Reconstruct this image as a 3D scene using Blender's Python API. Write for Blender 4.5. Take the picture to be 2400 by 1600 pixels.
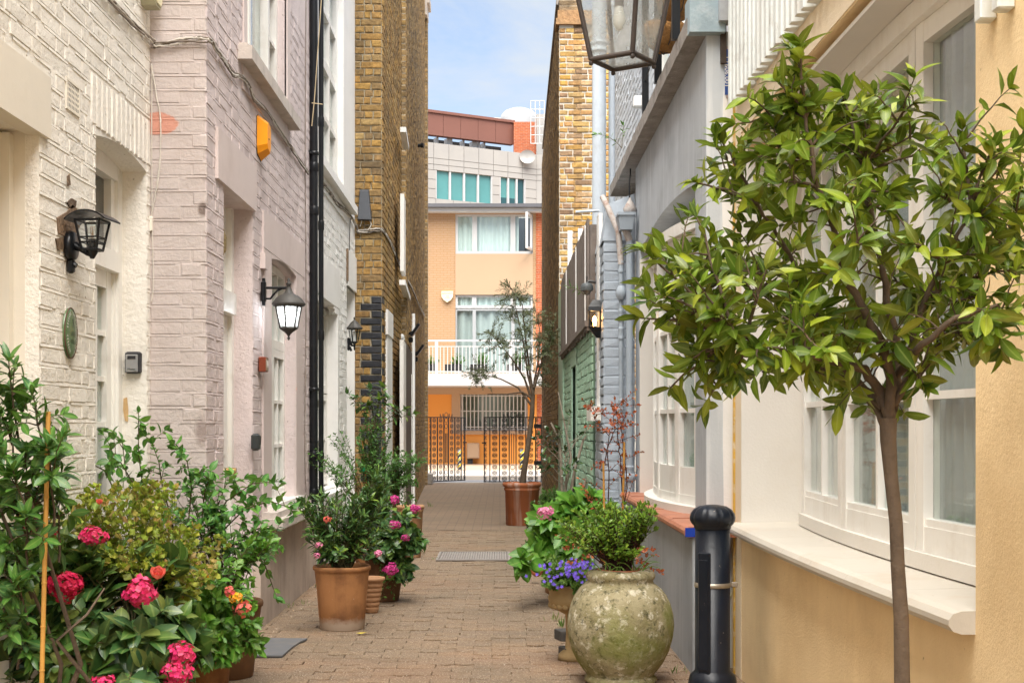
import bpy, math, random
import numpy as np
from mathutils import Vector, Matrix

for _o in list(bpy.data.objects):
    bpy.data.objects.remove(_o)
SC = bpy.context.scene
COL = SC.collection
R = math.radians
random.seed(7)
RNG = np.random.default_rng(7)

# ------------------------------------------------------------------ camera
EYE = 1.25
VX, VY, FD = 1148.5, 980.0, 3136.0      # vanishing point and focal length of the photograph (in 2352-wide pixels)
cam = bpy.data.cameras.new('camera')
cam.sensor_width = 36.0
cam.lens = 48.0
cam.shift_x = 28 / 2400
cam.shift_y = 200 / 2400
cam.clip_start = 0.05
cam.clip_end = 2000
camo = bpy.data.objects.new('camera', cam)
camo.location = (0, 0, EYE)
camo.rotation_euler = (R(90), 0, 0)
COL.objects.link(camo)
SC.camera = camo

# ------------------------------------------------------------------ sky and sun
SUN_EL, SUN_AZ = 64.0, 184.0            # azimuth clockwise from +Y: behind the camera, to the right
world = bpy.data.worlds.new('World')
SC.world = world
world.use_nodes = True
wt = world.node_tree
wt.nodes.clear()
_out = wt.nodes.new('ShaderNodeOutputWorld')
_bg = wt.nodes.new('ShaderNodeBackground')
_bg.inputs['Strength'].default_value = 0.05
_sky = wt.nodes.new('ShaderNodeTexSky')
_sky.sky_type = 'NISHITA'
_sky.sun_disc = False
_sky.sun_elevation = R(SUN_EL)
_sky.sun_rotation = R(SUN_AZ)
_sky.altitude = 50
_sky.air_density = 0.9
_sky.dust_density = 1.2
_sky.ozone_density = 1.5
_tc = wt.nodes.new('ShaderNodeTexCoord')
_mp = wt.nodes.new('ShaderNodeMapping')
_mp.inputs['Rotation'].default_value = (0, R(14), R(25))
_mp.inputs['Scale'].default_value = (1.2, 1.2, 4.2)
_nz = wt.nodes.new('ShaderNodeTexNoise')
_nz.inputs['Scale'].default_value = 2.6
_nz.inputs['Detail'].default_value = 8
_nz.inputs['Roughness'].default_value = 0.62
_nz.inputs['Distortion'].default_value = 0.6
_rp = wt.nodes.new('ShaderNodeValToRGB')
_rp.color_ramp.elements[0].position = 0.40
_rp.color_ramp.elements[0].color = (0.20, 0.20, 0.20, 1)
_rp.color_ramp.elements[1].position = 0.72
_rp.color_ramp.elements[1].color = (1.0, 1.0, 1.0, 1)
_mx = wt.nodes.new('ShaderNodeMix')
_mx.data_type = 'RGBA'
_mx.inputs['B'].default_value = (3.3, 3.5, 3.7, 1)      # thin white cloud
wt.links.new(_tc.outputs['Generated'], _mp.inputs['Vector'])
wt.links.new(_mp.outputs['Vector'], _nz.inputs['Vector'])
wt.links.new(_nz.outputs['Fac'], _rp.inputs['Fac'])
wt.links.new(_rp.outputs['Color'], _mx.inputs['Factor'])
wt.links.new(_sky.outputs['Color'], _mx.inputs['A'])
wt.links.new(_mx.outputs['Result'], _bg.inputs['Color'])
wt.links.new(_bg.outputs['Background'], _out.inputs['Surface'])

sun = bpy.data.lights.new('sun', 'SUN')
sun.energy = 2.6
sun.angle = R(68)
sun.color = (1.0, 0.95, 0.87)
suno = bpy.data.objects.new('sun', sun)
_d = Vector((math.sin(R(SUN_AZ)) * math.cos(R(SUN_EL)), math.cos(R(SUN_AZ)) * math.cos(R(SUN_EL)), math.sin(R(SUN_EL))))
suno.rotation_euler = (-_d).to_track_quat('-Z', 'Y').to_euler()
suno.location = _d * 60
COL.objects.link(suno)

SC.view_settings.view_transform = 'Standard'
SC.view_settings.look = 'None'
SC.view_settings.gamma = 1.0
SC.view_settings.exposure = 2.3
SC.render.engine = 'CYCLES'
SC.cycles.use_denoising = True
SC.cycles.max_bounces = 12
SC.cycles.diffuse_bounces = 8
SC.cycles.transparent_max_bounces = 16
SC.cycles.caustics_reflective = False
SC.cycles.caustics_refractive = False

# ------------------------------------------------------------------ helpers
def D(xd, yd, Y):
    """the point at distance Y seen at pixel (xd, yd) of the 2352-wide view"""
    return Vector(((xd - VX) * Y / FD, Y, EYE + (VY - yd) * Y / FD))

def proj(p):
    return (VX + p[0] * FD / p[1], VY - (p[2] - EYE) * FD / p[1]) if p[1] > 0.05 else (-9999, -9999)

def V(*a):
    return Vector(a)

def thing(name, loc, label, cat, group=None, kind=None):
    o = bpy.data.objects.new(name, None)
    o.empty_display_size = 0.1
    o.location = loc
    COL.objects.link(o)
    o['label'] = label
    o['category'] = cat
    if group:
        o['group'] = group
    if kind:
        o['kind'] = kind
    return o

def chain_inv(parent):
    return Matrix.Translation(-parent.location) if parent.type == 'EMPTY' else Matrix.Identity(4)

def attach(o, parent):
    if parent is not None:
        o.parent = parent
        o.matrix_parent_inverse = chain_inv(parent)

class MB:
    """collects shapes, links them as ONE mesh object"""
    def __init__(s):
        s.v = []; s.f = []; s.sm = []; s.mi = []; s.cm = 0; s.rnd = None
    def add(s, vs, fs, smooth=False):
        b = len(s.v)
        s.v.extend([tuple(v) for v in vs])
        for f in fs:
            s.f.append([b + i for i in f]); s.sm.append(smooth); s.mi.append(s.cm)
        return s
    def box(s, x0, x1, y0, y1, z0, z1):
        return s.add([(x0, y0, z0), (x1, y0, z0), (x1, y1, z0), (x0, y1, z0), (x0, y0, z1), (x1, y0, z1), (x1, y1, z1), (x0, y1, z1)],
              [(3, 2, 1, 0), (4, 5, 6, 7), (0, 1, 5, 4), (1, 2, 6, 5), (2, 3, 7, 6), (3, 0, 4, 7)])
    def hexa(s, p):
        """8 points, bottom ring then top ring"""
        return s.add(p, [(3, 2, 1, 0), (4, 5, 6, 7), (0, 1, 5, 4), (1, 2, 6, 5), (2, 3, 7, 6), (3, 0, 4, 7)])
    def bbox(s, c, sx, sy, sz, M=None, bev=0.0):
        """box centred at c, optional rotation, chamfered edges when bev"""
        M = M or Matrix.Identity(3)
        c = Vector(c)
        hx, hy, hz = sx / 2, sy / 2, sz / 2
        if not bev:
            pts = [c + M @ Vector(p) for p in ((-hx, -hy, -hz), (hx, -hy, -hz), (hx, hy, -hz), (-hx, hy, -hz), (-hx, -hy, hz), (hx, -hy, hz), (hx, hy, hz), (-hx, hy, hz))]
            return s.hexa(pts)
        b = bev
        ring = lambda ix, iy, z: [(-hx + ix, -hy, z), (hx - ix, -hy, z), (hx, -hy + iy, z), (hx, hy - iy, z), (hx - ix, hy, z), (-hx + ix, hy, z), (-hx, hy - iy, z), (-hx, -hy + iy, z)]
        rs = []
        for z, ins in ((-hz, b), (-hz + b, 0), (hz - b, 0), (hz, b)):
            k = 1 - ins / max(hx, hy)
            base = ring(b, b, z)
            if ins:
                base = [(math.copysign(max(abs(x) - ins, 0), x), math.copysign(max(abs(y) - ins, 0), y), z) for x, y, z in base]
            rs.append(base)
        vs = [c + M @ Vector(p) for r in rs for p in r]
        fs = [tuple(range(7, -1, -1)), tuple(range(24, 32))]
        for k in range(3):
            for i in range(8):
                j = (i + 1) % 8
                fs.append((k * 8 + i, k * 8 + j, k * 8 + 8 + j, k * 8 + 8 + i))
        return s.add(vs, fs)
    def tube(s, pts, r, n=8, caps=True, smooth=True):
        pts = [Vector(p) for p in pts]
        m = len(pts)
        rr = r if hasattr(r, '__len__') else [r] * m
        vs = []; up = None
        for i, p in enumerate(pts):
            t = (pts[min(i + 1, m - 1)] - pts[max(i - 1, 0)])
            if t.length < 1e-9:
                t = Vector((0, 0, 1))
            t.normalize()
            if up is None:
                up = Vector((0, 0, 1)) if abs(t.z) < 0.9 else Vector((0, 1, 0))
            a = t.cross(up)
            if a.length < 1e-6:
                a = t.cross(Vector((1, 0.1, 0)))
            a.normalize(); b = a.cross(t).normalized(); up = b
            for k in range(n):
                w = 2 * math.pi * k / n
                vs.append(p + (a * math.cos(w) + b * math.sin(w)) * rr[i])
        fs = []
        for i in range(m - 1):
            for k in range(n):
                l = (k + 1) % n
                fs.append((i * n + k, i * n + l, (i + 1) * n + l, (i + 1) * n + k))
        base = len(s.v)
        s.add(vs, fs, smooth)
        if caps:
            s.add([vs[k] for k in range(n)], [tuple(range(n - 1, -1, -1))])
            s.add([vs[(m - 1) * n + k] for k in range(n)], [tuple(range(n))])
        return s
    def lathe(s, prof, c, n=32, M=None, smooth=True, wob=0.0):
        """prof: (radius, z) from bottom to top, about the z axis at c"""
        c = Vector(c); vs = []; fs = []
        for i, (r, z) in enumerate(prof):
            for k in range(n):
                w = 2 * math.pi * k / n
                q = Vector((r * math.cos(w), r * math.sin(w), z))
                if wob:
                    q *= 1 + wob * math.sin(3 * w + i * .7) + wob * .6 * math.sin(5 * w + z * 9)
                vs.append(c + (M @ q if M else q))
        for i in range(len(prof) - 1):
            for k in range(n):
                l = (k + 1) % n
                fs.append((i * n + k, i * n + l, (i + 1) * n + l, (i + 1) * n + k))
        s.add(vs, fs, smooth)
        return s
    def prism(s, pts, d):
        """closed outline of 3-D points extruded along d"""
        n = len(pts); d = Vector(d)
        pts = [Vector(p) for p in pts]
        vs = pts + [p + d for p in pts]
        fs = [tuple(range(n - 1, -1, -1)), tuple(range(n, 2 * n))]
        for i in range(n):
            j = (i + 1) % n
            fs.append((i, j, n + j, n + i))
        return s.add(vs, fs)
    def mesh(s, name, mats):
        me = bpy.data.meshes.new(name)
        me.from_pydata(s.v, [], s.f)
        me.polygons.foreach_set('use_smooth', s.sm)
        if not isinstance(mats, (list, tuple)):
            mats = [mats]
        for m in mats:
            me.materials.append(m)
        if len(mats) > 1:
            me.polygons.foreach_set('material_index', s.mi)
        me.update()
        return me
    def build(s, name, mats, parent=None, label=None, kind=None, cat=None, group=None, fix=True):
        me = s.mesh(name, mats)
        if fix:
            import bmesh
            bm = bmesh.new(); bm.from_mesh(me)
            bmesh.ops.recalc_face_normals(bm, faces=bm.faces)
            bm.to_mesh(me); bm.free()
        o = bpy.data.objects.new(name, me)
        COL.objects.link(o)
        attach(o, parent)
        if label: o['label'] = label
        if kind: o['kind'] = kind
        if cat: o['category'] = cat
        if group: o['group'] = group
        return o

def place(name, me, M, parent):
    o = bpy.data.objects.new(name, me)
    COL.objects.link(o)
    o.matrix_basis = M
    attach(o, parent)
    return o

def fast_mesh(name, verts, faces_n, loops, mats, rnd=None, smooth=False, matidx=None):
    """numpy mesh: verts (n,3), faces_n loop counts, loops flat indices, rnd per-vertex float"""
    me = bpy.data.meshes.new(name)
    me.vertices.add(len(verts))
    me.vertices.foreach_set('co', np.asarray(verts, np.float32).ravel())
    me.loops.add(len(loops))
    me.loops.foreach_set('vertex_index', np.asarray(loops, np.int32))
    me.polygons.add(len(faces_n))
    st = np.zeros(len(faces_n), np.int32); st[1:] = np.cumsum(faces_n)[:-1]
    me.polygons.foreach_set('loop_start', st)
    me.polygons.foreach_set('loop_total', np.asarray(faces_n, np.int32))
    me.polygons.foreach_set('use_smooth', np.full(len(faces_n), smooth))
    for m in (mats if isinstance(mats, (list, tuple)) else [mats]):
        me.materials.append(m)
    if matidx is not None:
        me.polygons.foreach_set('material_index', np.asarray(matidx, np.int32))
    me.update(calc_edges=True)
    if rnd is not None:
        a = me.attributes.new('rnd', 'FLOAT', 'POINT')
        a.data.foreach_set('value', np.asarray(rnd, np.float32))
    me.validate()
    return me

# ------------------------------------------------------------------ materials
def _nt(name):
    m = bpy.data.materials.new(name)
    m.use_nodes = True
    t = m.node_tree
    b = t.nodes['Principled BSDF']
    return m, t, b

def nd(t, typ, **kw):
    n = t.nodes.new(typ)
    for k, v in kw.items():
        if k in n.inputs.keys():
            n.inputs[k].default_value = v
        else:
            setattr(n, k, v)
    return n

def c4(c):
    return (c[0], c[1], c[2], 1.0)

def mixc(t, a, b, fac, blend='MIX'):
    m = t.nodes.new('ShaderNodeMix'); m.data_type = 'RGBA'; m.blend_type = blend
    for key, val in (('A', a), ('B', b)):
        if isinstance(val, (tuple, list)):
            m.inputs[key].default_value = c4(val)
        else:
            t.links.new(val, m.inputs[key])
    if isinstance(fac, (int, float)):
        m.inputs['Factor'].default_value = fac
    else:
        t.links.new(fac, m.inputs['Factor'])
    return m.outputs['Result']

def ramp(t, fac, lo, hi, a=(0, 0, 0), b=(1, 1, 1)):
    r = t.nodes.new('ShaderNodeValToRGB')
    r.color_ramp.elements[0].position = lo; r.color_ramp.elements[0].color = c4(a)
    r.color_ramp.elements[1].position = hi; r.color_ramp.elements[1].color = c4(b)
    t.links.new(fac, r.inputs['Fac'])
    return r.outputs['Color']

def noise(t, scale, detail=5, rough=.55, sc=(1, 1, 1), dist=0.0, loc=(0, 0, 0)):
    g = t.nodes.new('ShaderNodeNewGeometry')
    m = t.nodes.new('ShaderNodeMapping')
    m.inputs['Scale'].default_value = sc
    m.inputs['Location'].default_value = loc
    t.links.new(g.outputs['Position'], m.inputs['Vector'])
    n = nd(t, 'ShaderNodeTexNoise', Scale=scale, Detail=detail, Roughness=rough, Distortion=dist)
    t.links.new(m.outputs['Vector'], n.inputs['Vector'])
    return n.outputs['Fac']

def bumpn(t, b, height, strength=.3, dist=.01):
    bn = nd(t, 'ShaderNodeBump', Strength=strength, Distance=dist)
    t.links.new(height, bn.inputs['Height'])
    t.links.new(bn.outputs['Normal'], b.inputs['Normal'])

def rndval(t):
    a = nd(t, 'ShaderNodeAttribute', attribute_name='rnd')
    oi = nd(t, 'ShaderNodeObjectInfo')
    s = nd(t, 'ShaderNodeMath', operation='ADD')
    t.links.new(a.outputs['Fac'], s.inputs[0]); t.links.new(oi.outputs['Random'], s.inputs[1])
    f = nd(t, 'ShaderNodeMath', operation='FRACT')
    t.links.new(s.outputs[0], f.inputs[0])
    return f.outputs[0]

MATS = {}
def mat(name, col, rough=.8, var=.10, vs=2.5, bump=.25, bs=90.0, bd=.004, spec=.35, metal=0.0,
        dirt=None, damt=.35, ds=6.0, dlo=.5, streak=None, samt=.4, spots=None, sp_s=45.0, sp_lo=.66, coat=0.0):
    """a painted or mineral surface: broad tone variation, dirt patches, run-off streaks, small specks and fine relief"""
    if name in MATS:
        return MATS[name]
    m, t, b = _nt(name)
    n1 = noise(t, vs, 6, .6)
    lo = tuple(max(0, x * (1 - var)) for x in col); hi = tuple(min(1, x * (1 + var)) for x in col)
    c = ramp(t, n1, .3, .7, lo, hi)
    if dirt:
        n2 = noise(t, ds, 8, .65, loc=(3, 7, 1))
        f = ramp(t, n2, dlo, dlo + .22, (0, 0, 0), (damt,) * 3)
        c = mixc(t, c, dirt, f)
    if streak:
        n3 = noise(t, 5.0, 6, .6, sc=(2.2, 2.2, .16), loc=(1, 2, 5))
        f = ramp(t, n3, .48, .72, (0, 0, 0), (samt,) * 3)
        c = mixc(t, c, streak, f)
    if spots:
        n4 = noise(t, sp_s, 3, .6, loc=(9, 1, 4))
        f = ramp(t, n4, sp_lo, sp_lo + .06)
        c = mixc(t, c, spots, f)
    t.links.new(c, b.inputs['Base Color'])
    b.inputs['Roughness'].default_value = rough
    b.inputs['Specular IOR Level'].default_value = spec
    b.inputs['Metallic'].default_value = metal
    b.inputs['Coat Weight'].default_value = coat
    if bump:
        bumpn(t, b, noise(t, bs, 6, .65), bump, bd)
    MATS[name] = m
    return m

def rmat(name, cols, rough=.85, bump=.4, bs=120.0, bd=.004, grain=.25, gs=40.0, spec=.25, dark=None, damt=.5, transl=0.0, coat=0.0, extra=None, tl=0.0):
    """colour picked per piece from a palette (random per object, or per piece of a joined part), plus grain"""
    if name in MATS:
        return MATS[name]
    m, t, b = _nt(name)
    r = t.nodes.new('ShaderNodeValToRGB')
    cr = r.color_ramp
    n = len(cols)
    while len(cr.elements) < n:
        cr.elements.new(.5)
    for i, cc in enumerate(cols):
        cr.elements[i].position = i / max(n - 1, 1); cr.elements[i].color = c4(cc)
    t.links.new(rndval(t), r.inputs['Fac'])
    c = r.outputs['Color']
    if grain:
        g = noise(t, gs, 6, .65)
        c = mixc(t, c, ramp(t, g, .3, .7, (1 - grain,) * 3, (1 + grain,) * 3), 1.0, 'MULTIPLY')
    if dark:
        f = ramp(t, noise(t, 4.0, 7, .65, loc=(5, 5, 5)), .5, .68, (0, 0, 0), (damt,) * 3)
        c = mixc(t, c, dark, f)
    if extra:
        c = extra(t, c)
    t.links.new(c, b.inputs['Base Color'])
    b.inputs['Roughness'].default_value = rough
    b.inputs['Specular IOR Level'].default_value = spec
    b.inputs['Coat Weight'].default_value = coat
    if bump:
        bumpn(t, b, noise(t, bs, 5, .6), bump, bd)
    if transl:
        tr = nd(t, 'ShaderNodeBsdfTranslucent')
        t.links.new(mixc(t, c, (.55, .75, .12), .25), tr.inputs['Color'])
        mx = nd(t, 'ShaderNodeMixShader', Fac=transl)
        t.links.new(b.outputs[0], mx.inputs[1]); t.links.new(tr.outputs[0], mx.inputs[2])
        t.links.new(mx.outputs[0], t.nodes['Material Output'].inputs['Surface'])
    MATS[name] = m
    return m

def glass(name='window_glass', tint=(.93, .97, .96), rough=.03, refl=1.0, haze=0.0):
    if name in MATS:
        return MATS[name]
    m, t, b = _nt(name)
    tr = nd(t, 'ShaderNodeBsdfTransparent', Color=c4(tint))
    gl = nd(t, 'ShaderNodeBsdfGlossy', Roughness=rough, Color=(refl, refl, refl, 1))
    fr = nd(t, 'ShaderNodeFresnel', IOR=1.5)
    gg = nd(t, 'ShaderNodeNewGeometry'); io = nd(t, 'ShaderNodeMath', operation='MULTIPLY_ADD'); io.inputs[1].default_value = 1 / 1.5 - 1.5; io.inputs[2].default_value = 1.5
    t.links.new(gg.outputs['Backfacing'], io.inputs[0]); t.links.new(io.outputs[0], fr.inputs['IOR'])
    mx = nd(t, 'ShaderNodeMixShader')
    t.links.new(fr.outputs[0], mx.inputs[0]); t.links.new(tr.outputs[0], mx.inputs[1]); t.links.new(gl.outputs[0], mx.inputs[2])
    bn = nd(t, 'ShaderNodeBump', Strength=.06, Distance=.01)
    t.links.new(noise(t, 3.0, 2), bn.inputs['Height'])
    t.links.new(bn.outputs['Normal'], gl.inputs['Normal'])
    sh = mx.outputs[0]
    if haze:
        df = nd(t, 'ShaderNodeBsdfTranslucent', Color=(.8, .8, .78, 1)); d2 = nd(t, 'ShaderNodeBsdfDiffuse', Color=(.8, .8, .78, 1)); ms = nd(t, 'ShaderNodeMixShader', Fac=.5)
        t.links.new(df.outputs[0], ms.inputs[1]); t.links.new(d2.outputs[0], ms.inputs[2])
        mh = nd(t, 'ShaderNodeMixShader'); t.links.new(ramp(t, noise(t, 9, 5), .3, .75, (haze * .5,) * 3, (haze * 1.5,) * 3), mh.inputs[0]); t.links.new(sh, mh.inputs[1]); t.links.new(ms.outputs[0], mh.inputs[2]); sh = mh.outputs[0]
    t.links.new(sh, t.nodes['Material Output'].inputs['Surface'])
    MATS[name] = m
    return m

def patch(m, centre, radii, col, lo=.75, hi=.85, wob=.5, ns=14):
    """an old paint or stain blotch with a ragged outline at a fixed place on a wall"""
    t = m.node_tree; b = t.nodes['Principled BSDF']; src = b.inputs['Base Color'].links[0].from_socket
    g = t.nodes.new('ShaderNodeNewGeometry'); mp = t.nodes.new('ShaderNodeMapping'); mp.vector_type = 'TEXTURE'
    mp.inputs['Location'].default_value = centre; mp.inputs['Scale'].default_value = radii
    t.links.new(g.outputs['Position'], mp.inputs['Vector'])
    ln = nd(t, 'ShaderNodeVectorMath', operation='LENGTH'); t.links.new(mp.outputs['Vector'], ln.inputs[0])
    ad = nd(t, 'ShaderNodeMath', operation='MULTIPLY_ADD'); t.links.new(noise(t, ns, 6, .65), ad.inputs[0]); ad.inputs[1].default_value = wob; t.links.new(ln.outputs['Value'], ad.inputs[2])
    hf = nd(t, 'ShaderNodeMath', operation='MULTIPLY'); t.links.new(ad.outputs[0], hf.inputs[0]); hf.inputs[1].default_value = .4
    f = ramp(t, hf.outputs[0], (lo + wob * .5) * .4, (hi + wob * .5) * .4, (1, 1, 1), (0, 0, 0))
    t.links.new(mixc(t, src, col, f), b.inputs['Base Color'])

def emis(name, col, strength):
    if name in MATS:
        return MATS[name]
    m, t, b = _nt(name)
    b.inputs['Base Color'].default_value = c4(col)
    b.inputs['Emission Color'].default_value = c4(col)
    b.inputs['Emission Strength'].default_value = strength
    MATS[name] = m
    return m

# ------------------------------------------------------------------ walls
class Wall:
    """a vertical plane; p0 -> p1 runs left to right as seen from outside"""
    def __init__(s, p0, p1):
        s.p0 = Vector((p0[0], p0[1], 0)); d = Vector((p1[0] - p0[0], p1[1] - p0[1], 0))
        s.L = d.length; s.u = d / s.L; s.n = Vector((s.u.y, -s.u.x, 0))
        s.R3 = Matrix((s.u, -s.n, Vector((0, 0, 1)))).transposed()
    def pt(s, u, z, out=0.0):
        return s.p0 + s.u * u + s.n * out + Vector((0, 0, z))
    def ua(s, xd):
        k = (xd - VX) / FD
        return (k * s.p0.y - s.p0.x) / (s.u.x - k * s.u.y)
    def uz(s, xd, yd):
        u = s.ua(xd); Y = s.p0.y + s.u.y * u
        return u, EYE + (VY - yd) * Y / FD
    def M(s, u, z, out=0.0):
        return Matrix.Translation(s.pt(u, z, out)) @ s.R3.to_4x4()
    def slab(s, mb, u0, u1, z0, z1, o0, o1):
        """box on the wall between offsets o0 < o1"""
        mb.hexa([s.pt(u0, z0, o1), s.pt(u1, z0, o1), s.pt(u1, z0, o0), s.pt(u0, z0, o0), s.pt(u0, z1, o1), s.pt(u1, z1, o1), s.pt(u1, z1, o0), s.pt(u0, z1, o0)])
        return mb
    def solid(s, mb, u0, u1, z0, z1, thick, holes=(), out=0.0):
        us = sorted({u0, u1, *[h[0] for h in holes], *[h[1] for h in holes]}); us = [a for a in us if u0 <= a <= u1]
        zs = sorted({z0, z1, *[h[2] for h in holes], *[h[3] for h in holes]}); zs = [a for a in zs if z0 <= a <= z1]
        full = lambda i, j: 0 <= i < len(us) - 1 and 0 <= j < len(zs) - 1 and not any(
            h[0] <= (us[i] + us[i + 1]) / 2 <= h[1] and h[2] <= (zs[j] + zs[j + 1]) / 2 <= h[3] for h in holes)
        for i in range(len(us) - 1):
            for j in range(len(zs) - 1):
                if not full(i, j):
                    continue
                a, b, c, d = us[i], us[i + 1], zs[j], zs[j + 1]
                f = [s.pt(a, c, out), s.pt(b, c, out), s.pt(b, d, out), s.pt(a, d, out)]
                k = [s.pt(a, c, out - thick), s.pt(b, c, out - thick), s.pt(b, d, out - thick), s.pt(a, d, out - thick)]
                fs = [(0, 1, 2, 3), (7, 6, 5, 4)]
                if not full(i - 1, j): fs.append((4, 0, 3, 7))
                if not full(i + 1, j): fs.append((1, 5, 6, 2))
                if not full(i, j - 1): fs.append((0, 4, 5, 1))
                if not full(i, j + 1): fs.append((3, 2, 6, 7))
                mb.add(f + k, fs)
        return mb
    def arch(s, mb, u0, u1, z, rise, thick, out=0.0, n=10, top=.0):
        """fills the corners above a segmental opening whose crown is z+rise (the rectangular hole reaches z+rise)"""
        for k in range(n):
            a = u0 + (u1 - u0) * k / n; b = u0 + (u1 - u0) * (k + 1) / n
            h = lambda u: z + rise * (1 - ((2 * (u - u0) / (u1 - u0)) - 1) ** 2)
            za, zb, zt = h(a), h(b), z + rise + top
            if zt - min(za, zb) < 1e-4: continue
            mb.hexa([s.pt(a, za, out), s.pt(b, zb, out), s.pt(b, zb, out - thick), s.pt(a, za, out - thick),
                     s.pt(a, zt + .001, out), s.pt(b, zt + .001, out), s.pt(b, zt + .001, out - thick), s.pt(a, zt + .001, out - thick)])
        return mb

_BR = {}
def brick_mesh(L, H, proud, mt, var, chip, name='brick'):
    L = round(L / .006) * .006; L = max(L, .018)
    key = (L, H, proud, mt.name, var, name)
    if key in _BR:
        return _BR[key]
    rg = random.Random(var * 77 + int(L * 1000))
    j = lambda a: (rg.random() - .5) * 2 * a
    hx, hz, c = L / 2, H / 2, min(.006, H * .12)
    back = [(-hx, .03, -hz), (hx, .03, -hz), (hx, .03, hz), (-hx, .03, hz)]
    mid = [(-hx + j(chip), -proud + c, -hz + j(chip)), (hx + j(chip), -proud + c, -hz + j(chip)), (hx + j(chip), -proud + c, hz + j(chip)), (-hx + j(chip), -proud + c, hz + j(chip))]
    fr = [(-hx + c + j(chip), -proud + j(chip * .6), -hz + c + j(chip)), (hx - c + j(chip), -proud + j(chip * .6), -hz + c + j(chip)), (hx - c + j(chip), -proud + j(chip * .6), hz - c + j(chip)), (-hx + c + j(chip), -proud + j(chip * .6), hz - c + j(chip))]
    fs = [(8, 9, 10, 11)]
    for i in range(4):
        k = (i + 1) % 4
        fs += [(i, k, 4 + k, 4 + i), (4 + i, 4 + k, 8 + k, 8 + i)]
    me = bpy.data.meshes.new(name)
    me.from_pydata(back + mid + fr, [], fs)
    me.materials.append(mt); me.update()
    _BR[key] = me
    return me

def bricks(parent, W, u0, u1, z0, z1, mt, holes=(), ch=.075, joint=.010, proud=.012, bond='flemish', n_ind=290, chip=.003, seed=1, mt2=None, mt2_test=None, out=0.0, name='brick', bl=.225, jz=0.0, vj=None, ridge=0.0):
    """real bricks on the plane of W: those that show largest are objects, the rest one joined part"""
    rg = random.Random(seed)
    H = ch - joint
    rec = []; RG = MB()
    nrow = int(round((z1 - z0) / ch))
    for r in range(nrow):
        za = z0 + r * ch; zc = za + ch / 2
        segs = [(u0, u1)]
        for h in holes:
            if h[2] < zc < h[3]:
                ns = []
                for a, b in segs:
                    if h[1] <= a or h[0] >= b: ns.append((a, b)); continue
                    if h[0] > a: ns.append((a, h[0]))
                    if h[1] < b: ns.append((h[1], b))
                segs = ns
        for a, b in segs:
            if ridge:
                x = a
                zj = 0.0
                while x < b - .001:
                    xe = min(b, x + rg.uniform(.10, .32)); zk = rg.uniform(-.0022, .0022); h = joint * .62; rr = ridge * rg.uniform(.75, 1.15)
                    lo_, hi_ = .0, .0012
                    RG.add([W.pt(x, za - h + zj, out + lo_), W.pt(xe, za - h + zk, out + lo_), W.pt(xe, za - h * .9 + zk, out + rr), W.pt(x, za - h * .9 + zj, out + rr), W.pt(x, za + h + zj, out + hi_ + .4 * rr), W.pt(xe, za + h + zk, out + hi_ + .4 * rr)], [(0, 1, 2, 3), (3, 2, 5, 4)])
                    zj = zk; x = xe + (rg.uniform(.02, .12) if rg.random() < .35 else 0)
            if bond == 'flemish':
                pat = [bl, bl / 2]; off = (r % 2) * bl * .75
            elif bond == 'english':
                pat = [bl] if r % 2 else [bl / 2]; off = 0
            elif bond == 'random':
                pat = [bl * rg.choice((1, .5, .75, 1, .5)) for _ in range(9)]; off = rg.random() * bl
            else:
                pat = [bl]; off = (r % 2) * bl * .5
            x = u0 - off - .01 * rg.random(); i = r
            while x < b:
                w = pat[i % len(pat)]; i += 1
                xa, xb = max(x, a), min(x + w, b)
                x += w
                if xb - xa < .03: continue
                rec.append(((xa + xb) / 2, zc + (rg.random() - .5) * jz, xb - xa - (joint if vj is None else vj), rg.randrange(5)))
    if ridge and RG.v:
        po_ = RG.build('pointing', mt, parent, fix=False); po_['kind'] = 'stuff'
    scored = []
    for k, (uc, zc, L, v) in enumerate(rec):
        p = W.pt(uc, zc)
        x, y = proj(p)
        inside = -5 < x < 2357 and -5 < y < 1573 and p.y > .5
        a = L * H / (p.y ** 2) * abs((W.n).dot(Vector((p.x, p.y, p.z - EYE))) / max(p.length, .01)) if inside else 0
        scored.append((a, k))
    scored.sort(reverse=True)
    ind = {k for a, k in scored[:n_ind] if a > 0}
    Rm = W.R3.to_4x4()
    vs = []; loops = []; fn = []; rn = []; mi = []
    tv = None
    two = mt2 is not None
    for k, (uc, zc, L, v) in enumerate(rec):
        m = mt
        sec = two and mt2_test(uc, zc)
        if sec: m = mt2
        me = brick_mesh(L, H, proud, m, v, chip, name)
        tilt = Matrix.Rotation((rg.random() - .5) * .012, 4, 'Y')
        Mx = Matrix.Translation(W.pt(uc, zc, out + (rg.random() - .5) * .004)) @ Rm @ tilt
        if k in ind:
            place(name, me, Mx, parent)
        else:
            co = np.empty(len(me.vertices) * 3, np.float32); me.vertices.foreach_get('co', co); co = co.reshape(-1, 3)
            A = np.array(Mx)
            b0 = sum(len(q) for q in vs) if False else tv or 0
            vs.append(co @ A[:3, :3].T + A[:3, 3])
            for p in me.polygons:
                loops.extend([b0 + i for i in p.vertices]); fn.append(len(p.vertices)); mi.append(1 if sec else 0)
            tv = b0 + len(co)
            rn.append(np.full(len(co), rg.random(), np.float32))
    if vs:
        me = fast_mesh('brickwork', np.vstack(vs), fn, loops, [mt, mt2] if two else mt, np.concatenate(rn), matidx=mi)
        o = bpy.data.objects.new('brickwork', me); COL.objects.link(o); attach(o, parent); o['kind'] = 'stuff'
    return len(rec)

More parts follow.
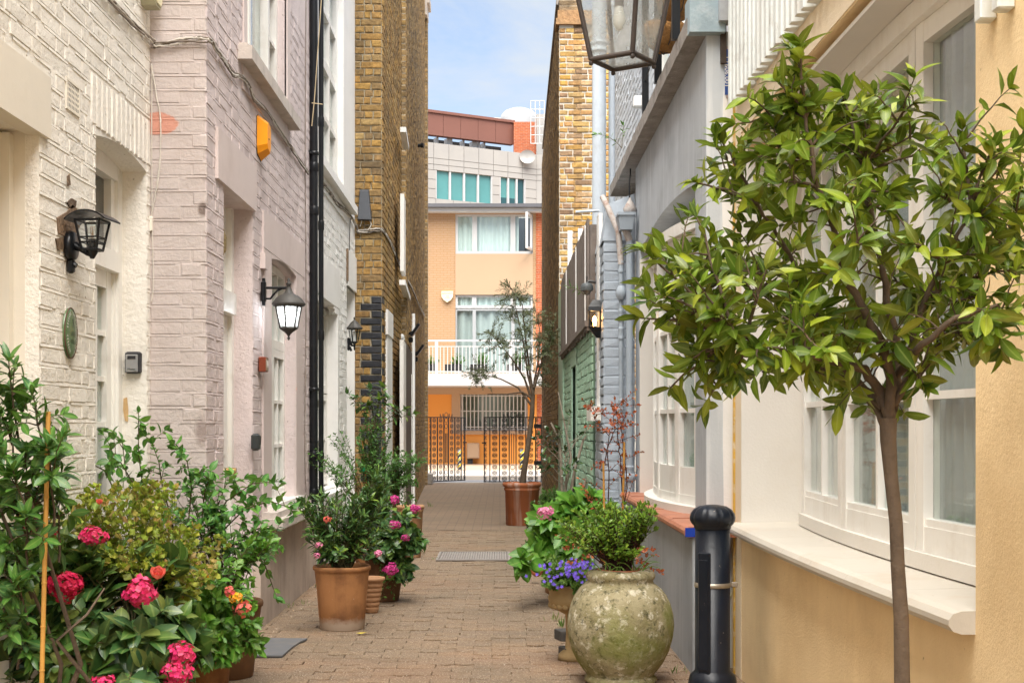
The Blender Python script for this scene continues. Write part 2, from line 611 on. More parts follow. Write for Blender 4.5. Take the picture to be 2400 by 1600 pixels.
def window(parent, W, u0, u1, z0, z1, out, cols, rows, fmat, fw=.05, bar=.022, dep=.05, gmat=None, name='window', curtain=None, inner=.18, sash=False, panes=True, zs=None):
    """a timber window set at offset `out`: frame with glazing bars, each pane an object, cloth or a dark room behind"""
    mb = MB()
    W.slab(mb, u0, u0 + fw, z0, z1, out - dep, out)
    W.slab(mb, u1 - fw, u1, z0, z1, out - dep, out)
    W.slab(mb, u0 + fw, u1 - fw, z0, z0 + fw * 1.2, out - dep, out - .002)
    W.slab(mb, u0 + fw, u1 - fw, z1 - fw, z1, out - dep, out - .002)
    a, b, c, d = u0 + fw, u1 - fw, z0 + fw * 1.2, z1 - fw
    for i in range(1, cols):
        x = a + (b - a) * i / cols
        W.slab(mb, x - bar / 2, x + bar / 2, c, d, out - dep + .006, out - .008)
    zf = zs or [j / rows for j in range(rows + 1)]
    for j in range(1, rows):
        z = c + (d - c) * zf[j]
        hh = bar * (1.8 if sash and j == rows // 2 else 1)
        for i in range(cols):
            xa = a + (b - a) * i / cols + (bar / 2 if i else 0); xb = a + (b - a) * (i + 1) / cols - (bar / 2 if i < cols - 1 else 0)
            W.slab(mb, xa, xb, z - hh / 2, z + hh / 2, out - dep + .006, out - .009)
    wo = mb.build(name, fmat, parent)
    if panes:
        gm = gmat or glass()
        for i in range(cols):
            for j in range(rows):
                xa = a + (b - a) * i / cols; xb = a + (b - a) * (i + 1) / cols
                za = c + (d - c) * zf[j]; zb = c + (d - c) * zf[j + 1]
                pm = MB(); W.slab(pm, xa, xb, za, zb, out - dep * .6 - .003, out - dep * .6)
                pm.build('pane', gm, wo, fix=False)
    if curtain:
        drape(wo, W, u0, u1, z0, z1, out - inner, curtain)
    return wo

def drape(parent, W, u0, u1, z0, z1, out, mt, amp=.018, wl=.085, seed=0, name='curtain'):
    rg = random.Random(seed + int(u0 * 100))
    n = max(8, int((u1 - u0) / wl * 6)); mb = MB(); vs = []; fs = []
    ph = rg.random() * 6
    for i in range(n + 1):
        u = u0 + (u1 - u0) * i / n
        o = out + amp * math.sin(u / wl * 2 * math.pi + ph + .8 * math.sin(u * 7 + ph)) + amp * .4 * math.sin(u / wl * 3.7)
        vs += [W.pt(u, z0, o), W.pt(u, z1, o)]
        if i: fs.append((2 * i - 2, 2 * i, 2 * i + 1, 2 * i - 1))
    mb.add(vs, fs, True)
    return mb.build(name, mt, parent, fix=False)

def cable(mb, pts, r, n=5, sag=0.0, jit=0.0, rg=random):
    """tube through points with smooth interpolation"""
    P = [Vector(p) for p in pts]; out = []
    for i in range(len(P) - 1):
        p0, p1, p2, p3 = P[max(i - 1, 0)], P[i], P[i + 1], P[min(i + 2, len(P) - 1)]
        for k in range(6):
            t = k / 6
            q = .5 * ((2 * p1) + (p2 - p0) * t + (2 * p0 - 5 * p1 + 4 * p2 - p3) * t * t + (3 * p1 - p0 - 3 * p2 + p3) * t ** 3)
            if jit: q = q + Vector((rg.uniform(-jit, jit), rg.uniform(-jit, jit), rg.uniform(-jit, jit)))
            out.append(q)
    out.append(P[-1])
    mb.tube(out, r, n)
    return out

def text_mesh(parent, body, M, size, mt, name='lettering', ex=.0008, align='CENTER', squeeze=1.0):
    """flat lettering as a mesh: M maps x right, y up, z out of the surface"""
    cu = bpy.data.curves.new(name, 'FONT'); cu.body = body; cu.size = size; cu.extrude = ex; cu.align_x = align; cu.align_y = 'CENTER'; cu.resolution_u = 2
    to = bpy.data.objects.new(name, cu); COL.objects.link(to)
    dg = bpy.context.evaluated_depsgraph_get()
    me = bpy.data.meshes.new_from_object(to.evaluated_get(dg))
    bpy.data.objects.remove(to); bpy.data.curves.remove(cu)
    me.materials.clear(); me.materials.append(mt)
    if squeeze != 1.0:
        for v in me.vertices: v.co.x *= squeeze
    return place(name, me, M, parent)

def face_frame(W, u, z, out):
    """x right, y up, z outwards on a wall"""
    M = Matrix((W.u, Vector((0, 0, 1)), W.n)).transposed().to_4x4()
    return Matrix.Translation(W.pt(u, z, out)) @ M
# ================================================================== materials of the place
M_cream = mat('cream_paint', (.80, .765, .70), .62, .06, 1.6, .9, 42, .008, dirt=(.50, .44, .35), damt=.45, ds=3.5, dlo=.52, spots=(.34, .29, .22), sp_s=30, sp_lo=.665)
M_cream_flat = mat('cream_render', (.74, .69, .60), .6, .05, 1.5, .25, 40, .003, dirt=(.50, .44, .33), damt=.35, ds=2.2, dlo=.55)
M_pink = mat('pink_paint', (.635, .545, .535), .66, .08, 1.4, .9, 42, .008, dirt=(.36, .29, .28), damt=.55, ds=3.2, dlo=.50, spots=(.34, .27, .26), sp_s=40, sp_lo=.67)
M_pinklight = mat('pink_light_paint', (.56, .49, .465), .64, .06, 1.5, .8, 42, .007, dirt=(.47, .38, .35), damt=.4, ds=2.6, dlo=.52)
M_pink_flat = mat('pink_render', (.62, .53, .505), .66, .05, 1.3, .25, 45, .003, dirt=(.44, .36, .33), damt=.4, ds=2.5)
M_white = mat('white_paint', (.80, .79, .765), .6, .05, 1.6, .5, 55, .005, dirt=(.55, .53, .48), damt=.35, ds=3.5, dlo=.54)
M_white_flat = mat('white_render', (.80, .79, .77), .6, .04, 1.5, .2, 45, .003, dirt=(.58, .56, .52), damt=.3, ds=2.5)
M_wood = mat('white_gloss_paint', (.80, .785, .745), .35, .04, 2, .12, 30, .002, dirt=(.50, .44, .36), damt=.5, ds=4, dlo=.52, streak=(.60, .54, .46), samt=.3)
M_dado = mat('beige_plinth_render', (.50, .415, .355), .8, .10, 1.6, .5, 70, .006, dirt=(.25, .20, .17), damt=.55, ds=2.4, dlo=.46, streak=(.30, .24, .20), samt=.45)
M_stone = mat('weathered_sill_stone', (.55, .49, .44), .8, .10, 5, .6, 60, .006, dirt=(.25, .21, .18), damt=.5, ds=7)
M_black = mat('black_gloss_paint', (.008, .009, .011), .32, .2, 6, .12, 50, .002, spec=.35, dirt=(.07, .07, .07), damt=.4, ds=14, dlo=.6)
M_iron = mat('black_iron', (.016, .015, .016), .5, .3, 20, .3, 120, .002, spec=.5)
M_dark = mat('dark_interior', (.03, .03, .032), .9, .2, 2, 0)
M_grey = mat('grey_blue_render', (.44, .475, .51), .7, .08, 1.4, .35, 60, .005, dirt=(.22, .235, .26), damt=.45, ds=2.4, dlo=.48, streak=(.58, .61, .64), samt=.55)
M_greylow = mat('grey_plinth_render', (.35, .375, .40), .75, .10, 1.4, .4, 60, .005, dirt=(.13, .14, .14), damt=.5, ds=2.0, streak=(.48, .50, .52), samt=.6)
M_greybrick = mat('grey_blue_paint', (.375, .425, .48), .62, .08, 1.5, .5, 50, .006, dirt=(.20, .22, .24), damt=.45, ds=4)
M_greylight = mat('pale_grey_paint', (.60, .64, .69), .62, .06, 1.5, .45, 50, .006, dirt=(.66, .52, .45), damt=.4, ds=2.5, dlo=.58)
M_ledge = mat('raw_concrete', (.30, .275, .25), .9, .18, 7, .8, 70, .01, dirt=(.10, .09, .08), damt=.6, ds=9, spots=(.55, .52, .48), sp_s=30, sp_lo=.68)
M_green = mat('green_paint', (.36, .55, .41), .55, .08, 1.6, .6, 45, .006, dirt=(.17, .27, .19), damt=.5, ds=4, dlo=.52)
M_greenflat = mat('green_gloss', (.37, .55, .42), .5, .05, 1.5, .2, 40, .003, dirt=(.2, .3, .22), damt=.35, ds=3)
M_yellow = mat('yellow_render', (.90, .70, .42), .82, .09, 1.5, .55, 95, .006, dirt=(.66, .47, .24), damt=.55, ds=1.6, dlo=.46, spots=(.50, .36, .18), sp_s=26, sp_lo=.71, streak=(.70, .50, .25), samt=.14)
M_yellowpale = mat('pale_yellow_render', (.82, .70, .52), .82, .06, 1.4, .5, 95, .006, dirt=(.58, .44, .26), damt=.35, ds=1.8)
M_reveal = mat('offwhite_reveal', (.70, .67, .62), .75, .04, 2, .4, 80, .004, dirt=(.60, .53, .43), damt=.35, ds=2.2, dlo=.55)
M_sill = mat('cream_sill_paint', (.57, .53, .46), .45, .04, 3, .3, 40, .004, dirt=(.50, .37, .25), damt=.6, ds=3.5, dlo=.55, spots=(.35, .28, .2), sp_s=30, sp_lo=.72)
M_tile = mat('red_tile', (.42, .17, .10), .5, .15, 6, .3, 60, .003, dirt=(.24, .10, .07), damt=.5, ds=8)
M_blue = mat('blue_glaze', (.015, .05, .35), .25, .1, 6, .1, 40, .002)
M_net = mat('net_curtain', (.40, .41, .41), .9, .05, 2, 0)
M_pipe = mat('pale_blue_pipe_paint', (.50, .555, .61), .5, .06, 3, .3, 30, .004, dirt=(.33, .34, .35), damt=.35, ds=8)
M_pipegrey = mat('grey_blue_pipe_paint', (.33, .38, .43), .5, .08, 3, .3, 30, .004, dirt=(.18, .2, .22), damt=.4, ds=8)
M_cream_gloss = mat('cream_plastic', (.78, .72, .50), .45, .05, 4, .1, 30)
M_rust = mat('rusty_peeling_paint', (.50, .46, .43), .7, .1, 6, .6, 50, .006, dirt=(.24, .10, .05), damt=.9, ds=18, dlo=.48)
M_stock = rmat('yellow_stock_brick', [(.31, .19, .065), (.22, .145, .065), (.37, .22, .065), (.19, .13, .065), (.33, .205, .085), (.27, .16, .06), (.38, .26, .11), (.23, .15, .065), (.35, .20, .06)], .9, .7, 70, .006, .42, 26, dark=(.07, .055, .04), damt=.55)
M_stockpale = rmat('weathered_stock_brick', [(.52, .33, .10), (.33, .19, .08), (.56, .33, .07), (.24, .15, .09), (.48, .32, .17), (.55, .37, .12), (.28, .18, .12), (.50, .28, .10), (.36, .24, .10)], .9, .7, 60, .006, .40, 22, dark=(.10, .075, .06), damt=.45)
M_bluebrick = rmat('dark_engineering_brick', [(.030, .032, .038), (.042, .044, .05), (.026, .027, .032), (.05, .05, .055)], .5, .4, 70, .003, .3, 40)
M_mortar = mat('lime_mortar', (.36, .31, .22), .95, .15, 9, .7, 120, .006, dirt=(.14, .115, .08), damt=.5, ds=6)
M_mortarw = mat('pale_mortar', (.62, .58, .50), .95, .12, 9, .7, 120, .006, dirt=(.35, .29, .2), damt=.4, ds=6)

def brickmat(name, cols, mortar, horiz='Y', ch=.075, bl=.225, bump=.6, joint=.11):
    """brick surface for walls seen edge-on or too far to tell the bricks apart"""
    if name in MATS: return MATS[name]
    m, t, b = _nt(name)
    g = nd(t, 'ShaderNodeNewGeometry'); s = nd(t, 'ShaderNodeSeparateXYZ'); cx = nd(t, 'ShaderNodeCombineXYZ')
    t.links.new(g.outputs['Position'], s.inputs[0])
    t.links.new(s.outputs[horiz], cx.inputs['X']); t.links.new(s.outputs['Z'], cx.inputs['Y'])
    br = nd(t, 'ShaderNodeTexBrick', Scale=1.0)
    br.inputs['Brick Width'].default_value = bl; br.inputs['Row Height'].default_value = ch
    br.inputs['Mortar Size'].default_value = ch * joint; br.inputs['Mortar Smooth'].default_value = .3
    br.inputs['Color1'].default_value = c4(cols[0]); br.inputs['Color2'].default_value = c4(cols[1]); br.inputs['Mortar'].default_value = c4(mortar)
    t.links.new(cx.outputs[0], br.inputs['Vector'])
    c = br.outputs['Color']
    if len(cols) > 2:
        f = ramp(t, noise(t, 7, 5, .7, sc=(1, 1, 2.2)), .45, .7, (0, 0, 0), (.8,) * 3)
        c = mixc(t, c, cols[2], f)
    if len(cols) > 3:
        f = ramp(t, noise(t, 1.3, 5, .6), .45, .65, (0, 0, 0), (.65,) * 3)
        c = mixc(t, c, cols[3], f)
    c = mixc(t, c, ramp(t, noise(t, 60, 4), .3, .7, (.75,) * 3, (1.2,) * 3), 1.0, 'MULTIPLY')
    if horiz == 'Y': c = mixc(t, c, ramp(t, noise(t, 2.6, 6, .75, sc=(1, 1, 3.2), loc=(0, 3, 1)), .36, .64, (.45,) * 3, (1.75,) * 3), 1.0, 'MULTIPLY')
    t.links.new(c, b.inputs['Base Color']); b.inputs['Roughness'].default_value = .9; b.inputs['Specular IOR Level'].default_value = .2
    inv = nd(t, 'ShaderNodeMath', operation='SUBTRACT'); inv.inputs[0].default_value = 1.0
    t.links.new(br.outputs['Fac'], inv.inputs[1])
    ad = nd(t, 'ShaderNodeMath', operation='ADD'); t.links.new(inv.outputs[0], ad.inputs[0]); t.links.new(noise(t, 80, 5), ad.inputs[1])
    bumpn(t, b, ad.outputs[0], bump, .008)
    MATS[name] = m
    return m
M_lbside = brickmat('stock_brick_receding', [(.36, .23, .085), (.24, .165, .08), (.11, .085, .06), (.20, .145, .09)], (.38, .32, .23))
M_rbside = brickmat('shaded_brick_receding', [(.40, .26, .115), (.26, .18, .10), (.14, .105, .075), (.19, .145, .10)], (.36, .29, .20))  # darker than the gable brick: the lane side's shade is in the colour
M_stockfar = rmat('stock_brick_side', [(.34, .21, .075), (.20, .135, .07), (.40, .26, .10), (.14, .10, .06), (.30, .19, .08), (.24, .155, .07), (.42, .28, .13), (.17, .12, .065)], .9, .6, 70, .006, .35, 20, dark=(.07, .055, .045), damt=.5)
M_shadefar = rmat('shaded_brick_side', [(.30, .195, .085), (.17, .12, .07), (.35, .23, .10), (.11, .085, .06), (.26, .175, .085), (.20, .14, .075), (.38, .26, .12), (.14, .10, .065)], .9, .6, 70, .006, .35, 20, dark=(.06, .05, .04), damt=.6)  # same shaded side, its shade painted into the brick palette
M_orange = brickmat('peach_painted_brick', [(.42, .275, .165), (.405, .265, .155)], (.38, .215, .10), 'X', bump=.5)
M_redbrick = brickmat('red_brick_far', [(.48, .13, .05), (.38, .10, .045), (.28, .08, .04)], (.42, .26, .18), 'X', bump=.3)

# ================================================================== ground
g = MB(); g.box(-400, 400, -60, 900, -.30, -.06)
g.build('ground', mat('earth_ground', (.12, .10, .085), .95, .2, 1, .3, 20), kind='structure')

def pavermat(name, cols):
    def extra(t, c):
        n1 = noise(t, 1.1, 6, .65, loc=(2, 1, 0))
        c = mixc(t, c, (.12, .09, .058), ramp(t, n1, .46, .68, (0, 0, 0), (.75,) * 3))
        n7 = noise(t, .42, 5, .6, loc=(5, 2, 0))
        c = mixc(t, c, (.15, .11, .07), ramp(t, n7, .5, .66, (0, 0, 0), (.6,) * 3))
        n2 = noise(t, .55, 4, .6, loc=(8, 3, 0))
        c = mixc(t, c, (.33, .165, .085), ramp(t, n2, .52, .74, (0, 0, 0), (.4,) * 3))
        n3 = noise(t, 150, 2, .5)
        c = mixc(t, c, (.66, .58, .50), ramp(t, n3, .62, .68, (0, 0, 0), (.8,) * 3))
        n5 = noise(t, 75, 3, .6, loc=(1, 2, 3))
        c = mixc(t, c, (.52, .42, .32), ramp(t, n5, .60, .67, (0, 0, 0), (.6,) * 3))
        n4 = noise(t, 110, 2, .5, loc=(4, 4, 4))
        return mixc(t, c, (.06, .045, .035), ramp(t, n4, .66, .71, (0, 0, 0), (.6,) * 3))
    return rmat(name, cols, .75, .6, 160, .004, .22, 35, spec=.35, extra=extra)
M_paver = pavermat('tan_paver', [(.215, .152, .098), (.23, .156, .094), (.195, .138, .09), (.22, .157, .102)])
M_joint = mat('paver_joint_sand', (.19, .137, .09), .95, .3, 12, .5, 90, dirt=(.03, .022, .016), damt=.95, ds=4, dlo=.56)
lane = MB(); lane.box(-2.6, 2.2, -4, 16.5, -.2, -.012); lane.box(-2.6, 2.2, 16.5, 30.4, -.2, -.001)
lane_o = lane.build('lane', M_joint, kind='structure')
# far stretch of the lane: blocks too shallow to tell apart
far = MB(); far.add([(-2.2, 16.5, .003), (1.8, 16.5, .003), (1.8, 30.4, .003), (-2.2, 30.4, .003)], [(0, 1, 2, 3)])
def far_paver():
    m, t, b = _nt('paver_surface_far')
    g = nd(t, 'ShaderNodeNewGeometry'); br = nd(t, 'ShaderNodeTexBrick', Scale=1.0)
    br.inputs['Brick Width'].default_value = .225; br.inputs['Row Height'].default_value = .1125; br.inputs['Mortar Size'].default_value = .006
    br.inputs['Color1'].default_value = (.24, .17, .112, 1); br.inputs['Color2'].default_value = (.20, .14, .095, 1); br.inputs['Mortar'].default_value = (.12, .09, .06, 1)
    t.links.new(g.outputs['Position'], br.inputs['Vector'])
    c = mixc(t, br.outputs['Color'], (.16, .125, .085), ramp(t, noise(t, 1.0, 6, .65), .45, .68, (0, 0, 0), (.7,) * 3))
    t.links.new(c, b.inputs['Base Color']); b.inputs['Roughness'].default_value = .8
    bumpn(t, b, noise(t, 60, 5), .4, .01)
    return m
far.build('paving', far_paver(), lane_o, fix=False)

def pavers():
    rg = random.Random(3)
    a, bb, dl, j = .20, .10,   .009, .0009
    def outline(wob):
        xs = [-a / 2 + j / 2, -a / 4, 0, a / 4, a / 2 - j / 2]; zz = [dl, -dl, dl, -dl, dl]
        r = lambda: (rg.random() - .5) * .003
        top = [(x + r(), bb / 2 - j / 2 + z + r()) for x, z in zip(xs, zz)]
        bot = [(x + r(), -bb / 2 + j / 2 + z + r()) for x, z in zip(xs, zz)]
        return bot + top[::-1]
    T = []
    for k in range(6):
        o = outline(k); n = len(o)
        vs = [(x, y, -.03) for x, y in o] + [(x, y, -.0018) for x, y in o] + [(x * .98, y * .965 + (dl * .0), 0) for x, y in o]
        fs = [tuple(range(2 * n, 3 * n))]
        for i in range(n):
            q = (i + 1) % n
            fs += [(i, q, n + q, n + i), (n + i, n + q, 2 * n + q, 2 * n + i)]
        me = bpy.data.meshes.new('paver'); me.from_pydata(vs, [], fs); me.materials.append(M_paver); me.update()
        T.append((me, np.array(vs, np.float32), fs))
    rec = []
    row = 0; y = 5.0
    while y < 16.55:
        x = -1.95 + (row % 2) * a / 2
        while x < 1.35:
            rec.append((x, y + (rg.random() - .5) * .003, (rg.random() - .5) * .005 + (.004 if rg.random() < .06 else 0), rg.randrange(6), (rg.random() - .5) * .03, (rg.random() - .5) * .03))
            x += a + (rg.uniform(.002, .005) if rg.random() < .12 else 0)
        y += bb + (rg.uniform(.003, .007) if rg.random() < .28 else 0); row += 1
    sc = []
    for k, r in enumerate(rec):
        px, py = proj((r[0], r[1], 0))
        sc.append((r[1] if (500 < px < 1620 and py < 1575) else 99, k))
    sc.sort(); ind = {k for d, k in sc[:290] if d < 90}
    vs = []; lo = []; fn = []; rn = []; b0 = 0
    for k, (x, y, z, v, tx, ty) in enumerate(rec):
        me, tv, fs = T[v]
        Mx = Matrix.Translation((x, y, z)) @ Matrix.Rotation(tx, 4, 'Y') @ Matrix.Rotation(ty, 4, 'X')
        if k in ind: place('paver', me, Mx, lane_o)
        else:
            A = np.array(Mx); vs.append(tv @ A[:3, :3].T + A[:3, 3])
            for f in fs: lo.extend([b0 + i for i in f]); fn.append(len(f))
            rn.append(np.full(len(tv), rg.random())); b0 += len(tv)
    me = fast_mesh('paver_field', np.vstack(vs), fn, lo, M_paver, np.concatenate(rn))
    o = bpy.data.objects.new('paver_field', me); COL.objects.link(o); attach(o, lane_o); o['kind'] = 'stuff'
pavers()

# the cross street beyond the gate
g = MB(); g.box(-60, 60, 30.55, 33.5, -.2, -.05); g.build('road', mat('asphalt_road', (.16, .16, .17), .9, .12, 2, .3, 80), kind='structure')
g = MB(); g.box(-60, 60, 30.4, 30.55, -.2, .012); g.build('kerb', mat('kerb_granite', (.42, .39, .35), .8, .12, 5, .4, 60), kind='structure')
g = MB(); g.box(-60, 60, 33.5, 37.6, -.2, .05); g.build('pavement', mat('pale_flagstones', (.52, .46, .40), .85, .08, 1.2, .3, 40), kind='structure')
g = MB(); g.box(-60, 60, 37.6, 60, -.2, .045); g.build('forecourt', mat('tan_forecourt', (.42, .30, .21), .85, .1, 1.2, .3, 40), kind='structure')

# ================================================================== the white cottage (near, on the left)
def house(name, loc, label):
    return thing(name, loc, label, 'house')

wc = house('painted_brick_house', (-1.82, 6, 0), 'cream painted brick cottage with green oval plaque and glazed door')
W = WC = Wall((-1.82, -2), (-1.82, 7.1))
yo = 2.0
garage = (yo + 3.3, yo + 5.39, 0.0, 2.415)
door = (yo + 6.14, yo + 7.03, 0.0, 2.60)
mb = MB(); W.solid(mb, 0, 9.1, -.1, 6.6, .32, [garage, door]); W.arch(mb, door[0], door[1], 2.56, .04, .32)
mb.build('wall', M_cream, wc)
vent = (WC.ua(149), WC.ua(182), 2.575, 2.725)
lint1 = (yo + 3.2, yo + 5.47, 2.40, 2.645)
sold = (yo + 6.06, yo + 7.1, 2.59, 2.83)
bricks(wc, W, yo + 3.0, yo + 7.09, 0, 4.35, M_cream, [garage, (door[0], door[1], 0, 2.62), lint1, sold, vent], n_ind=215, seed=2, proud=.0028, chip=.0024, joint=.010, ridge=.0040, vj=.0045, jz=.004, bl=.23)
for k in range(13):
    u = sold[0] + .04 + k * .0795
    me = brick_mesh(.228, .068, .007, M_cream, k % 5, .003, 'soldier_brick')
    place('soldier_brick', me, W.M(u, 2.715) @ Matrix.Rotation(R(90), 4, 'Y'), wc)
mb = MB(); W.slab(mb, lint1[0], lint1[1], lint1[2], lint1[3], -.05, .022); mb.build('lintel', M_cream_flat, wc)
mb = MB(); W.slab(mb, garage[1] - .001, garage[1] + .012, 0, 2.41, -.30, -.055); W.slab(mb, garage[1] - .05, garage[1] - .001, 0, 2.40, -.30, -.10)
W.slab(mb, garage[0], garage[1] - .05, 0, 2.41, -.31, -.27); mb.build('opening_panel', M_cream_flat, wc)
# door in its deep opening
fr = MB(); o1 = -.125
W.slab(fr, door[0], door[0] + .05, 0, 2.6, -.31, o1); W.slab(fr, door[1] - .07, door[1], 0, 2.6, -.31, o1)
W.slab(fr, door[1] - .09, door[1] - .07, 0, 2.03, -.31, o1 - .015)
W.slab(fr, door[0] + .05, door[1] - .07, 2.03, 2.13, -.31, o1 + .012); W.slab(fr, door[0] + .05, door[1] - .07, 2.50, 2.6, -.31, o1 - .003)
W.slab(fr, door[1] - .13, door[1] - .07, 2.13, 2.5, -.31, o1 - .02)
df = fr.build('door_frame', M_wood, wc)
gb = MB(); W.slab(gb, door[0] + .05, door[1] - .13, 2.13, 2.5, -.19, -.183); gb.build('fanlight_pane', mat('smoked_glass', (.09, .095, .09), .12, .1, 2, 0, spec=.6), df)
wd = window(wc, W, door[0] + .05, door[1] - .09, .02, 2.03, -.155, 4, 8, M_wood, fw=.085, bar=.026, dep=.045, name='door', curtain=M_net, inner=.09)
bk = MB(); W.slab(bk, door[0] - .3, door[1] + .05, -.05, 2.7, -.75, -.70); bk.build('hallway', M_dark, wc)
bk = MB(); W.slab(bk, door[0], door[1], -.1, .02, -.32, .04); bk.build('threshold', M_stone, wc)
# plaster patch and stripped bricks by the lamp
M_strip = rmat('bare_weathered_brick', [(.16, .11, .07), (.22, .15, .10), (.12, .085, .06)], .9, .8, 60, .01, .5, 40)
for k, ol in enumerate(([(127, 500), (150, 487), (162, 470), (172, 480), (180, 520), (168, 540), (148, 545), (130, 535)], [(150, 465), (160, 455), (172, 462), (170, 475), (158, 480)], [(124, 548), (140, 545), (146, 570), (130, 575)], [(151, 405), (156, 400), (158, 425), (152, 428)])):
    mb = MB(); mb.prism([W.pt(*W.uz(x, y), .004) for x, y in ol], W.n * .0045); mb.build('bare_brick', M_strip, wc)
# air brick
u, z0 = W.uz(150, 262); u1, z1 = W.uz(181, 190); z0 = 1.25 + (980 - 262) * (W.p0.y + u1) / FD * 1.0
zc = 2.65; uc = (u + u1) / 2; hw = (u1 - u) / 2
ab = MB()
hh = .066
for a, b, c, d in ((uc - hw, uc - hw + .014, zc - hh, zc + hh), (uc + hw - .014, uc + hw, zc - hh, zc + hh), (uc - hw + .014, uc + hw - .014, zc - hh, zc - hh + .012), (uc - hw + .014, uc + hw - .014, zc + hh - .012, zc + hh)):
    W.slab(ab, a, b, c, d, -.01, .0062)
for k in range(1, 8):
    x = uc - hw + .014 + (2 * hw - .028) * k / 8; W.slab(ab, x - .004, x + .004, zc - hh + .012, zc + hh - .012, -.01, .0038)
for k in range(1, 5):
    z = zc - hh + .012 + (2 * hh - .024) * k / 5
    W.slab(ab, uc - hw + .014, uc + hw - .014, z - .0045, z + .0045, -.009, .0035)
gr = ab.build('air_grille', M_cream_flat, wc)
bk = MB(); W.slab(bk, uc - hw + .01, uc + hw - .01, zc - hh + .01, zc + hh - .01, .0008, .0024); bk.build('vent_hole_shade', M_dark, gr)  # dark sheet standing in for the shade inside the deep holes

# ================================================================== the pink house
ph = house('painted_brick_house', (-1.53, 9, 0), 'pale pink painted brick house with lit black lantern and orange bell box')
WJ = Wall((-1.825, 7.1), (-1.53, 7.1))
W = WP = Wall((-1.53, 7.1), (-1.53, 11.0))
pd = (W.ua(513), W.ua(580) , 0.0, 2.59)
u_w0, u_w1 = 1.97, 3.06
pw = (u_w0, u_w1, .72, 2.40)
uw0, uw1 = W.ua(573), W.ua(676)
pu = (1.10, 2.66, 3.50, 5.15)
mb = MB(); W.solid(mb, .005, 3.9, -.1, 6.6, .30, [pd, pw, pu]); W.arch(mb, pw[0], pw[1], 2.365, .035, .30)
mb.build('wall', M_pink, ph)
mb = MB(); WJ.solid(mb, 0, .29, -.1, 6.6, .12); mb.build('return_wall', M_pinklight, ph)
bricks(ph, WJ, .004, .30, 0, 4.2, M_pinklight, bond='flemish', n_ind=105, seed=5, proud=.0024, joint=.009, ridge=.0034, vj=.004, jz=.004, chip=.0022)
lint = (W.ua(494), W.ua(583), 2.585, 2.86)
band = (1.66, 3.5, 2.30, 2.64)
bl = (1.66, pw[0] - .003, .7, 2.64); br_ = (pw[1] + .003, 3.40, .7, 2.64)
dado = (pd[1] + .002, 3.9, 0, .60)
usill = (W.ua(560), W.ua(696), 3.28, 3.50)
bricks(ph, W, .004, 3.895, 0, 4.35, M_pink, [(pd[0], pd[1], 0, 2.6), (pw[0], pw[1], .6, 2.6), lint, band, bl, br_, dado, (pu[0] - .10, pu[1] + .12, 3.42, 6), (.86, 2.80, 3.20, 3.5)], n_ind=190, seed=6, joint=.010, ridge=.0036, vj=.0045, jz=.004, proud=.0028, chip=.0024)
mb = MB(); W.slab(mb, lint[0], lint[1], lint[2], lint[3], -.03, .018); mb.build('lintel', M_pink_flat, ph)
mb = MB()
W.slab(mb, bl[0], bl[1], bl[2], 2.40, -.02, .014); W.slab(mb, br_[0], br_[1], br_[2], 2.40, -.02, .014)
W.slab(mb, 1.66, 3.45, 2.403, 2.64, -.02, .016); W.arch(mb, pw[0], pw[1], 2.365, .035, .034, out=.0145)
W.slab(mb, 1.60, 1.70, 2.26, 2.36, -.01, .034)
mb.build('window_surround', M_pink_flat, ph)
mb = MB(); W.slab(mb, dado[0], dado[1], -.05, .60, -.02, .05); mb.build('plinth', M_dado, ph)
mb = MB(); W.slab(mb, 1.62, 3.30, .598, .66, -.05, .145); W.slab(mb, 1.66, 3.24, .66, .70, -.10, .10); mb.build('window_sill', M_stone, ph)
mb = MB(); W.slab(mb, 1.80, 3.20, .70, .735, -.12, .05); mb.build('timber_sill', M_wood, ph)
window(ph, W, pw[0], (pw[0] + pw[1]) / 2, .735, 1.80, -.07, 2, 3, M_wood, fw=.055, bar=.024, curtain=M_net, inner=.12)
window(ph, W, (pw[0] + pw[1]) / 2 + .002, pw[1], .735, 1.80, -.07, 2, 3, M_wood, fw=.055, bar=.024, curtain=M_net, inner=.12)
window(ph, W, pw[0], pw[1], 1.802, 2.39, -.07, 4, 1, M_wood, fw=.055, bar=.024, curtain=M_net, inner=.12)
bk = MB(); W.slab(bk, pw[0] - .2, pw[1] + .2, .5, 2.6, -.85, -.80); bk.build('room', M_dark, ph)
# door
fr = MB(); W.slab(fr, pd[0], pd[0] + .06, 0, 2.59, -.29, -.10); W.slab(fr, pd[1] - .07, pd[1], 0, 2.59, -.29, -.115)
W.slab(fr, pd[0] + .06, pd[1] - .07, 1.93, 2.06, -.29, -.085); W.slab(fr, pd[0] + .06, pd[1] - .07, 2.06, 2.59, -.27, -.15)
df = fr.build('door_frame', M_wood, ph)
dl = MB(); W.slab(dl, pd[0] + .062, pd[1] - .072, .03, 1.928, -.24, -.14)
for zz in (.25, 1.08):
    W.slab(dl, pd[0] + .14, pd[0] + .35, zz, zz + .68, -.15, -.132); W.slab(dl, pd[1] - .36, pd[1] - .15, zz, zz + .68, -.15, -.132)
dlo_ = dl.build('door', M_wood, ph)
hb = MB(); hb.tube([W.pt(pd[1] - .11, .98, -.14), W.pt(pd[1] - .11, .98, -.08)], .022, 10); hb.build('door_knob', mat('aged_brass', (.45, .30, .12), .35, .1, 5, .1, 40, metal=.9), dlo_)
mk = MB(); M3 = W.R3
mk.lathe([(0.0, -.11), (.05, -.10), (.085, -.04), (.088, .03), (.07, .085), (.03, .115), (0, .118)], W.pt((pd[0] + pd[1]) / 2 - .04, 2.32, -.15), 14)
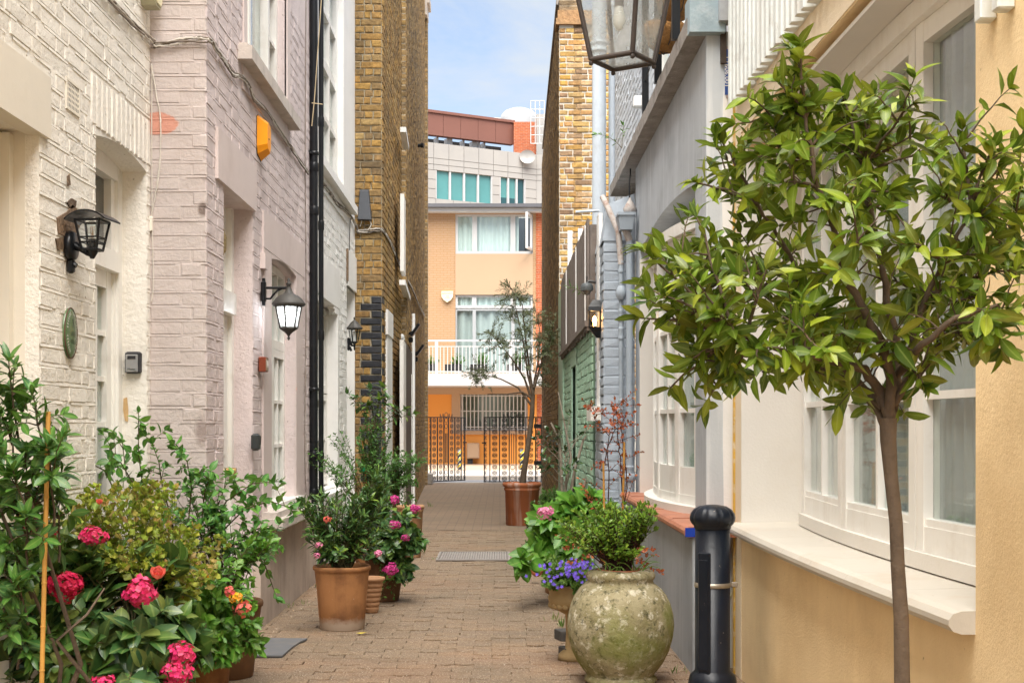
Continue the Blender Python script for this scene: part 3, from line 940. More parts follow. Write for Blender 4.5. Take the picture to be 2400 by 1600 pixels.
mko = mk.build('carved_mask', mat('carved_stone', (.42, .32, .16), .9, .3, 20, 1.0, 35, .03, dirt=(.12, .09, .05), damt=.8, ds=28, dlo=.45), ph)
bk = MB(); W.slab(bk, pd[0], pd[1], -.1, .03, -.3, .06); bk.build('threshold', M_stone, ph)
# upper sash window
mb = MB(); W.slab(mb, .86, 2.80, 3.395, 3.475, -.10, .085); W.slab(mb, .90, 2.76, 3.475, 3.50, -.11, .05); mb.build('window_sill', M_stone, ph)
mb = MB(); W.slab(mb, .98, 2.66, 3.25, 3.395, -.02, .012); mb.build('sill_bed', M_pink_flat, ph)
mb = MB(); W.slab(mb, pu[1], pu[1] + .12, 3.5, 5.3, -.01, .012); W.slab(mb, pu[0] - .1, pu[0], 3.5, 5.3, -.01, .012); mb.build('render_band', M_pink_flat, ph)
window(ph, W, pu[0], pu[0] + .40, 3.50, 5.15, -.06, 1, 4, M_wood, fw=.05, bar=.03, dep=.08, sash=True, curtain=None)
window(ph, W, pu[0] + .402, pu[0] + 1.16, 3.50, 5.15, -.05, 1, 2, M_wood, fw=.06, bar=.035, dep=.09, sash=True, curtain=M_net)
window(ph, W, pu[0] + 1.162, pu[1], 3.50, 5.15, -.06, 1, 4, M_wood, fw=.05, bar=.03, dep=.08, sash=True, curtain=None)
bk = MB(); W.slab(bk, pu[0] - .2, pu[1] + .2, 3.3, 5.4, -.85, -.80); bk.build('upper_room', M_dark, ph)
# bare peach patch where old paint shows on the return wall, and grubby corners
patch(M_pinklight, (-1.79, 7.1, WJ.uz(380, 284)[1]), (.14, .3, .072), (.60, .29, .215))
patch(M_pinklight, (-1.545, 7.1, WJ.uz(470, 480)[1]), (.035, .3, .05), (.22, .17, .15), .55, .9)
patch(M_pinklight, (-1.55, 7.1, WJ.uz(460, 990)[1]), (.05, .3, .10), (.36, .29, .27), .45, .95)
rf = MB(); rf.box(-5.5, -1.5, -2, 14.4, 6.6, 6.8); rf.build('roof', M_stone, ph)

# ================================================================== the second white house
wh = house('painted_brick_house', (-1.53, 12.7, 0), 'bright white painted house behind the black drainpipes with tall sash window')
W = WW = Wall((-1.53, 11.0), (-1.53, 14.4))
uw = (.72, 2.36, 3.50, 5.60); lw = (.42, 1.80, .70, 2.36); dr = (2.62, 3.36, 0, 2.66)
mb = MB(); W.solid(mb, 0, 3.4, -.1, 6.6, .3, [uw, lw, dr]); mb.build('wall', M_white_flat, wh)
lwb = (.0, 1.98, 2.25, 2.72)
bricks(wh, W, .06, 3.39, 0, 3.22, M_white, [(lw[0] - .1, lw[1] + .05, .6, 2.7), lwb, (dr[0] - .03, 3.5, 0, 3.02), (0, 1.85, 0, .6)], n_ind=150, seed=8, joint=.010, ridge=.0042, vj=.005, jz=.004, proud=.0038, chip=.004)
mb = MB(); W.slab(mb, .05, 1.98, 2.363, 2.72, -.02, .012); W.slab(mb, lw[1] + .003, 1.86, .6, 2.36, -.02, .010)
for k, (a, b, z) in enumerate(((.42, .62, 2.31), (.62, .72, 2.335), (1.60, 1.80, 2.30), (1.50, 1.60, 2.335))):
    W.slab(mb, a, b, z, 2.361, -.05, .011 - .001 * k)
mb.build('lintel', M_white_flat, wh)
mb = MB(); W.slab(mb, dr[0] - .03, 3.39, 2.66, 3.02, -.02, .02); mb.build('door_panel_surround', M_white_flat, wh)
mb = MB(); W.slab(mb, dr[0] - .06, dr[0] - .032, 2.70, 3.02, -.02, .024); mb.build('bare_brick_edge', M_strip, wh)
window(wh, W, uw[0], uw[1], uw[2], uw[3], -.06, 3, 4, M_wood, fw=.075, bar=.05, dep=.07, sash=True, curtain=M_net, inner=.14)
window(wh, W, lw[0], lw[1], .72, 1.55, -.09, 4, 2, M_wood, fw=.06, bar=.03, dep=.06, curtain=M_net, inner=.13)
window(wh, W, lw[0], lw[1], 1.56, 2.34, -.09, 4, 1, M_wood, fw=.06, bar=.03, dep=.06, curtain=M_net, inner=.13)
mb = MB(); W.slab(mb, .2, 2.86, 3.40, 3.475, -.1, .085); W.slab(mb, .25, 2.8, 3.475, 3.5, -.1, .06); W.slab(mb, .4, 2.62, 3.27, 3.40, -.02, .014); mb.build('window_sill', M_white_flat, wh)
mb = MB(); W.slab(mb, .2, 1.95, .60, .68, -.1, .09); W.slab(mb, .0, 1.9, -.05, .6, -.02, .04); mb.build('lower_sill', M_white_flat, wh)
fr = MB(); W.slab(fr, dr[0], dr[0] + .06, 0, 2.66, -.28, -.16); W.slab(fr, dr[1] - .05, dr[1], 0, 2.66, -.28, -.16); W.slab(fr, dr[0] + .06, dr[1] - .05, 0, 2.6, -.26, -.2); fr.build('door', M_wood, wh)
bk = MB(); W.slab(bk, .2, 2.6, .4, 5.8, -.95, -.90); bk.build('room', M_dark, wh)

# ================================================================== tall stock-brick house on the left
lb = house('stock_brick_house', (-1.4, 18, 0), 'tall yellow stock brick house with dark brick corner beyond the white house')
W = LP = Wall((-1.535, 14.4), (-1.247, 14.4))
W1 = Wall((-1.247, 14.4), (-1.247, 17.2)); W2 = Wall((-1.19, 17.2), (-1.62, 29.4)); WS = Wall((-1.247, 17.2), (-1.19, 17.2))
HT = 10.9
mb = MB(); W.solid(mb, 0, .282, -.1, HT, .25); W1.solid(mb, .004, 2.8, -.1, HT, .25); mb.build('wall', M_mortar, lb)
mb = MB(); W2.solid(mb, 0, W2.L, -.1, HT, .4); WS.solid(mb, 0, .056, -.1, HT, .2); mb.build('receding_wall', M_lbside, lb)
mb = MB(); mb.box(-6, -1.9, 14.5, 29.5, -.1, HT - .3); mb.box(-6, -1.56, 29.3, 29.6, -.1, HT); mb.build('body', M_lbside, lb)
def quoin(u, z): return z < 2.60 and u > .13
rowpat = lambda r: None
def pier_bricks():
    rg = random.Random(12); ch = .075
    for r in range(int(5.9 / ch)):
        z = r * ch + ch / 2
        L = .29
        a = .225 if r % 2 else .115
        if z < 2.60: segs = [(0, L - a - .005, 0), (L - a, L, 1)]
        else: segs = [(0, L - a, 0), (L - a, L, 0)] if r % 3 else [(0, .105, 0), (.105, .20, 0), (.20, L, 0)]
        out = []
        for s0, s1, d in segs:
            if s1 - s0 > .13 and not d and rg.random() < .6 and s1 - s0 < .2:
                mid = s0 + (s1 - s0) * rg.uniform(.4, .6); out += [(s0, mid, d), (mid, s1, d)]
            else: out.append((s0, s1, d))
        for s0, s1, d in out:
            me = brick_mesh(s1 - s0 - .011, .064, .012 if not d else .016, M_bluebrick if d else M_stock, rg.randrange(5), .0045)
            place('brick', me, LP.M((s0 + s1) / 2, z, (rg.random() - .5) * .005), lb)
pier_bricks()
wj = (W1.ua(884), W1.ua(896))
bricks(lb, W1, .018, 2.8, 0, 6.6, M_stock, [(wj[0] - .02, wj[1] + .02, 0, 2.52)], n_ind=90, seed=14, proud=.011, chip=.004, mt2=M_bluebrick, mt2_test=lambda u, z: z < 2.6 and u < .13 and int(z / .075) % 2 == 0)
mb = MB(); W1.slab(mb, wj[0] - .02, wj[1] + .02, 2.25, 2.52, -.05, .035); W1.slab(mb, wj[0] + .03, wj[1] + .02, 0, 2.25, -.05, .025); mb.build('door_surround', M_white_flat, lb)
bricks(lb, W2, .0, W2.L, 0, 10.8, M_stockfar, [(W2.ua(921), W2.ua(948), 0, 2.35)], n_ind=0, seed=15, proud=.009, chip=.004, bond='random')
mb = MB(); mb.box(-1.80, -1.55, 29.0, 29.62, 10.0, 10.25); mb.box(-1.75, -1.50, 29.0, 29.7, 10.25, 10.42); mb.build('cornice', M_stone, lb)
for (xa, xb, ya, yb) in ((923, 927, 445, 622), (922, 928, 780, 1180), (943, 947, 860, 1180)):
    u0 = W2.ua(xa); u1 = W2.ua(xb); Y = W2.pt(u0, 0).y
    mb = MB(); W2.slab(mb, u0, u1, max(0, 1.25 + (980 - yb) * Y / FD), 1.25 + (980 - ya) * Y / FD, -.02, .025); mb.build('window_frame', M_wood, lb)
u0 = W2.ua(916); Y = W2.pt(u0, 0).y
mb = MB(); W2.slab(mb, W2.ua(921), W2.ua(934), 1.25 + (980 - 640) * Y / FD, 1.25 + (980 - 628) * Y / FD, -.02, .05); W2.slab(mb, W2.ua(923), W2.ua(930), 1.25 + (980 - 262) * Y / FD, 1.25 + (980 - 250) * Y / FD, -.02, .05); mb.build('window_sill', M_white_flat, lb)
mb = MB(); W2.slab(mb, W2.ua(927), W2.ua(945), 0, 2.3, -.02, .012); mb.build('recessed_door', mat('weathered_brown_door', (.10, .075, .055), .7, .15, 4, .3, 40), lb)

# ================================================================== right-hand stock-brick house
rb = house('stock_brick_house', (1.0, 22, 0), 'yellow brick gable with wide pale mortar joints behind the grey drainpipe')
W = RF = Wall((.785, 18.1), (1.95, 18.1)); W2r = Wall((.905, 29.4), (.785, 18.1))
mb = MB(); W.solid(mb, 0, 1.16, -.1, 6.57, .25); mb.build('wall', M_mortarw, rb)
mb = MB(); W2r.solid(mb, 0, W2r.L - .002, -.1, 6.95, .3); mb.box(1.09, 5, 18.4, 29.4, -.1, 6.6); mb.build('receding_wall', M_rbside, rb)
bricks(rb, W, .0, 1.15, 1.5, 6.55, M_stockpale, ch=.0775, joint=.020, vj=.012, bond='random', n_ind=295, seed=21, proud=.010, chip=.005, jz=.006)
mb = MB(); mb.box(.74, 1.95, 18.05, 18.42, 6.57, 6.65); mb.box(.765, 1.95, 18.07, 18.40, 6.65, 6.76); mb.build('coping', M_stockpale, rb)
bricks(rb, W2r, .0, W2r.L - .01, 0, 6.9, M_shadefar, n_ind=0, seed=22, proud=.009, chip=.004, bond='random')
mb = MB(); W2r.slab(mb, 3.5, W2r.L - .35, 6.95, 7.02, -.32, .03); W2r.slab(mb, 1.0, 5.5, 7.02, 7.10, -.30, .02); mb.build('parapet', M_ledge, rb)

# ================================================================== green wall with old timber cladding
gw = thing('green_wall', (.8, 15, 0), 'mint green painted brick garden wall with grey boarding above', 'wall')
W = GW = Wall((.8, 18.05), (.8, 11.7))
nic = (W.ua(1316), W.ua(1326), 0, 1.90)
mb = MB(); W.solid(mb, 0, W.L, -.1, 2.2, .25, [nic]); mb.build('backing', mat('green_joint', (.10, .16, .11), .8, .1, 3, .3), gw)
pl0, pl1 = W.ua(1281), W.ua(1298)
bricks(gw, W, pl1 - .0, W.L, 0, 2.17, M_green, [(nic[0] - .16, nic[1] + .16, 0, 2.05)], n_ind=240, seed=23, proud=.012, chip=.006, joint=.012, bond='english', jz=.006)
mb = MB(); W.slab(mb, 0, pl1, -.05, 3.0, -.02, .03); mb.build('pilaster', M_greenflat, gw)
mb = MB(); W.slab(mb, nic[0] - .16, nic[0], 0, 2.0, -.02, .018); W.slab(mb, nic[1], nic[1] + .16, 0, 2.0, -.02, .018); W.slab(mb, nic[0] - .16, nic[1] + .16, 1.90, 2.05, -.02, .019); W.slab(mb, nic[0], nic[1], 0, 1.9, -.18, -.14); mb.build('door_frame', M_greenflat, gw)
M_board = mat('silvered_board', (.165, .135, .115), .9, .2, 7, .8, 70, .006, dirt=(.07, .06, .05), damt=.5, ds=12, streak=(.24, .21, .19), samt=.5)
nb = 40; uu0 = pl1 + .05; uu1 = W.L + .02
bm_ = MB(); W.slab(bm_, uu0, uu1, 2.12, 2.98, -.03, .03); W.slab(bm_, uu0, uu1, 2.11, 2.16, -.0, .075); bm_.build('board_frame', M_board, gw)
rg = random.Random(4)
for k in range(nb):
    a = uu0 + (uu1 - uu0) * k / nb; b = uu0 + (uu1 - uu0) * (k + 1) / nb - .008
    mb = MB(); W.slab(mb, a, b, 2.08 + rg.uniform(-.02, .02), 3.02 + rg.uniform(-.012, .012), .034, .052 + rg.uniform(0, .006)); mb.build('board', M_board, gw)
for x in (1313, 1337, 1360):
    u = W.ua(x); mb = MB(); W.slab(mb, u - .014, u + .014, 2.12, 3.0, .05, .066); mb.build('cover_strip', M_white_flat, gw)
mb = MB()
for (xa, ya, yb, Y) in ((1309, 530, 640, 17.2), (1333, 525, 560, 16.6), (1355, 525, 545, 16.0)):
    p = D(xa, yb, Y); q = D(xa, ya, Y); mb.box(p.x - .03, p.x + .03, Y - .02, Y + .02, 2.9, q.z)
mb.build('white_post', M_white_flat, gw)
# ================================================================== grey house on the right
gh = house('grey_rendered_house', (1.1, 9, 0), 'blue-grey rendered house with bow window and red tiled sill')
W = GF = Wall((1.07, 10.78), (1.07, 7.09))
ho = (.36, 3.30, .70, 2.66)
mb = MB(); W.solid(mb, 0, 3.69, -.1, 3.30, .40, [ho]); W.arch(mb, ho[0], ho[1], 2.58, .08, .399); mb.build('wall', M_grey, gh)
mb = MB(); W.slab(mb, ho[0] - .05, ho[1] + .6, -.05, .695, -.05, .10); mb.build('plinth', M_greylow, gh)
# ledge slab and roof terrace
mb = MB()
n = 26; rg = random.Random(9)
WL = Wall((1.07, 12.05), (1.07, 7.10))
for k in range(n):
    a = WL.L * k / n; b = WL.L * (k + 1) / n - .0
    j = rg.uniform(-.002, .002)
    WL.slab(mb, a, b, 3.28 + j * .3, 3.375 + j, -.10, .10 + j)
mb.build('ledge', M_ledge, gh)
mb = MB(); mb.box(1.16, 1.4, 7.12, 12.0, 3.18, 3.30); mb.build('terrace_slab', M_ledge, gh)
# set-back upper wall, painted brick
WU = Wall((1.30, 15.7), (1.30, 7.6))
mb = MB(); WU.solid(mb, 0, WU.L, 2.9, 6.9, .3); mb.build('upper_wall', M_greylight, gh)
bricks(gh, WU, .0, 4.2, 2.95, 6.2, M_greylight, n_ind=90, seed=31, vj=.003, proud=.005, chip=.004)
u, z = WU.uz(1480, 235)
mb = MB(); mb.bbox(WU.pt(u, z, .04), .10, .12, .10, WU.R3, .01); mb.build('white_block', M_white_flat, gh)
wu = window(gh, WU, 5.0, 6.1, 3.6, 5.6, .05, 2, 3, M_wood, fw=.07, panes=True, curtain=M_net)
wu = window(gh, WU, 6.5, 7.6, 3.6, 5.6, .05, 2, 3, M_wood, fw=.07, panes=True, curtain=M_net)
# end wall towards the yellow house with peeling white paint
WE = Wall((1.072, 7.088), (1.42, 7.088))
mb = MB(); WE.solid(mb, .0, .33, -.1, 3.30, .3); mb.build('end_wall', mat('pale_grey_streaked', (.50, .53, .55), .7, .08, 1.6, .35, 50, .005, streak=(.78, .78, .77), samt=.8), gh)
mb = MB()
ol = [(.088, 0), (.2, 0), (.2, 3.30), (.13, 3.30), (.10, 3.12), (.085, 2.95), (.078, 2.5), (.09, 1.9), (.084, 1.2), (.092, .6)]
mb.prism([WE.pt(a, z, .001) for a, z in ol], WE.n * .004); mb.build('peeling_paint', M_white, gh)
mb = MB()
ol = [(.128, 0), (.145, 0), (.145, 3.2), (.135, 3.0), (.130, 2.2), (.138, 1.6), (.128, .9)]
mb.prism([WE.pt(a, z, .006) for a, z in ol], WE.n * .003); mb.build('cream_paint_edge', M_yellowpale, gh)
mb = MB(); mb.box(.975, 1.16, 7.02, 7.20, 3.28, 3.47); mb.build('parapet_end', mat('grey_blue_stone', (.30, .38, .42), .8, .12, 5, .6, 50, .008, dirt=(.5, .55, .57), damt=.5, ds=12), gh)
# recess: white reveal, floor, ceiling, bow window
mb = MB()
mb.box(1.472, 1.60, 7.3, 10.6, .5, 2.9); mb.build('recess_back', M_reveal, gh)
mb = MB(); W.slab(mb, ho[0] - .004, ho[0] + .006, .70, 2.53, -.40, .004); mb.build('reveal', M_reveal, gh)
mb = MB(); W.slab(mb, ho[0] + .008, ho[1] - .002, 2.40, 2.53, -.39, -.10); mb.build('window_head', M_reveal, gh)

def bow_window(parent, cx, cy, chord, sag, z0, z1, n, cols, rows, zsplit, fmat, label=None, hinge=True, base=.06, fw=.045, curt=None, zs=None, b_out=.06):
    """a shallow bow of n casements standing on a curved base; each casement a part with its panes"""
    h = chord / 2; rad = (h * h + sag * sag) / (2 * sag)
    half = math.asin(min(1, h / rad))
    P = lambda a, r=0: Vector((cx + rad - sag - (rad + r) * math.cos(a), cy - (rad + r) * math.sin(a), 0))
    ang = [-half + 2 * half * k / n for k in range(n + 1)]
    # curved base and head
    for nm, za, zb, r0, r1 in (('window_base', z0 - base, z0, -.10, b_out), ('window_top', z1, z1 + .07, -.09, .025)):
        mb = MB(); m = 28
        for k in range(m):
            a0 = -half + 2 * half * k / m; a1 = -half + 2 * half * (k + 1) / m
            q = [P(a0, r1), P(a1, r1), P(a1, r0), P(a0, r0)]
            mb.hexa([p + Vector((0, 0, za)) for p in q] + [p + Vector((0, 0, zb)) for p in q])
        mb.build(nm, M_reveal if nm == 'window_base' else fmat, parent)
    for k in range(n):
        p, q = P(ang[k]), P(ang[k + 1])
        w = Wall((p.x, p.y), (q.x, q.y)); L = w.L
        g = .004
        co = cols[k] if isinstance(cols, (list, tuple)) else cols
        mb = MB(); W_ = w
        wo = window(parent, w, g, L - g, z0 + .001, z1 - .001, 0, co, rows, fmat, fw=fw, bar=.026, dep=.055, curtain=curt, inner=.065, name='casement', zs=zs)
        if zsplit:
            mb = MB(); w.slab(mb, fw, L - fw, z0 + .02, z0 + zsplit, -.05, -.006); mb.build('lower_panel', fmat, wo)
bow_window(gh, 1.20, 8.95, 2.5, .17, .79, 2.40, 4, 2, 3, .22, M_wood, base=.07, curt=M_net)
bk = MB(); bk.box(1.9, 1.95, 7.2, 10.7, .4, 2.9); bk.build('room', mat('dim_room', (.10, .10, .10), .9, .1, 1, 0), gh)
# red tiles of the sill, one by one
WT = Wall((1.07, 10.55), (1.07, 6.86))
nt = 17; wt_ = WT.L / nt
for k in range(nt):
    a = k * wt_ + .0025; b = (k + 1) * wt_ - .0025
    j = random.uniform(-.003, .003)
    mb = MB(); o0, o1 = -.30, .145
    pr = [(o0, .695), (o1 - .02, .695), (o1, .712), (o1, .728), (o1 - .012, .742), (o1 - .03, .748 + j), (o0, .752 + j)]
    mb.prism([WT.pt(a, z, o) for o, z in pr], WT.u * (b - a)); mb.build('tile', M_tile, gh)
mb = MB(); WT.slab(mb, WT.L - .0015, WT.L + .004, .698, .744, -.05, .14); mb.build('glazed_tile_end', M_blue, gh)

# brick pilaster with pipes
pil = thing('brick_pilaster', (.93, 11.2, 0), 'blue-grey painted brick pilaster carrying a small lit black lantern', 'pilaster')
WPf = Wall((.82, 10.8), (1.068, 10.8)); WPs = Wall((.82, 11.698), (.82, 10.8))
mb = MB(); WPf.solid(mb, 0, .246, -.1, 2.72, .3); WPs.solid(mb, 0, .895, -.1, 2.72, .12); mb.build('body', M_greybrick, pil)
bricks(pil, WPf, .0, .248, 0, 2.70, M_greybrick, n_ind=75, seed=41, vj=.003, proud=.005, chip=.005, jz=.004)
bricks(pil, WPs, .0, .89, 0, 2.70, M_greybrick, n_ind=130, seed=42, vj=.003, proud=.005, chip=.005, jz=.004)
mb = MB(); q = [(.81, 10.79), (1.07, 10.79), (1.07, 11.7), (.81, 11.7)]
mb.hexa([V(x, y, 2.72) for x, y in q] + [V(.86, 10.83, 3.02), V(1.07, 10.83, 3.10), V(1.07, 11.6, 3.10), V(.86, 11.6, 3.02)]); mb.build('sloped_cap', M_greybrick, pil)
mb = MB(); WPs.slab(mb, .28, .52, 1.42, 3.0, -.02, .012); mb.build('white_stripe', M_white, pil)
mb = MB(); WPs.slab(mb, .10, .62, 1.30, 1.42, -.02, .085); mb.build('corbel_block', mat('chipped_white_block', (.74, .71, .65), .7, .06, 4, .4, 40, dirt=(.3, .24, .16), damt=.7, ds=14, dlo=.58), pil)

# ================================================================== yellow house on the right
yh = house('yellow_rendered_house', (1.3, 4.5, 0), 'warm yellow rendered house with white bow window and long cream sill')
W = YF = Wall((1.195, 6.96), (1.285, -3.0))
u_of = lambda Y: (6.96 - Y) / 9.96 * W.L
ho = (u_of(6.76), u_of(3.52), .76, 2.70)
mb = MB(); W.solid(mb, 0, W.L, -.1, 6.3, .55, [ho]); W.arch(mb, ho[0], ho[1], 2.67, .03, .549); mb.build('wall', M_yellow, yh)
mb = MB(); W.slab(mb, ho[0] + .0, ho[1] + .0, 2.705, 6.2, -.01, .004); W.slab(mb, 0, ho[0], .0, 6.2, -.01, .0035); mb.build('pale_lit_layer', M_yellowpale, yh)  # paler yellow layer: brighter light on the upper front put into colour
mb = MB(); W.slab(mb, ho[0] - .002, ho[0] + .008, .77, 2.62, -.54, .003); mb.build('reveal', M_reveal, yh)
# sill
mb = MB(); n = 7
for k in range(n):
    a = ho[0] - .06 + (ho[1] - ho[0] + .06) * k / n; b = ho[0] - .06 + (ho[1] - ho[0] + .06) * (k + 1) / n
    bulge = lambda u: .035 + .03 * math.sin(math.pi * (u - ho[0]) / (ho[1] - ho[0]))
    prof = [(-.45, .715), (.0, .715), (.022, .722), (.034, .738), (.034, .752), (.022, .768), (.0, .775), (-.45, .785)]
    A = [W.pt(a + .0012, z, o + (bulge(a) if o > -.1 else 0)) for o, z in prof]; B = [W.pt(b - .0012, z, o + (bulge(b) if o > -.1 else 0)) for o, z in prof]
    m = MB(); N = len(prof); m.add(A + B, [tuple(range(N)), tuple(range(2 * N - 1, N - 1, -1))] + [(i, (i + 1) % N, N + (i + 1) % N, N + i) for i in range(N)])
    m.build('sill_stone', M_sill, yh)
# bow window: tall casements in pairs
cyc = (6.74 + 3.54) / 2
bow_window(yh, 1.44, cyc - .10, 2.96, .065, .84, 2.58, 3, 2, 2, .11, M_wood, base=.055, fw=.07, curt=M_net, zs=[0, .27, 1], b_out=.014)
for ya, yb in ((6.75, 6.56), (3.56, 3.40)):
    mb = MB(); mb.box(1.53, 1.60, yb, ya, .79, 2.62); mb.build('side_panel', M_wood, yh)
mb = MB(); W.slab(mb, ho[0] + .01, ho[1] - .002, 2.652, 2.668, -.54, -.02); mb.build('window_head', M_reveal, yh)
bk = MB(); bk.box(2.3, 2.35, 3.0, 7.1, .4, 2.9); bk.build('room', mat('dim_room', (.10, .10, .10), .9, .1, 1, 0), yh)
# corrugated white panel above, ribs one by one
M_rib = mat('white_corrugated', (.74, .775, .755), .6, .06, 3, .4, 40, .004, dirt=(.35, .31, .26), damt=.55, ds=9, dlo=.52, streak=(.52, .49, .44), samt=.5)
nr = 30; a0 = u_of(6.86); a1 = u_of(3.9)
for k in range(nr):
    a = a0 + (a1 - a0) * k / nr; b = a0 + (a1 - a0) * (k + 1) / nr; w = b - a
    mb = MB(); zb = 2.855 + random.uniform(-.006, .006)
    pr = [(a, .012), (a + w * .15, .012), (a + w * .28, .055), (a + w * .72, .055), (a + w * .85, .012), (b - .001, .012), (b - .001, .004), (a, .004)]
    mb.prism([W.pt(u, zb, o) for u, o in pr], V(0, 0, 1.3)); mb.build('cladding_rib', M_rib, yh)
# white bracket ends at the top right
for xa, xb, yb in ((2284, 2318, 50), (2325, 2352, 25)):
    u, z = W.uz(xa, yb); 
    mb = MB(); mb.bbox(W.pt(u, z + .30, .022), .045, .042, .6, W.R3, .004); mb.build('bracket', M_rib, yh)
mb = MB(); W.slab(mb, .03, .047, 0, 3.3, .004, .014); mb.build('edge_strip', mat('ochre_paint', (.55, .34, .06), .7, .2, 8, .4, 50, dirt=(.7, .66, .58), damt=.7, ds=20, dlo=.5), yh)

# ================================================================== orange house across the street
oh = house('orange_house', (0, 42, 0), 'peach orange house with white balcony and barred window across the street')
W0 = Wall((-6, 44.5), (1.45, 44.5)); W = OU = Wall((-6, 43.6), (1.50, 43.6))
M_peachflat = mat('pale_peach_render', (.42, .29, .185), .7, .03, .6, .1, 30)
M_upvc = mat('white_frame', (.52, .52, .515), .4, .03, 1, 0)
M_orangeflat = mat('orange_render', (.74, .32, .07), .75, .05, .8, .2, 30)
x0, x1 = W.ua(1046), W.ua(1224)
uwin = (x0, x1, W.uz(0 + 1100, 583)[1], W.uz(1100, 491.6)[1])
lwin = (x0, x1, W.uz(1100, 856)[1], W.uz(1100, 677)[1])
ztop = W.uz(1100, 488)[1]; zsl = W.uz(1100, 862)[1]
mb = MB(); W.solid(mb, 0, W.ua(1231), zsl - .3, ztop, .3, [uwin, lwin]); mb.build('wall', M_orange, oh)
mb = MB(); W.slab(mb, x0, x1, lwin[3], uwin[2], -.1, .03); mb.build('spandrel_panel', M_peachflat, oh)
mb = MB(); W.slab(mb, W.ua(1231) + .002, W.ua(1262), zsl - .3, ztop, -.3, .02); mb.build('red_brick_edge', M_redbrick, oh)
mb = MB(); W.slab(mb, -2, W.ua(1244), W.uz(1100, 490)[1] + .001, W.uz(1100, 481.5)[1], -.3, .35); mb.build('fascia', M_upvc, oh)
mb = MB(); W.slab(mb, -2, W.ua(1262), W.uz(1100, 481)[1], W.uz(1100, 473)[1], -.4, .5); mb.build('gutter', mat('dark_gutter', (.10, .10, .11), .5, .1, 2, 0), oh)
M_cloth = mat('pale_curtain', (.78, .80, .76), .9, .05, 1, 0); M_clothg = mat('grey_curtain', (.42, .44, .44), .9, .05, 1, 0)
m1, m2 = W.ua(1090), W.ua(1178)
M_teal = glass('faint_green_glass', (.90, .95, .95), .03)
for a, b, cl, nm in ((x0, m1, M_cloth, 1), (m1 + .003, m2, M_cloth, 2), (m2 + .003, x1, M_cloth, 3)):
    window(oh, W, a, b, uwin[2], uwin[3], -.05, 1, 1, M_upvc, fw=.075, dep=.08, gmat=M_teal, curtain=None)
    drape(oh, W, a, b - (.45 if nm == 3 else 0), uwin[2], uwin[3], -.19, cl, .04, .22, nm)
cs = MB(); p = W.pt(x1 - .06, 0, -.02)
for z0_, z1_, o0, o1 in ((uwin[2] + .1, uwin[3] - .03, 0, .06), (uwin[2] + .1, uwin[3] - .03, .62, .68), (uwin[2] + .1, uwin[2] + .17, .06, .62), (uwin[3] - .10, uwin[3] - .03, .06, .62)):
    cs.hexa([V(p.x - .02 - o * .25, p.y - o, z) for z in (z0_,) for o in (o1,)] + [V(p.x + .05 - o1 * .25, p.y - o1, z0_), V(p.x + .05 - o0 * .25, p.y - o0, z0_), V(p.x - .02 - o0 * .25, p.y - o0, z0_)] + [V(p.x - .02 - o1 * .25, p.y - o1, z1_), V(p.x + .05 - o1 * .25, p.y - o1, z1_), V(p.x + .05 - o0 * .25, p.y - o0, z1_), V(p.x - .02 - o0 * .25, p.y - o0, z1_)])
cs.build('open_casement', M_upvc, oh)
bk = MB(); W.slab(bk, x0 - .3, x1 + .3, zsl - .2, ztop, -1.3, -1.2); bk.build('room', M_dark, oh)
zt = W.uz(1100, 707)[1]
for a, b in ((x0, W.ua(1089)), (W.ua(1089) + .003, W.ua(1178)), (W.ua(1178) + .003, x1)):
    window(oh, W, a, b, zt, lwin[3], -.05, 1, 1, M_upvc, fw=.07, dep=.08, gmat=M_teal)
    window(oh, W, a, b, lwin[2], zt - .03, -.06, 1, 1, mat('grey_frame', (.35, .36, .37), .5, .05, 1, 0), fw=.05, dep=.08)
drape(oh, W, x0, x1, zt, lwin[3], -.19, M_cloth, .04, .2, 5)
drape(oh, W, x0, x1, lwin[2], zt, -.21, M_clothg, .05, .30, 6)
# balcony
WB = Wall((-6, 42.2), (1.42, 42.2))
zb1 = WB.uz(1100, 857)[1]; zb0 = WB.uz(1100, 885.5)[1]
mb = MB(); WB.solid(mb, 0, WB.L, zb0, zb1, 2.2); mb.build('balcony_slab', mat('white_concrete', (.42, .415, .41), .8, .03, .5, .1, 20), oh)
zr = WB.uz(1100, 782)[1]; zr2 = WB.uz(1100, 795.5)[1]; zr3 = WB.uz(1100, 853)[1]
mb = MB(); WB.slab(mb, 0, WB.L, zr - .025, zr + .025, -.05, 0); WB.slab(mb, 0, WB.L, zr2 - .012, zr2 + .012, -.045, -.005); WB.slab(mb, 0, WB.L, zr3 - .015, zr3 + .015, -.045, -.005); mb.build('handrail', M_upvc, oh)
for k in range(34):
    xx = 960 + k * 8.5
    u = WB.ua(xx)
    th = .05 if xx in (960 + 8.5 * 5,) or k in (5, 25) else .011
    mb = MB(); WB.slab(mb, u - th, u + th, zb1, (zr - .03) if k in (5, 25) else zr2 - .013, -.04, -.01); mb.build('baluster', M_upvc, oh)
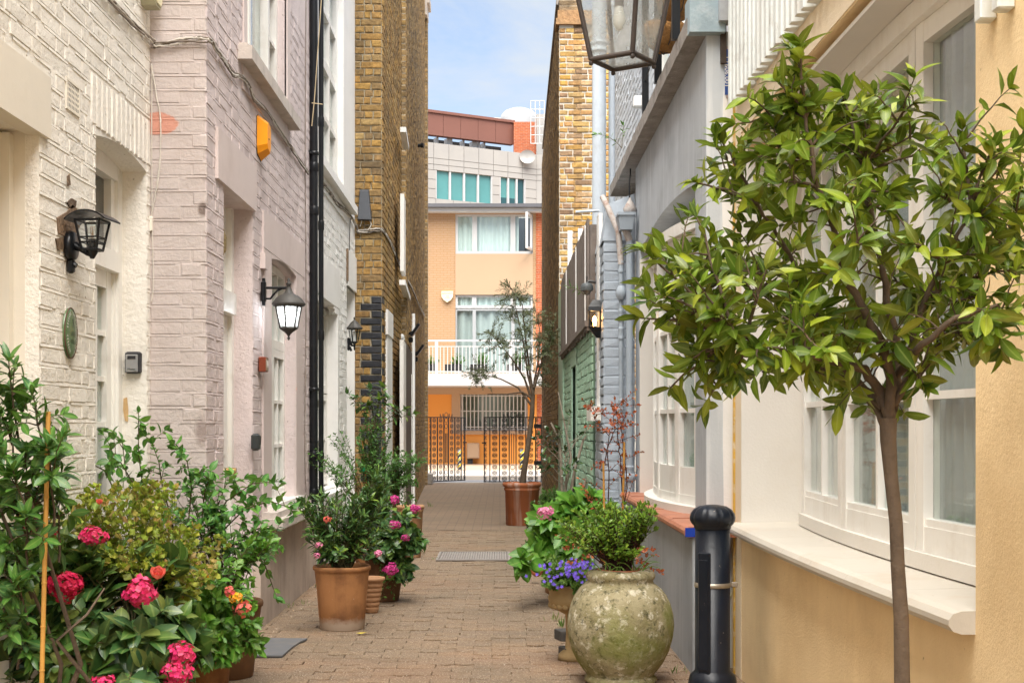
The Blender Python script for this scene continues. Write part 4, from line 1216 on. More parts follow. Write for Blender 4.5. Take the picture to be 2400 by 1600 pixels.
# ground floor
zg = zb0
sw = (W0.ua(1057), W0.ua(1212), W0.uz(1100, 989)[1], W0.uz(1100, 902)[1])
mb = MB(); W0.solid(mb, 0, W0.ua(1233), -.1, zg, .3, [sw]); mb.build('ground_wall', M_orangeflat, oh)
mb = MB(); W0.slab(mb, W0.ua(1233) + .002, W0.ua(1262), -.1, zg, -.3, .01); mb.build('red_brick_base', M_redbrick, oh)
mb = MB(); W0.slab(mb, 0, W0.L, 2.31, zg - .002, -.0, .12); mb.build('beam', M_peachflat, oh)
window(oh, W0, sw[0], sw[1], sw[2], sw[3], -.05, 3, 1, M_upvc, fw=.06, dep=.06)
bk = MB(); W0.slab(bk, sw[0] - .3, sw[1] + .3, .5, zg - .1, -.40, -.35); bk.build('blind', mat('grey_green_blind', (.20, .22, .18), .8, .1, 1, 0), oh)
mb = MB(); W0.slab(mb, sw[0] - .28, sw[0], sw[2] - .1, sw[3], -.02, .03); W0.slab(mb, sw[0] - .1, sw[1] + .1, sw[2] - .12, sw[2], -.02, .12); mb.build('window_sill', M_peachflat, oh)
for k in range(17):
    u = sw[0] + .08 + (sw[1] - sw[0] - .16) * k / 16
    mb = MB(); W0.slab(mb, u - .017, u + .017, sw[2] + .02, sw[3] - .02, .02, .05); mb.build('window_bar', M_upvc, oh)
mb = MB()
for f in (.10, .52, .92): W0.slab(mb, sw[0], sw[1], sw[2] + (sw[3] - sw[2]) * f - .015, sw[2] + (sw[3] - sw[2]) * f + .015, .05, .07)
mb.build('bar_rail', M_upvc, oh)
rf = MB(); rf.box(-8, 1.5, 45.0, 52, 2.6, 7.6); rf.build('body', M_orange, oh)

# ================================================================== stone-clad office block behind
of = house('office_block', (-1, 62, 0), 'pale stone clad office block with teal windows above the orange house')
W = OW = Wall((-3.9, 59.75), (1.66, 62.95))
M_clad = mat('pale_stone_cladding', (.34, .33, .315), .8, .05, .5, .2, 20, dirt=(.44, .42, .38), damt=.3, ds=.8)
M_cjoint = mat('cladding_joint', (.26, .24, .22), .9, .1, 1, 0)
zz = lambda y, x=1010: W.uz(x, y)[1]
ztop = W.uz(972, 325)[1]; zl1 = W.uz(972, 361)[1]; zl2 = W.uz(972, 375)[1]; zwt = W.uz(1000, 391)[1]; zwb = W.uz(1000, 456)[1]
wn = [(W.ua(1001), W.ua(1130)), (W.ua(1148), W.ua(1206)), (W.ua(940), W.ua(981))]
mb = MB(); W.solid(mb, -2, W.L, 0, ztop - .02, .4, [(a, b, zwb, zwt) for a, b in wn]); mb.build('wall', M_cjoint, of)
def panels(w, u0, u1, z0, z1, wd):
    n = max(1, round((u1 - u0) / wd))
    for k in range(n):
        a = u0 + (u1 - u0) * k / n; b = u0 + (u1 - u0) * (k + 1) / n
        mb = MB(); w.slab(mb, a + .012, b - .012, z0 + .012, z1 - .012, -.01, .03); mb.build('stone_panel', M_clad, of)
panels(W, W.ua(960), W.L, zl1, ztop, .72)
panels(W, W.ua(960), W.L, zl2, zl1 - .0, .72)
panels(W, W.ua(960), W.L, zwt, zl2, .72)
for a, b in ((W.ua(981), W.ua(1001)), (W.ua(1130), W.ua(1148)), (W.ua(1206), W.L)):
    for k in range(3): panels(W, a, b, zwb + (zwt - zwb) * k / 3, zwb + (zwt - zwb) * (k + 1) / 3, 2)
panels(W, W.ua(960), W.L, zwb - .6, zwb, .9)
M_tealg = mat('teal_blind_glass', (.085, .25, .25), .12, .10, .7, 0, spec=.7)
M_tealdark = mat('dark_teal_glass', (.02, .07, .08), .1, .2, .7, 0, spec=.7)
for (a, b), nn in zip(wn, (4, 3, 1)):
    wo = MB()
    for k in range(nn + 1):
        u = a + (b - a) * k / nn; W.slab(wo, u - .04, u + .04, zwb, zwt, -.14, .01)
    wf = wo.build('window', mat('grey_mullion', (.50, .50, .51), .5, .05, 1, 0), of)
    for k in range(nn):
        mb = MB(); W.slab(mb, a + (b - a) * k / nn + .04, a + (b - a) * (k + 1) / nn - .04, zwb + (.35 if nn == 3 else 0), zwt, -.12, -.10); mb.build('pane', M_tealg if not (nn == 3 and k == 2) else M_tealdark, wf)
        if nn == 3:
            mb = MB(); W.slab(mb, a + (b - a) * k / nn + .04, a + (b - a) * (k + 1) / nn - .04, zwb, zwb + .35, -.12, -.10); mb.build('pane', M_tealdark, wf)
WE2 = Wall((1.66, 62.95), (6.0, 62.0))
mb = MB(); WE2.solid(mb, 0, WE2.L, 0, ztop + .02, .4); mb.build('corner_wall', M_cjoint, of)
for z0, z1 in ((zl1, ztop), (zl2, zl1), (zwt, zl2), (zwb, zwt), (zwb - 1, zwb)): panels(WE2, 0.01, 2.6, z0, z1, .8)
mb = MB(); p = D(1232, 262, 64); mb.box(p.x, p.x + 4, 64, 66, ztop - .5, p.z); mb.build('stair_tower', M_clad, of)
# penthouse
WPn = Wall((-5.2, 61.2), (1.15, 64.86))
M_cop = mat('copper_brown_panel', (.20, .088, .066), .55, .05, .7, .15, 30)
zp1 = WPn.uz(980, 252)[1]; zp0 = WPn.uz(980, 309)[1]
WPn_u = [WPn.ua(x) for x in (905, 940, 975, 1017, 1057, 1097, 1137, 1180)]
for a, b in zip(WPn_u[:-1], WPn_u[1:]):
    mb = MB(); WPn.slab(mb, a + .008, b - .008, zp0, zp1 - .12, -.1, .05); mb.build('metal_panel', M_cop, of)
mb = MB(); WPn.slab(mb, WPn_u[0], WPn_u[-1], zp1 - .12, zp1, -.3, .12); WPn.slab(mb, WPn_u[0], WPn_u[-1], zp0 - .0, zp1 - .12, -.3, -.12); mb.build('panel_cap', M_cop, of)
mb = MB(); WPn.slab(mb, WPn_u[0], WPn_u[-1], ztop - 1, zp0 + .1, -1.3, -1.2); mb.build('plant_deck', M_dark, of)
for x in (985, 1012, 1040, 1072, 1098, 1108, 1120):
    u = WPn.ua(x); mb = MB(); WPn.slab(mb, u - (.14 if x in (1040, 1098) else .05), u + (.14 if x in (1040, 1098) else .05), ztop - .6, zp0, -.6, -.3); mb.build('roof_post', M_upvc, of)
WRd = Wall((1.12, 64.0), (2.0, 64.3))
a = D(1180, 280, 64.2); b = D(1232, 280, 64.2)
mb = MB(); mb.box(a.x, b.x, 64.2, 66, ztop - 1, a.z); mb.build('brick_stack', M_redbrick, of)
# domed tank on the roof
c = D(1192, 285, 68)
mb = MB(); r_ = .95
mb.lathe([(r_, -.6), (r_, .2), (r_ * .95, .42), (r_ * .75, .62), (r_ * .4, .75), (0, .78)], V(c.x, 68, c.z + .0), 20)
mb.lathe([(.45, 0), (.40, .9), (.3, 1.3), (0, 1.32)], V(c.x - .35, 68, c.z - .2), 16, Matrix.Rotation(R(-82), 3, 'Y'))
mb.build('domed_tank', mat('white_tank', (.36, .37, .38), .6, .04, 1, .1, 10, dirt=(.45, .25, .17), damt=.7, ds=2.2, dlo=.66), of)
# ladder cage
mb = MB(); c0 = D(1219, 330, 63.2); c1 = D(1219, 232, 63.2); c2 = D(1250, 232, 63.2)
for k in range(4):
    x = c0.x + (c2.x - c0.x) * k / 3; mb.tube([V(x, 63.2, c0.z), V(x, 63.2, c1.z)], .022, 5)
for k in range(6):
    z = c0.z + (c1.z - c0.z) * (k + .0) / 5; mb.tube([V(c0.x, 63.2, z), V(c2.x, 63.2, z)], .02, 5)
mb.build('ladder_cage', M_upvc, of)
mb = MB(); d_ = D(1211, 360, 62.6); mb.lathe([(.0, .0), (.18, .05), (.32, .14), (.36, .2)], V(d_.x, 62.6, d_.z - .1), 14, Matrix.Rotation(R(70), 3, 'X')); mb.build('satellite_dish', M_clad, of)
# ================================================================== wall lanterns
M_lglass = glass('lantern_glass', (.92, .94, .94), .05)
M_frost = glass('hazy_lantern_glass', (.80, .83, .85), .12, haze=.25)
def ring(c, r, n, z, ph):
    return [Vector((c.x + r * math.cos(ph + 2 * math.pi * k / n), c.y + r * math.sin(ph + 2 * math.pi * k / n), z)) for k in range(n)]
def lantern_cage(root, c, zb, zt, rb, rt, n, ph, mt, gm, bar=.006, rings=()):
    """tapered glazed body: corner bars as one part, each glass a part"""
    lo, hi = ring(c, rb, n, zb, ph), ring(c, rt, n, zt, ph)
    mb = MB()
    for k in range(n):
        mb.tube([lo[k], hi[k]], bar, 6); mb.tube([lo[k], lo[(k + 1) % n]], bar * 1.1, 6); mb.tube([hi[k], hi[(k + 1) % n]], bar * 1.1, 6)
    for f in rings:
        q = ring(c, rb + (rt - rb) * f, n, zb + (zt - zb) * f, ph)
        for k in range(n): mb.tube([q[k], q[(k + 1) % n]], bar * .6, 5)
    mb.build('cage', mt, root)
    for k in range(n):
        j = (k + 1) % n
        p = [lo[k], lo[j], hi[j], hi[k]]; m = Vector((c.x, c.y, 0))
        q = [x - (Vector((x.x, x.y, 0)) - m) * .03 for x in p]
        gb = MB(); gb.add(q, [(0, 1, 2, 3)]); gb.build('glass', gm, root, fix=False)

# lantern beside the plaque
c = D(212, 540, 5.72); W = WC
t = thing('wall_lantern', W.pt(W.ua(152), c.z - .1), 'unlit black lantern with clear bulb and arched cap above the green plaque', 'lantern', 'black wall lanterns')
u, z = W.uz(152, 565); P = W.pt(u, z, .008)
mb = MB(); Mx = Matrix.Rotation(R(90), 3, 'Y'); mb.lathe([(0, 0), (.062, 0), (.062, .02), (.056, .03), (0, .032)], P, 24, Mx); mb.build('back_plate', M_black, t)
mb = MB(); mb.bbox(P + V(.012, 0, -.085), .03, .035, .06, None, .008); mb.tube([P + V(.02, 0, -.075), P + V(.034, 0, -.085)], .012, 8); mb.build('sensor', M_black, t)
mb = MB(); cz = D(212, 582, 5.72).z
mb.tube([P + V(.03, 0, 0), P + V(.055, -.01, -.012), V(c.x - .02, c.y, cz), V(c.x, c.y, cz - .004)], [.02, .013, .011, .012], 8)
mb.lathe([(.008, -.02), (.02, .0), (.03, .018), (.03, .022)], V(c.x, c.y, cz - .002), 10); mb.build('arm', M_black, t)
zb = D(212, 574, 5.72).z; zt = D(212, 508, 5.72).z
lantern_cage(t, c, zb, zt, .046, .075, 4, R(38), M_black, M_lglass, .0055, (.25, .42))
mb = MB(); nn = 10
for k in range(nn):
    a0 = -1 + 2 * k / nn; a1 = -1 + 2 * (k + 1) / nn
    h = lambda a: .026 * (1 - a * a) - .010 * abs(a) ** 3
    dx, dy = math.cos(R(-7)), math.sin(R(-7)); r_ = .088
    pts = []
    for zz in (0, .007):
        for a, b in ((a0, -1), (a1, -1), (a1, 1), (a0, 1)):
            pts.append(V(c.x + (a * dx - b * dy) * r_, c.y + (a * dy + b * dx) * r_ * .9, zt + .006 + h(a) + zz))
    mb.hexa(pts)
mb.build('cap', M_black, t)
mb = MB(); mb.lathe([(.014, 0), (.016, .035), (.016, .045)], V(c.x, c.y, zb), 10); mb.build('bulb_holder', M_black, t)
mb = MB(); mb.lathe([(.012, .045), (.018, .06), (.026, .085), (.024, .105), (.012, .12), (0, .123)], V(c.x, c.y, zb), 14); mb.build('bulb', M_lglass, t, fix=False)
mb = MB()
for k in range(4): mb.tube([V(c.x + .004 * math.cos(k * 1.6), c.y + .004 * math.sin(k * 1.6), zb + .05), V(c.x + .009 * math.cos(k * 1.6), c.y + .009 * math.sin(k * 1.6), zb + .1)], .0012, 4)
mb.build('filament', mat('amber_filament', (.6, .30, .12), .5, .1, 5, 0), t)

# lit lantern on the pink house
W = WP; u, z = W.uz(597, 668); P = W.pt(u, z, .012); Y2 = P.y; ax = D(663, 700, Y2)
t = thing('wall_lantern', P, 'lit black lantern hanging from a bracket beside the pink house window', 'lantern', 'black wall lanterns')
s2 = FD / Y2; zz = lambda y: EYE + (VY - y) / s2
M_weath = mat('weathered_black_metal', (.05, .047, .043), .55, .3, 9, .3, 80, .002, dirt=(.12, .11, .09), damt=.5, ds=18)
mb = MB(); mb.bbox(V(P.x + .012, P.y, zz(670)), .03, .05, .135, None, .008); mb.bbox(V(P.x + .012, P.y, zz(644)), .02, .03, .03, None, .004); mb.bbox(V(P.x + .012, P.y, zz(697)), .02, .03, .03, None, .004); mb.build('back_plate', M_black, t)
mb = MB(); mb.tube([V(P.x + .02, P.y, zz(661)), V(ax.x, P.y, zz(661))], .0085, 8)
mb.tube([V(P.x + .02, P.y, zz(686)), V(P.x + .055, P.y, zz(686)), V(P.x + .07, P.y, zz(678)), V(P.x + .10, P.y, zz(667)), V(P.x + .13, P.y, zz(662))], .007, 6); mb.build('arm', M_black, t)
A = V(ax.x, P.y, 0)
mb = MB(); mb.lathe([(.098, zz(703)), (.108, zz(699)), (.105, zz(696)), (.082, zz(685)), (.055, zz(678)), (.04, zz(676)), (.028, zz(672)), (.016, zz(662)), (.012, zz(655)), (.016, zz(654)), (.016, zz(650)), (.007, zz(648)), (.010, zz(643)), (.004, zz(639)), (0, zz(638))], A, 24); mb.build('cap', M_weath, t)
mb = MB(); mb.lathe([(.0, zz(782)), (.006, zz(780)), (.010, zz(776)), (.005, zz(773)), (.012, zz(768)), (.018, zz(766)), (.03, zz(762)), (.055, zz(756)), (.057, zz(752)), (.0, zz(752))], A, 18); mb.build('base_finial', M_weath, t)
lantern_cage(t, V(ax.x, P.y, 0), zz(753), zz(703), .055, .083, 6, R(20), M_weath, M_frost, .006)
mb = MB(); mb.lathe([(.008, zz(730)), (.013, zz(727)), (.013, zz(709)), (.008, zz(706)), (0, zz(705))], A, 12); mb.build('bulb', emis('cool_white_bulb', (.92, .97, 1.0), 30.0), t)
pl = bpy.data.lights.new('lantern_light', 'POINT'); pl.energy = .25; pl.color = (.9, .96, 1); pl.shadow_soft_size = .02
po = bpy.data.objects.new('lantern_light', pl); po.location = V(ax.x, P.y, zz(718)); COL.objects.link(po); attach(po, t)

# small lantern on the white house
W = WW; u, z = W.uz(796, 792); P = W.pt(u, z, .012); s3 = FD / P.y; zz3 = lambda y: EYE + (VY - y) / s3; ax = D(814, 780, P.y)
t = thing('wall_lantern', P, 'small upright black lantern on the white house beside the brick corner', 'lantern', 'black wall lanterns')
mb = MB(); mb.bbox(V(P.x + .008, P.y, zz3(790)), .025, .045, .13, None, .008); mb.tube([V(P.x + .02, P.y, zz3(796)), V(P.x + .035, P.y, zz3(806))], .012, 8); mb.build('back_plate', M_black, t)
mb = MB(); mb.tube([V(P.x + .01, P.y, zz3(782)), V(P.x + .04, P.y, zz3(793)), V(ax.x, P.y, zz3(794))], [.022, .012, .009], 8); mb.lathe([(0, zz3(805)), (.007, zz3(803)), (.009, zz3(798)), (.012, zz3(790)), (.034, zz3(786)), (.034, zz3(784)), (0, zz3(784))], V(ax.x, P.y, 0), 12); mb.build('arm', M_black, t)
lantern_cage(t, V(ax.x, P.y, 0), zz3(785), zz3(756), .036, .056, 6, R(10), M_black, M_lglass, .0045)
mb = MB(); mb.lathe([(.08, zz3(756)), (.083, zz3(753)), (.06, zz3(748)), (.035, zz3(740)), (.014, zz3(736)), (.008, zz3(734)), (.011, zz3(730)), (0, zz3(727))], V(ax.x, P.y, 0), 12, smooth=False); mb.build('cap', M_weath, t)
mb = MB(); mb.lathe([(.015, zz3(784)), (.015, zz3(772)), (.013, zz3(771)), (.013, zz3(761)), (0, zz3(760))], V(ax.x, P.y, 0), 10); mb.build('bulb', M_white_flat, t)

# amber lantern on the pilaster
Y5 = 11.05; s5 = FD / Y5; zz5 = lambda y: EYE + (VY - y) / s5; cx5 = .765
t = thing('wall_lantern', (.82, Y5, zz5(730)), 'small black box lantern glowing amber on the blue-grey pilaster', 'lantern', 'black wall lanterns')
mb = MB(); mb.hexa([V(cx5 - .04, Y5 - .05, zz5(757)), V(.812, Y5 - .05, zz5(757)), V(.812, Y5 + .05, zz5(757)), V(cx5 - .04, Y5 + .05, zz5(757))] + [V(cx5 - .052, Y5 - .055, zz5(752)), V(.812, Y5 - .055, zz5(752)), V(.812, Y5 + .055, zz5(752)), V(cx5 - .052, Y5 + .055, zz5(752))])
mb.hexa([V(.78, Y5 - .02, zz5(776)), V(.812, Y5 - .02, zz5(776)), V(.812, Y5 + .02, zz5(776)), V(.78, Y5 + .02, zz5(776))] + [V(cx5 - .035, Y5 - .045, zz5(757.5)), V(.812, Y5 - .045, zz5(757.5)), V(.812, Y5 + .045, zz5(757.5)), V(cx5 - .035, Y5 + .045, zz5(757.5))]); mb.build('base', M_black, t)
mb = MB()
for z0, z1, o0, o1 in ((715, 706, .058, .052), (705.5, 698, .05, .038), (697.5, 689, .036, .016)):
    mb.hexa([V(cx5 - o0, Y5 - o0, zz5(z0)), V(.812, Y5 - o0, zz5(z0)), V(.812, Y5 + o0, zz5(z0)), V(cx5 - o0, Y5 + o0, zz5(z0)), V(cx5 - o1, Y5 - o1, zz5(z1)), V(.812, Y5 - o1, zz5(z1)), V(.812, Y5 + o1, zz5(z1)), V(cx5 - o1, Y5 + o1, zz5(z1))])
mb.build('cap', M_black, t)
mb = MB()
for dx, dy in ((-.047, -.05), (-.047, .043), (.04, -.05), (.04, .043)): mb.box(cx5 + dx, cx5 + dx + .008, Y5 + dy, Y5 + dy + .008, zz5(752), zz5(715))
mb.box(.806, .812, Y5 - .048, Y5 + .048, zz5(752), zz5(715)); mb.build('frame', M_black, t)
for q in ([V(cx5 - .042, Y5 - .045, zz5(752)), V(.806, Y5 - .045, zz5(752)), V(.806, Y5 - .045, zz5(715)), V(cx5 - .042, Y5 - .045, zz5(715))], [V(cx5 - .043, Y5 - .045, zz5(752)), V(cx5 - .043, Y5 + .045, zz5(752)), V(cx5 - .043, Y5 + .045, zz5(715)), V(cx5 - .043, Y5 - .045, zz5(715))]):
    mb = MB(); mb.add(q, [(0, 1, 2, 3)]); mb.build('glass', glass('amber_glass', (1.0, .86, .66), .08), t, fix=False)
mb = MB(); mb.lathe([(.010, zz5(748)), (.010, zz5(741)), (.017, zz5(736)), (.015, zz5(731)), (.006, zz5(727)), (0, zz5(725))], V(cx5, Y5, 0), 12); mb.build('bulb', emis('amber_bulb', (1.0, .55, .18), 22.0), t)
pl = bpy.data.lights.new('lantern_light', 'POINT'); pl.energy = .2; pl.color = (1, .6, .28); pl.shadow_soft_size = .02
po = bpy.data.objects.new('lantern_light', pl); po.location = (cx5 - .02, Y5 - .02, zz5(722)); COL.objects.link(po); attach(po, t)

# big lantern hanging over the lane
YL = 5.6; cl = V((1430 - VX) * YL / FD, YL, 0); zl = EYE + (VY - 141) * YL / FD
t = thing('hanging_lantern', (cl.x, YL, zl), 'large clear glass lantern with white bulb hanging high over the lane', 'lantern')
M_lead = mat('brown_lead_frame', (.055, .042, .036), .55, .2, 9, .35, 60, .003)
ph = R(-78)
lo, hi = ring(cl, .134, 4, zl, ph), ring(cl, .232, 4, zl + .44, ph)
mb = MB()
for k in range(4):
    j = (k + 1) % 4
    mb.tube([lo[k], hi[k]], .0105, 6); mb.tube([lo[k], lo[j]], .011, 6); mb.tube([hi[k], hi[j]], .013, 6)
    mb.lathe([(0, -.022), (.008, -.018), (.010, -.01), (.006, 0)], lo[k] + V(0, 0, -.004), 8)
mb.build('cage', M_lead, t)
for k in range(4):
    j = (k + 1) % 4
    gb = MB(); q = [lo[k], lo[j], hi[j], hi[k]]; m = Vector((cl.x, cl.y, 0)); gb.add([x - (Vector((x.x, x.y, 0)) - m) * .02 for x in q], [(0, 1, 2, 3)])
    gb.build('glass', glass('dusty_glass', (.88, .90, .89), .10, haze=.28), t, fix=False)
gb = MB(); gb.add([x + V(0, 0, .004) for x in lo], [(0, 1, 2, 3)]); gb.build('floor_glass', glass('dusty_glass'), t, fix=False)
mb = MB(); top = ring(cl, .245, 4, zl + .445, ph); tip = ring(cl, .07, 4, zl + .60, ph)
mb.hexa(top + tip); mb.lathe([(.05, .60), (.06, .66), (.03, .70), (0, .74)], V(cl.x, cl.y, zl), 12); mb.build('roof', M_lead, t)
zb_ = EYE + (VY - 72) * YL / FD
mb = MB(); mb.lathe([(0, 0), (.014, .006), (.025, .028), (.027, .05), (.02, .08), (.016, .10)], V(cl.x - .014, cl.y, zb_), 16); mb.build('bulb', mat('opal_bulb', (.82, .82, .78), .25, .02, 2, 0), t)
mb = MB(); mb.lathe([(.019, .10), (.019, .16), (.008, .18), (.006, .46)], V(cl.x - .014, cl.y, zb_), 10); mb.build('bulb_holder', M_lead, t)
mb = MB(); mb.tube([V(cl.x, YL, zl + .73), V(cl.x, YL, zl + .9), V(cl.x + .2, YL, zl + .98), V(1.21, YL, zl + .98)], .012, 8); mb.build('bracket', M_iron, t)

# ================================================================== drainpipes
dp = thing('drainpipe', (-1.494, 10.95, 0), 'thick glossy black drainpipe between pink and white houses', 'drainpipe', 'black drainpipes')
mb = MB(); x = -1.494; mb.tube([V(x, 10.95, .62), V(x, 10.95, 6.5)], .033, 16); mb.build('pipe', M_black, dp)
for z in (2.98, 3.33, 1.02, .72, 5.2):
    mb = MB(); mb.lathe([(.036, -.035), (.0385, -.03), (.0385, .03), (.036, .035)], V(x, 10.95, z), 16); mb.build('collar', M_black, dp)
for z in (3.44, 1.55, 5.4):
    mb = MB(); mb.lathe([(.037, -.014), (.040, -.012), (.040, .012), (.037, .014)], V(x, 10.95, z), 16); mb.bbox(V(x - .03, 10.94, z), .05, .09, .022); mb.build('bracket', M_black, dp)
mb = MB(); mb.tube([V(x, 10.95, .66), V(x, 10.95, .58), V(x + .02, 10.90, .50), V(x + .03, 10.86, .44)], .036, 14); mb.build('shoe', M_black, dp)
dp2 = thing('drainpipe', (-1.47, 11.2, 0), 'slim black drainpipe just behind the thick one', 'drainpipe', 'black drainpipes')
mb = MB(); mb.tube([V(-1.468, 11.2, 0), V(-1.468, 11.2, 6.5)], .021, 14); mb.build('pipe', M_black, dp2)
for z in (2.0, 2.9, 3.75, 1.0, 5.0):
    mb = MB(); mb.lathe([(.023, -.04), (.0255, -.03), (.0255, .03), (.023, .04)], V(-1.468, 11.2, z), 14); mb.build('collar', M_black, dp2)
rp = MB(); M_rope = mat('beige_string', (.55, .44, .28), .9, .1, 10, .2)
rp.tube([D(738, 0, 10.8), D(722, 230, 10.8), D(716, 290, 10.82)], .004, 5); rp.tube([D(716, 237, 10.86), D(741, 240, 10.9)], .004, 5)
rp.build('string', M_rope, cat='string', label='beige string tied round the black drainpipes')

def pipe_thing(label, pts, r, mt, collars=(), name='drainpipe', group='painted drainpipes on the grey house'):
    t = thing(name, pts[0], label, 'drainpipe', group)
    mb = MB(); mb.tube(pts, r, 14); mb.build('pipe', mt, t)
    p = Vector(pts[0])
    for z in collars:
        mb = MB(); mb.lathe([(r * 1.08, -.05), (r * 1.3, -.045), (r * 1.3, -.03), (r * 1.12, -.02), (r * 1.12, .02), (r * 1.3, .03), (r * 1.3, .045), (r * 1.05, .05)], V(p.x, p.y, z), 14); mb.build('collar', mt, t)
    return t
x = (1376 - VX) * 12.6 / FD
pipe_thing('thick pale blue soil pipe rising in front of the yellow brick gable', [V(x, 12.6, 2.6), V(x, 12.6, 7.2)], .064, M_pipe, (4.75, 6.3))
x = (1405 - VX) * 12.7 / FD
pipe_thing('thinner pale blue pipe beside the thick soil pipe', [V(x, 12.7, 2.6), V(x, 12.7, 7.2)], .030, M_pipe, (5.2,))
x = (1446 - VX) * 10.62 / FD
hp = pipe_thing('grey downpipe under the square hopper head', [V(x, 10.62, .80), V(x, 10.62, 2.72)], .027, M_pipegrey, (.90,))
mb = MB(); a = D(1418, 530, 10.6); b = D(1455, 497, 10.6)
mb.hexa([V(a.x + .015, 10.52, a.z), V(b.x - .015, 10.52, a.z), V(b.x - .01, 10.66, a.z), V(a.x + .015, 10.66, a.z), V(a.x, 10.50, b.z), V(b.x, 10.50, b.z), V(b.x, 10.68, b.z), V(a.x, 10.68, b.z)])
mb.box(a.x - .006, b.x + .006, 10.49, 10.69, b.z - .004, b.z + .018); mb.build('hopper', M_pipegrey, hp)
mb = MB(); mb.tube([V(x, 10.62, 2.70), V((a.x + b.x) / 2, 10.6, a.z + .01)], .03, 10); mb.build('outlet', M_rust, hp)
mb = MB(); mb.tube([V(x, 10.62, .82), V(x, 10.62, .66), V(x - .01, 10.58, .60), V(x - .01, 10.56, .45)], .032, 12); mb.lathe([(.04, -.03), (.05, -.02), (.05, .02), (.04, .03)], V(x, 10.62, .86), 12); mb.build('shoe', M_pipegrey, hp)
x = (1427 - VX) * 10.66 / FD
rp_ = pipe_thing('narrow grey pipe with ringed collars next to the pilaster', [V(x, 10.68, .3), V(x, 10.68, 2.55)], .018, M_pipegrey, (2.50, 2.12, 1.98, 1.42))
mb = MB(); mb.tube([D(1384, 452, 10.75), D(1395, 475, 10.70), D(1420, 530, 10.68), V(x, 10.68, 2.52)], .024, 10); mb.build('peeling_branch', M_rust, rp_)
mb = MB(); mb.lathe([(.022, .0), (.04, .03), (.045, .06), (.03, .1), (.02, .11)], V(x, 10.66, 2.24), 10); mb.build('bulb_joint', M_pipegrey, rp_)
# old cast ball vent head beside the hopper, and its wire
mb = MB(); p = D(1447, 480, 10.7); mb.lathe([(0, -.05), (.04, -.04), (.055, 0), (.03, .045), (.012, .07), (.006, .09)], p, 12); vt_ = mb.build('vent_cowl', M_rust, cat='vent', label='small rusty vent cowl fixed above the square hopper')
mb = MB(); cable(mb, [D(1446, 465, 10.7), D(1446, 420, 10.72), D(1448, 395, 10.75), D(1447, 345, 10.74)], .006); mb.build('wire', M_black, cat='wire', label='black wire running up the grey wall under the ledge')
mb = MB(); mb.tube([D(1322, 487, 12.4), D(1376, 484, 12.4)], .012, 8); mb.build('overflow_pipe', M_pipe, cat='pipe', label='short horizontal overflow pipe poking left from the soil pipe')

# ================================================================== cable bundles
M_cab = mat('grubby_cable', (.20, .165, .135), .8, .3, 30, .3, 80, dirt=(.45, .40, .35), damt=.6, ds=22)
M_cabw = mat('white_cable', (.60, .56, .50), .7, .1, 10, .1)
def bundle(label, pts, n, r, spread, mats, seed):
    rg = random.Random(seed)
    t = thing('cable_bundle', pts[0], label, 'cables')
    for k in range(n):
        ph = rg.random() * 6
        q = []
        for i, p in enumerate(pts):
            a = ph + i * .9
            q.append(p + V(0, 0, spread * math.sin(a)) + V(0, spread * .5 * math.cos(a), 0))
        mb = MB(); cable(mb, q, r * rg.uniform(.7, 1.2), 5, jit=.0025, rg=rg); mb.build('cable', mats[k % len(mats)], t)
    return t
on = lambda W, x, y, o=.02: W.pt(*W.uz(x, y), o)
p1 = [on(WC, 215, -30), on(WC, 262, 20), on(WC, 300, 58), on(WC, 335, 88), on(WC, 346, 98, .03), on(WJ, 358, 107, .025), on(WJ, 385, 104, .03), on(WJ, 430, 97, .03), on(WJ, 465, 95, .025), V(-1.50, 7.08, on(WJ, 474, 97).z), on(WP, 487, 112), on(WP, 508, 140), on(WP, 527, 170), on(WP, 550, 178), on(WP, 562, 200, .03), on(WP, 573, 229, .03), on(WP, 600, 253, .03), on(WP, 641, 311, .03), on(WP, 670, 350), on(WP, 702, 398)]
bundle('tangled grey cables sagging across the cottage and pink house', p1, 7, .0055, .012, [M_cab, M_cabw, M_cab], 1)
p2 = [on(WW, 738, 423), on(WW, 755, 445), on(WW, 771, 470), on(WW, 791, 486), on(WW, 806, 505), V(-1.50, 14.36, on(WW, 815, 526).z), on(LP, 822, 532, .04), on(LP, 844, 532, .03), on(LP, 872, 528, .03), V(-1.23, 14.38, on(LP, 880, 531).z), on(W1, 892, 555), on(W1, 911, 600), on(W1, 922, 626), on(W2, 940, 660, .03), on(W2, 958, 700, .03), on(W2, 972, 725, .03)]
bundle('grey cables running from the white house onto the brick corner', p2, 6, .007, .016, [M_cab, M_black, M_cabw], 2)
p3 = [on(WC, 343, 150, .014), on(WC, 343, 300, .012), V(-1.806, 7.09, 2.3), V(-1.80, 7.09, 2.0), V(-1.81, 7.085, 1.9)]
p3b = [on(WJ, 349, 150, .012), on(WJ, 360, 220, .012), on(WJ, 371, 290, .012), on(WJ, 366, 400, .012), on(WJ, 352, 480, .012), on(WJ, 347, 500, .012)]
t = bundle('thin pale wires hanging down the corner between cottage and pink house', p3b, 2, .003, .004, [M_cabw], 3)
mb = MB(); cable(mb, p3, .003); mb.build('cable', M_cabw, t)
mb = MB(); mb.bbox(on(WJ, 346, 515, .012), .028, .02, .075, None, .003); mb.build('junction_box', M_cream_flat, t)
mb = MB(); cable(mb, [on(WP, 700, 0, .01), on(WP, 698, 350, .01), on(WP, 700, 700, .01), on(WP, 697, 1000, .01), on(WP, 699, 1130, .012)], .004, 5); mb.build('wire', M_cab, cat='wire', label='thin grey wire running down the pink wall beside the drainpipe')
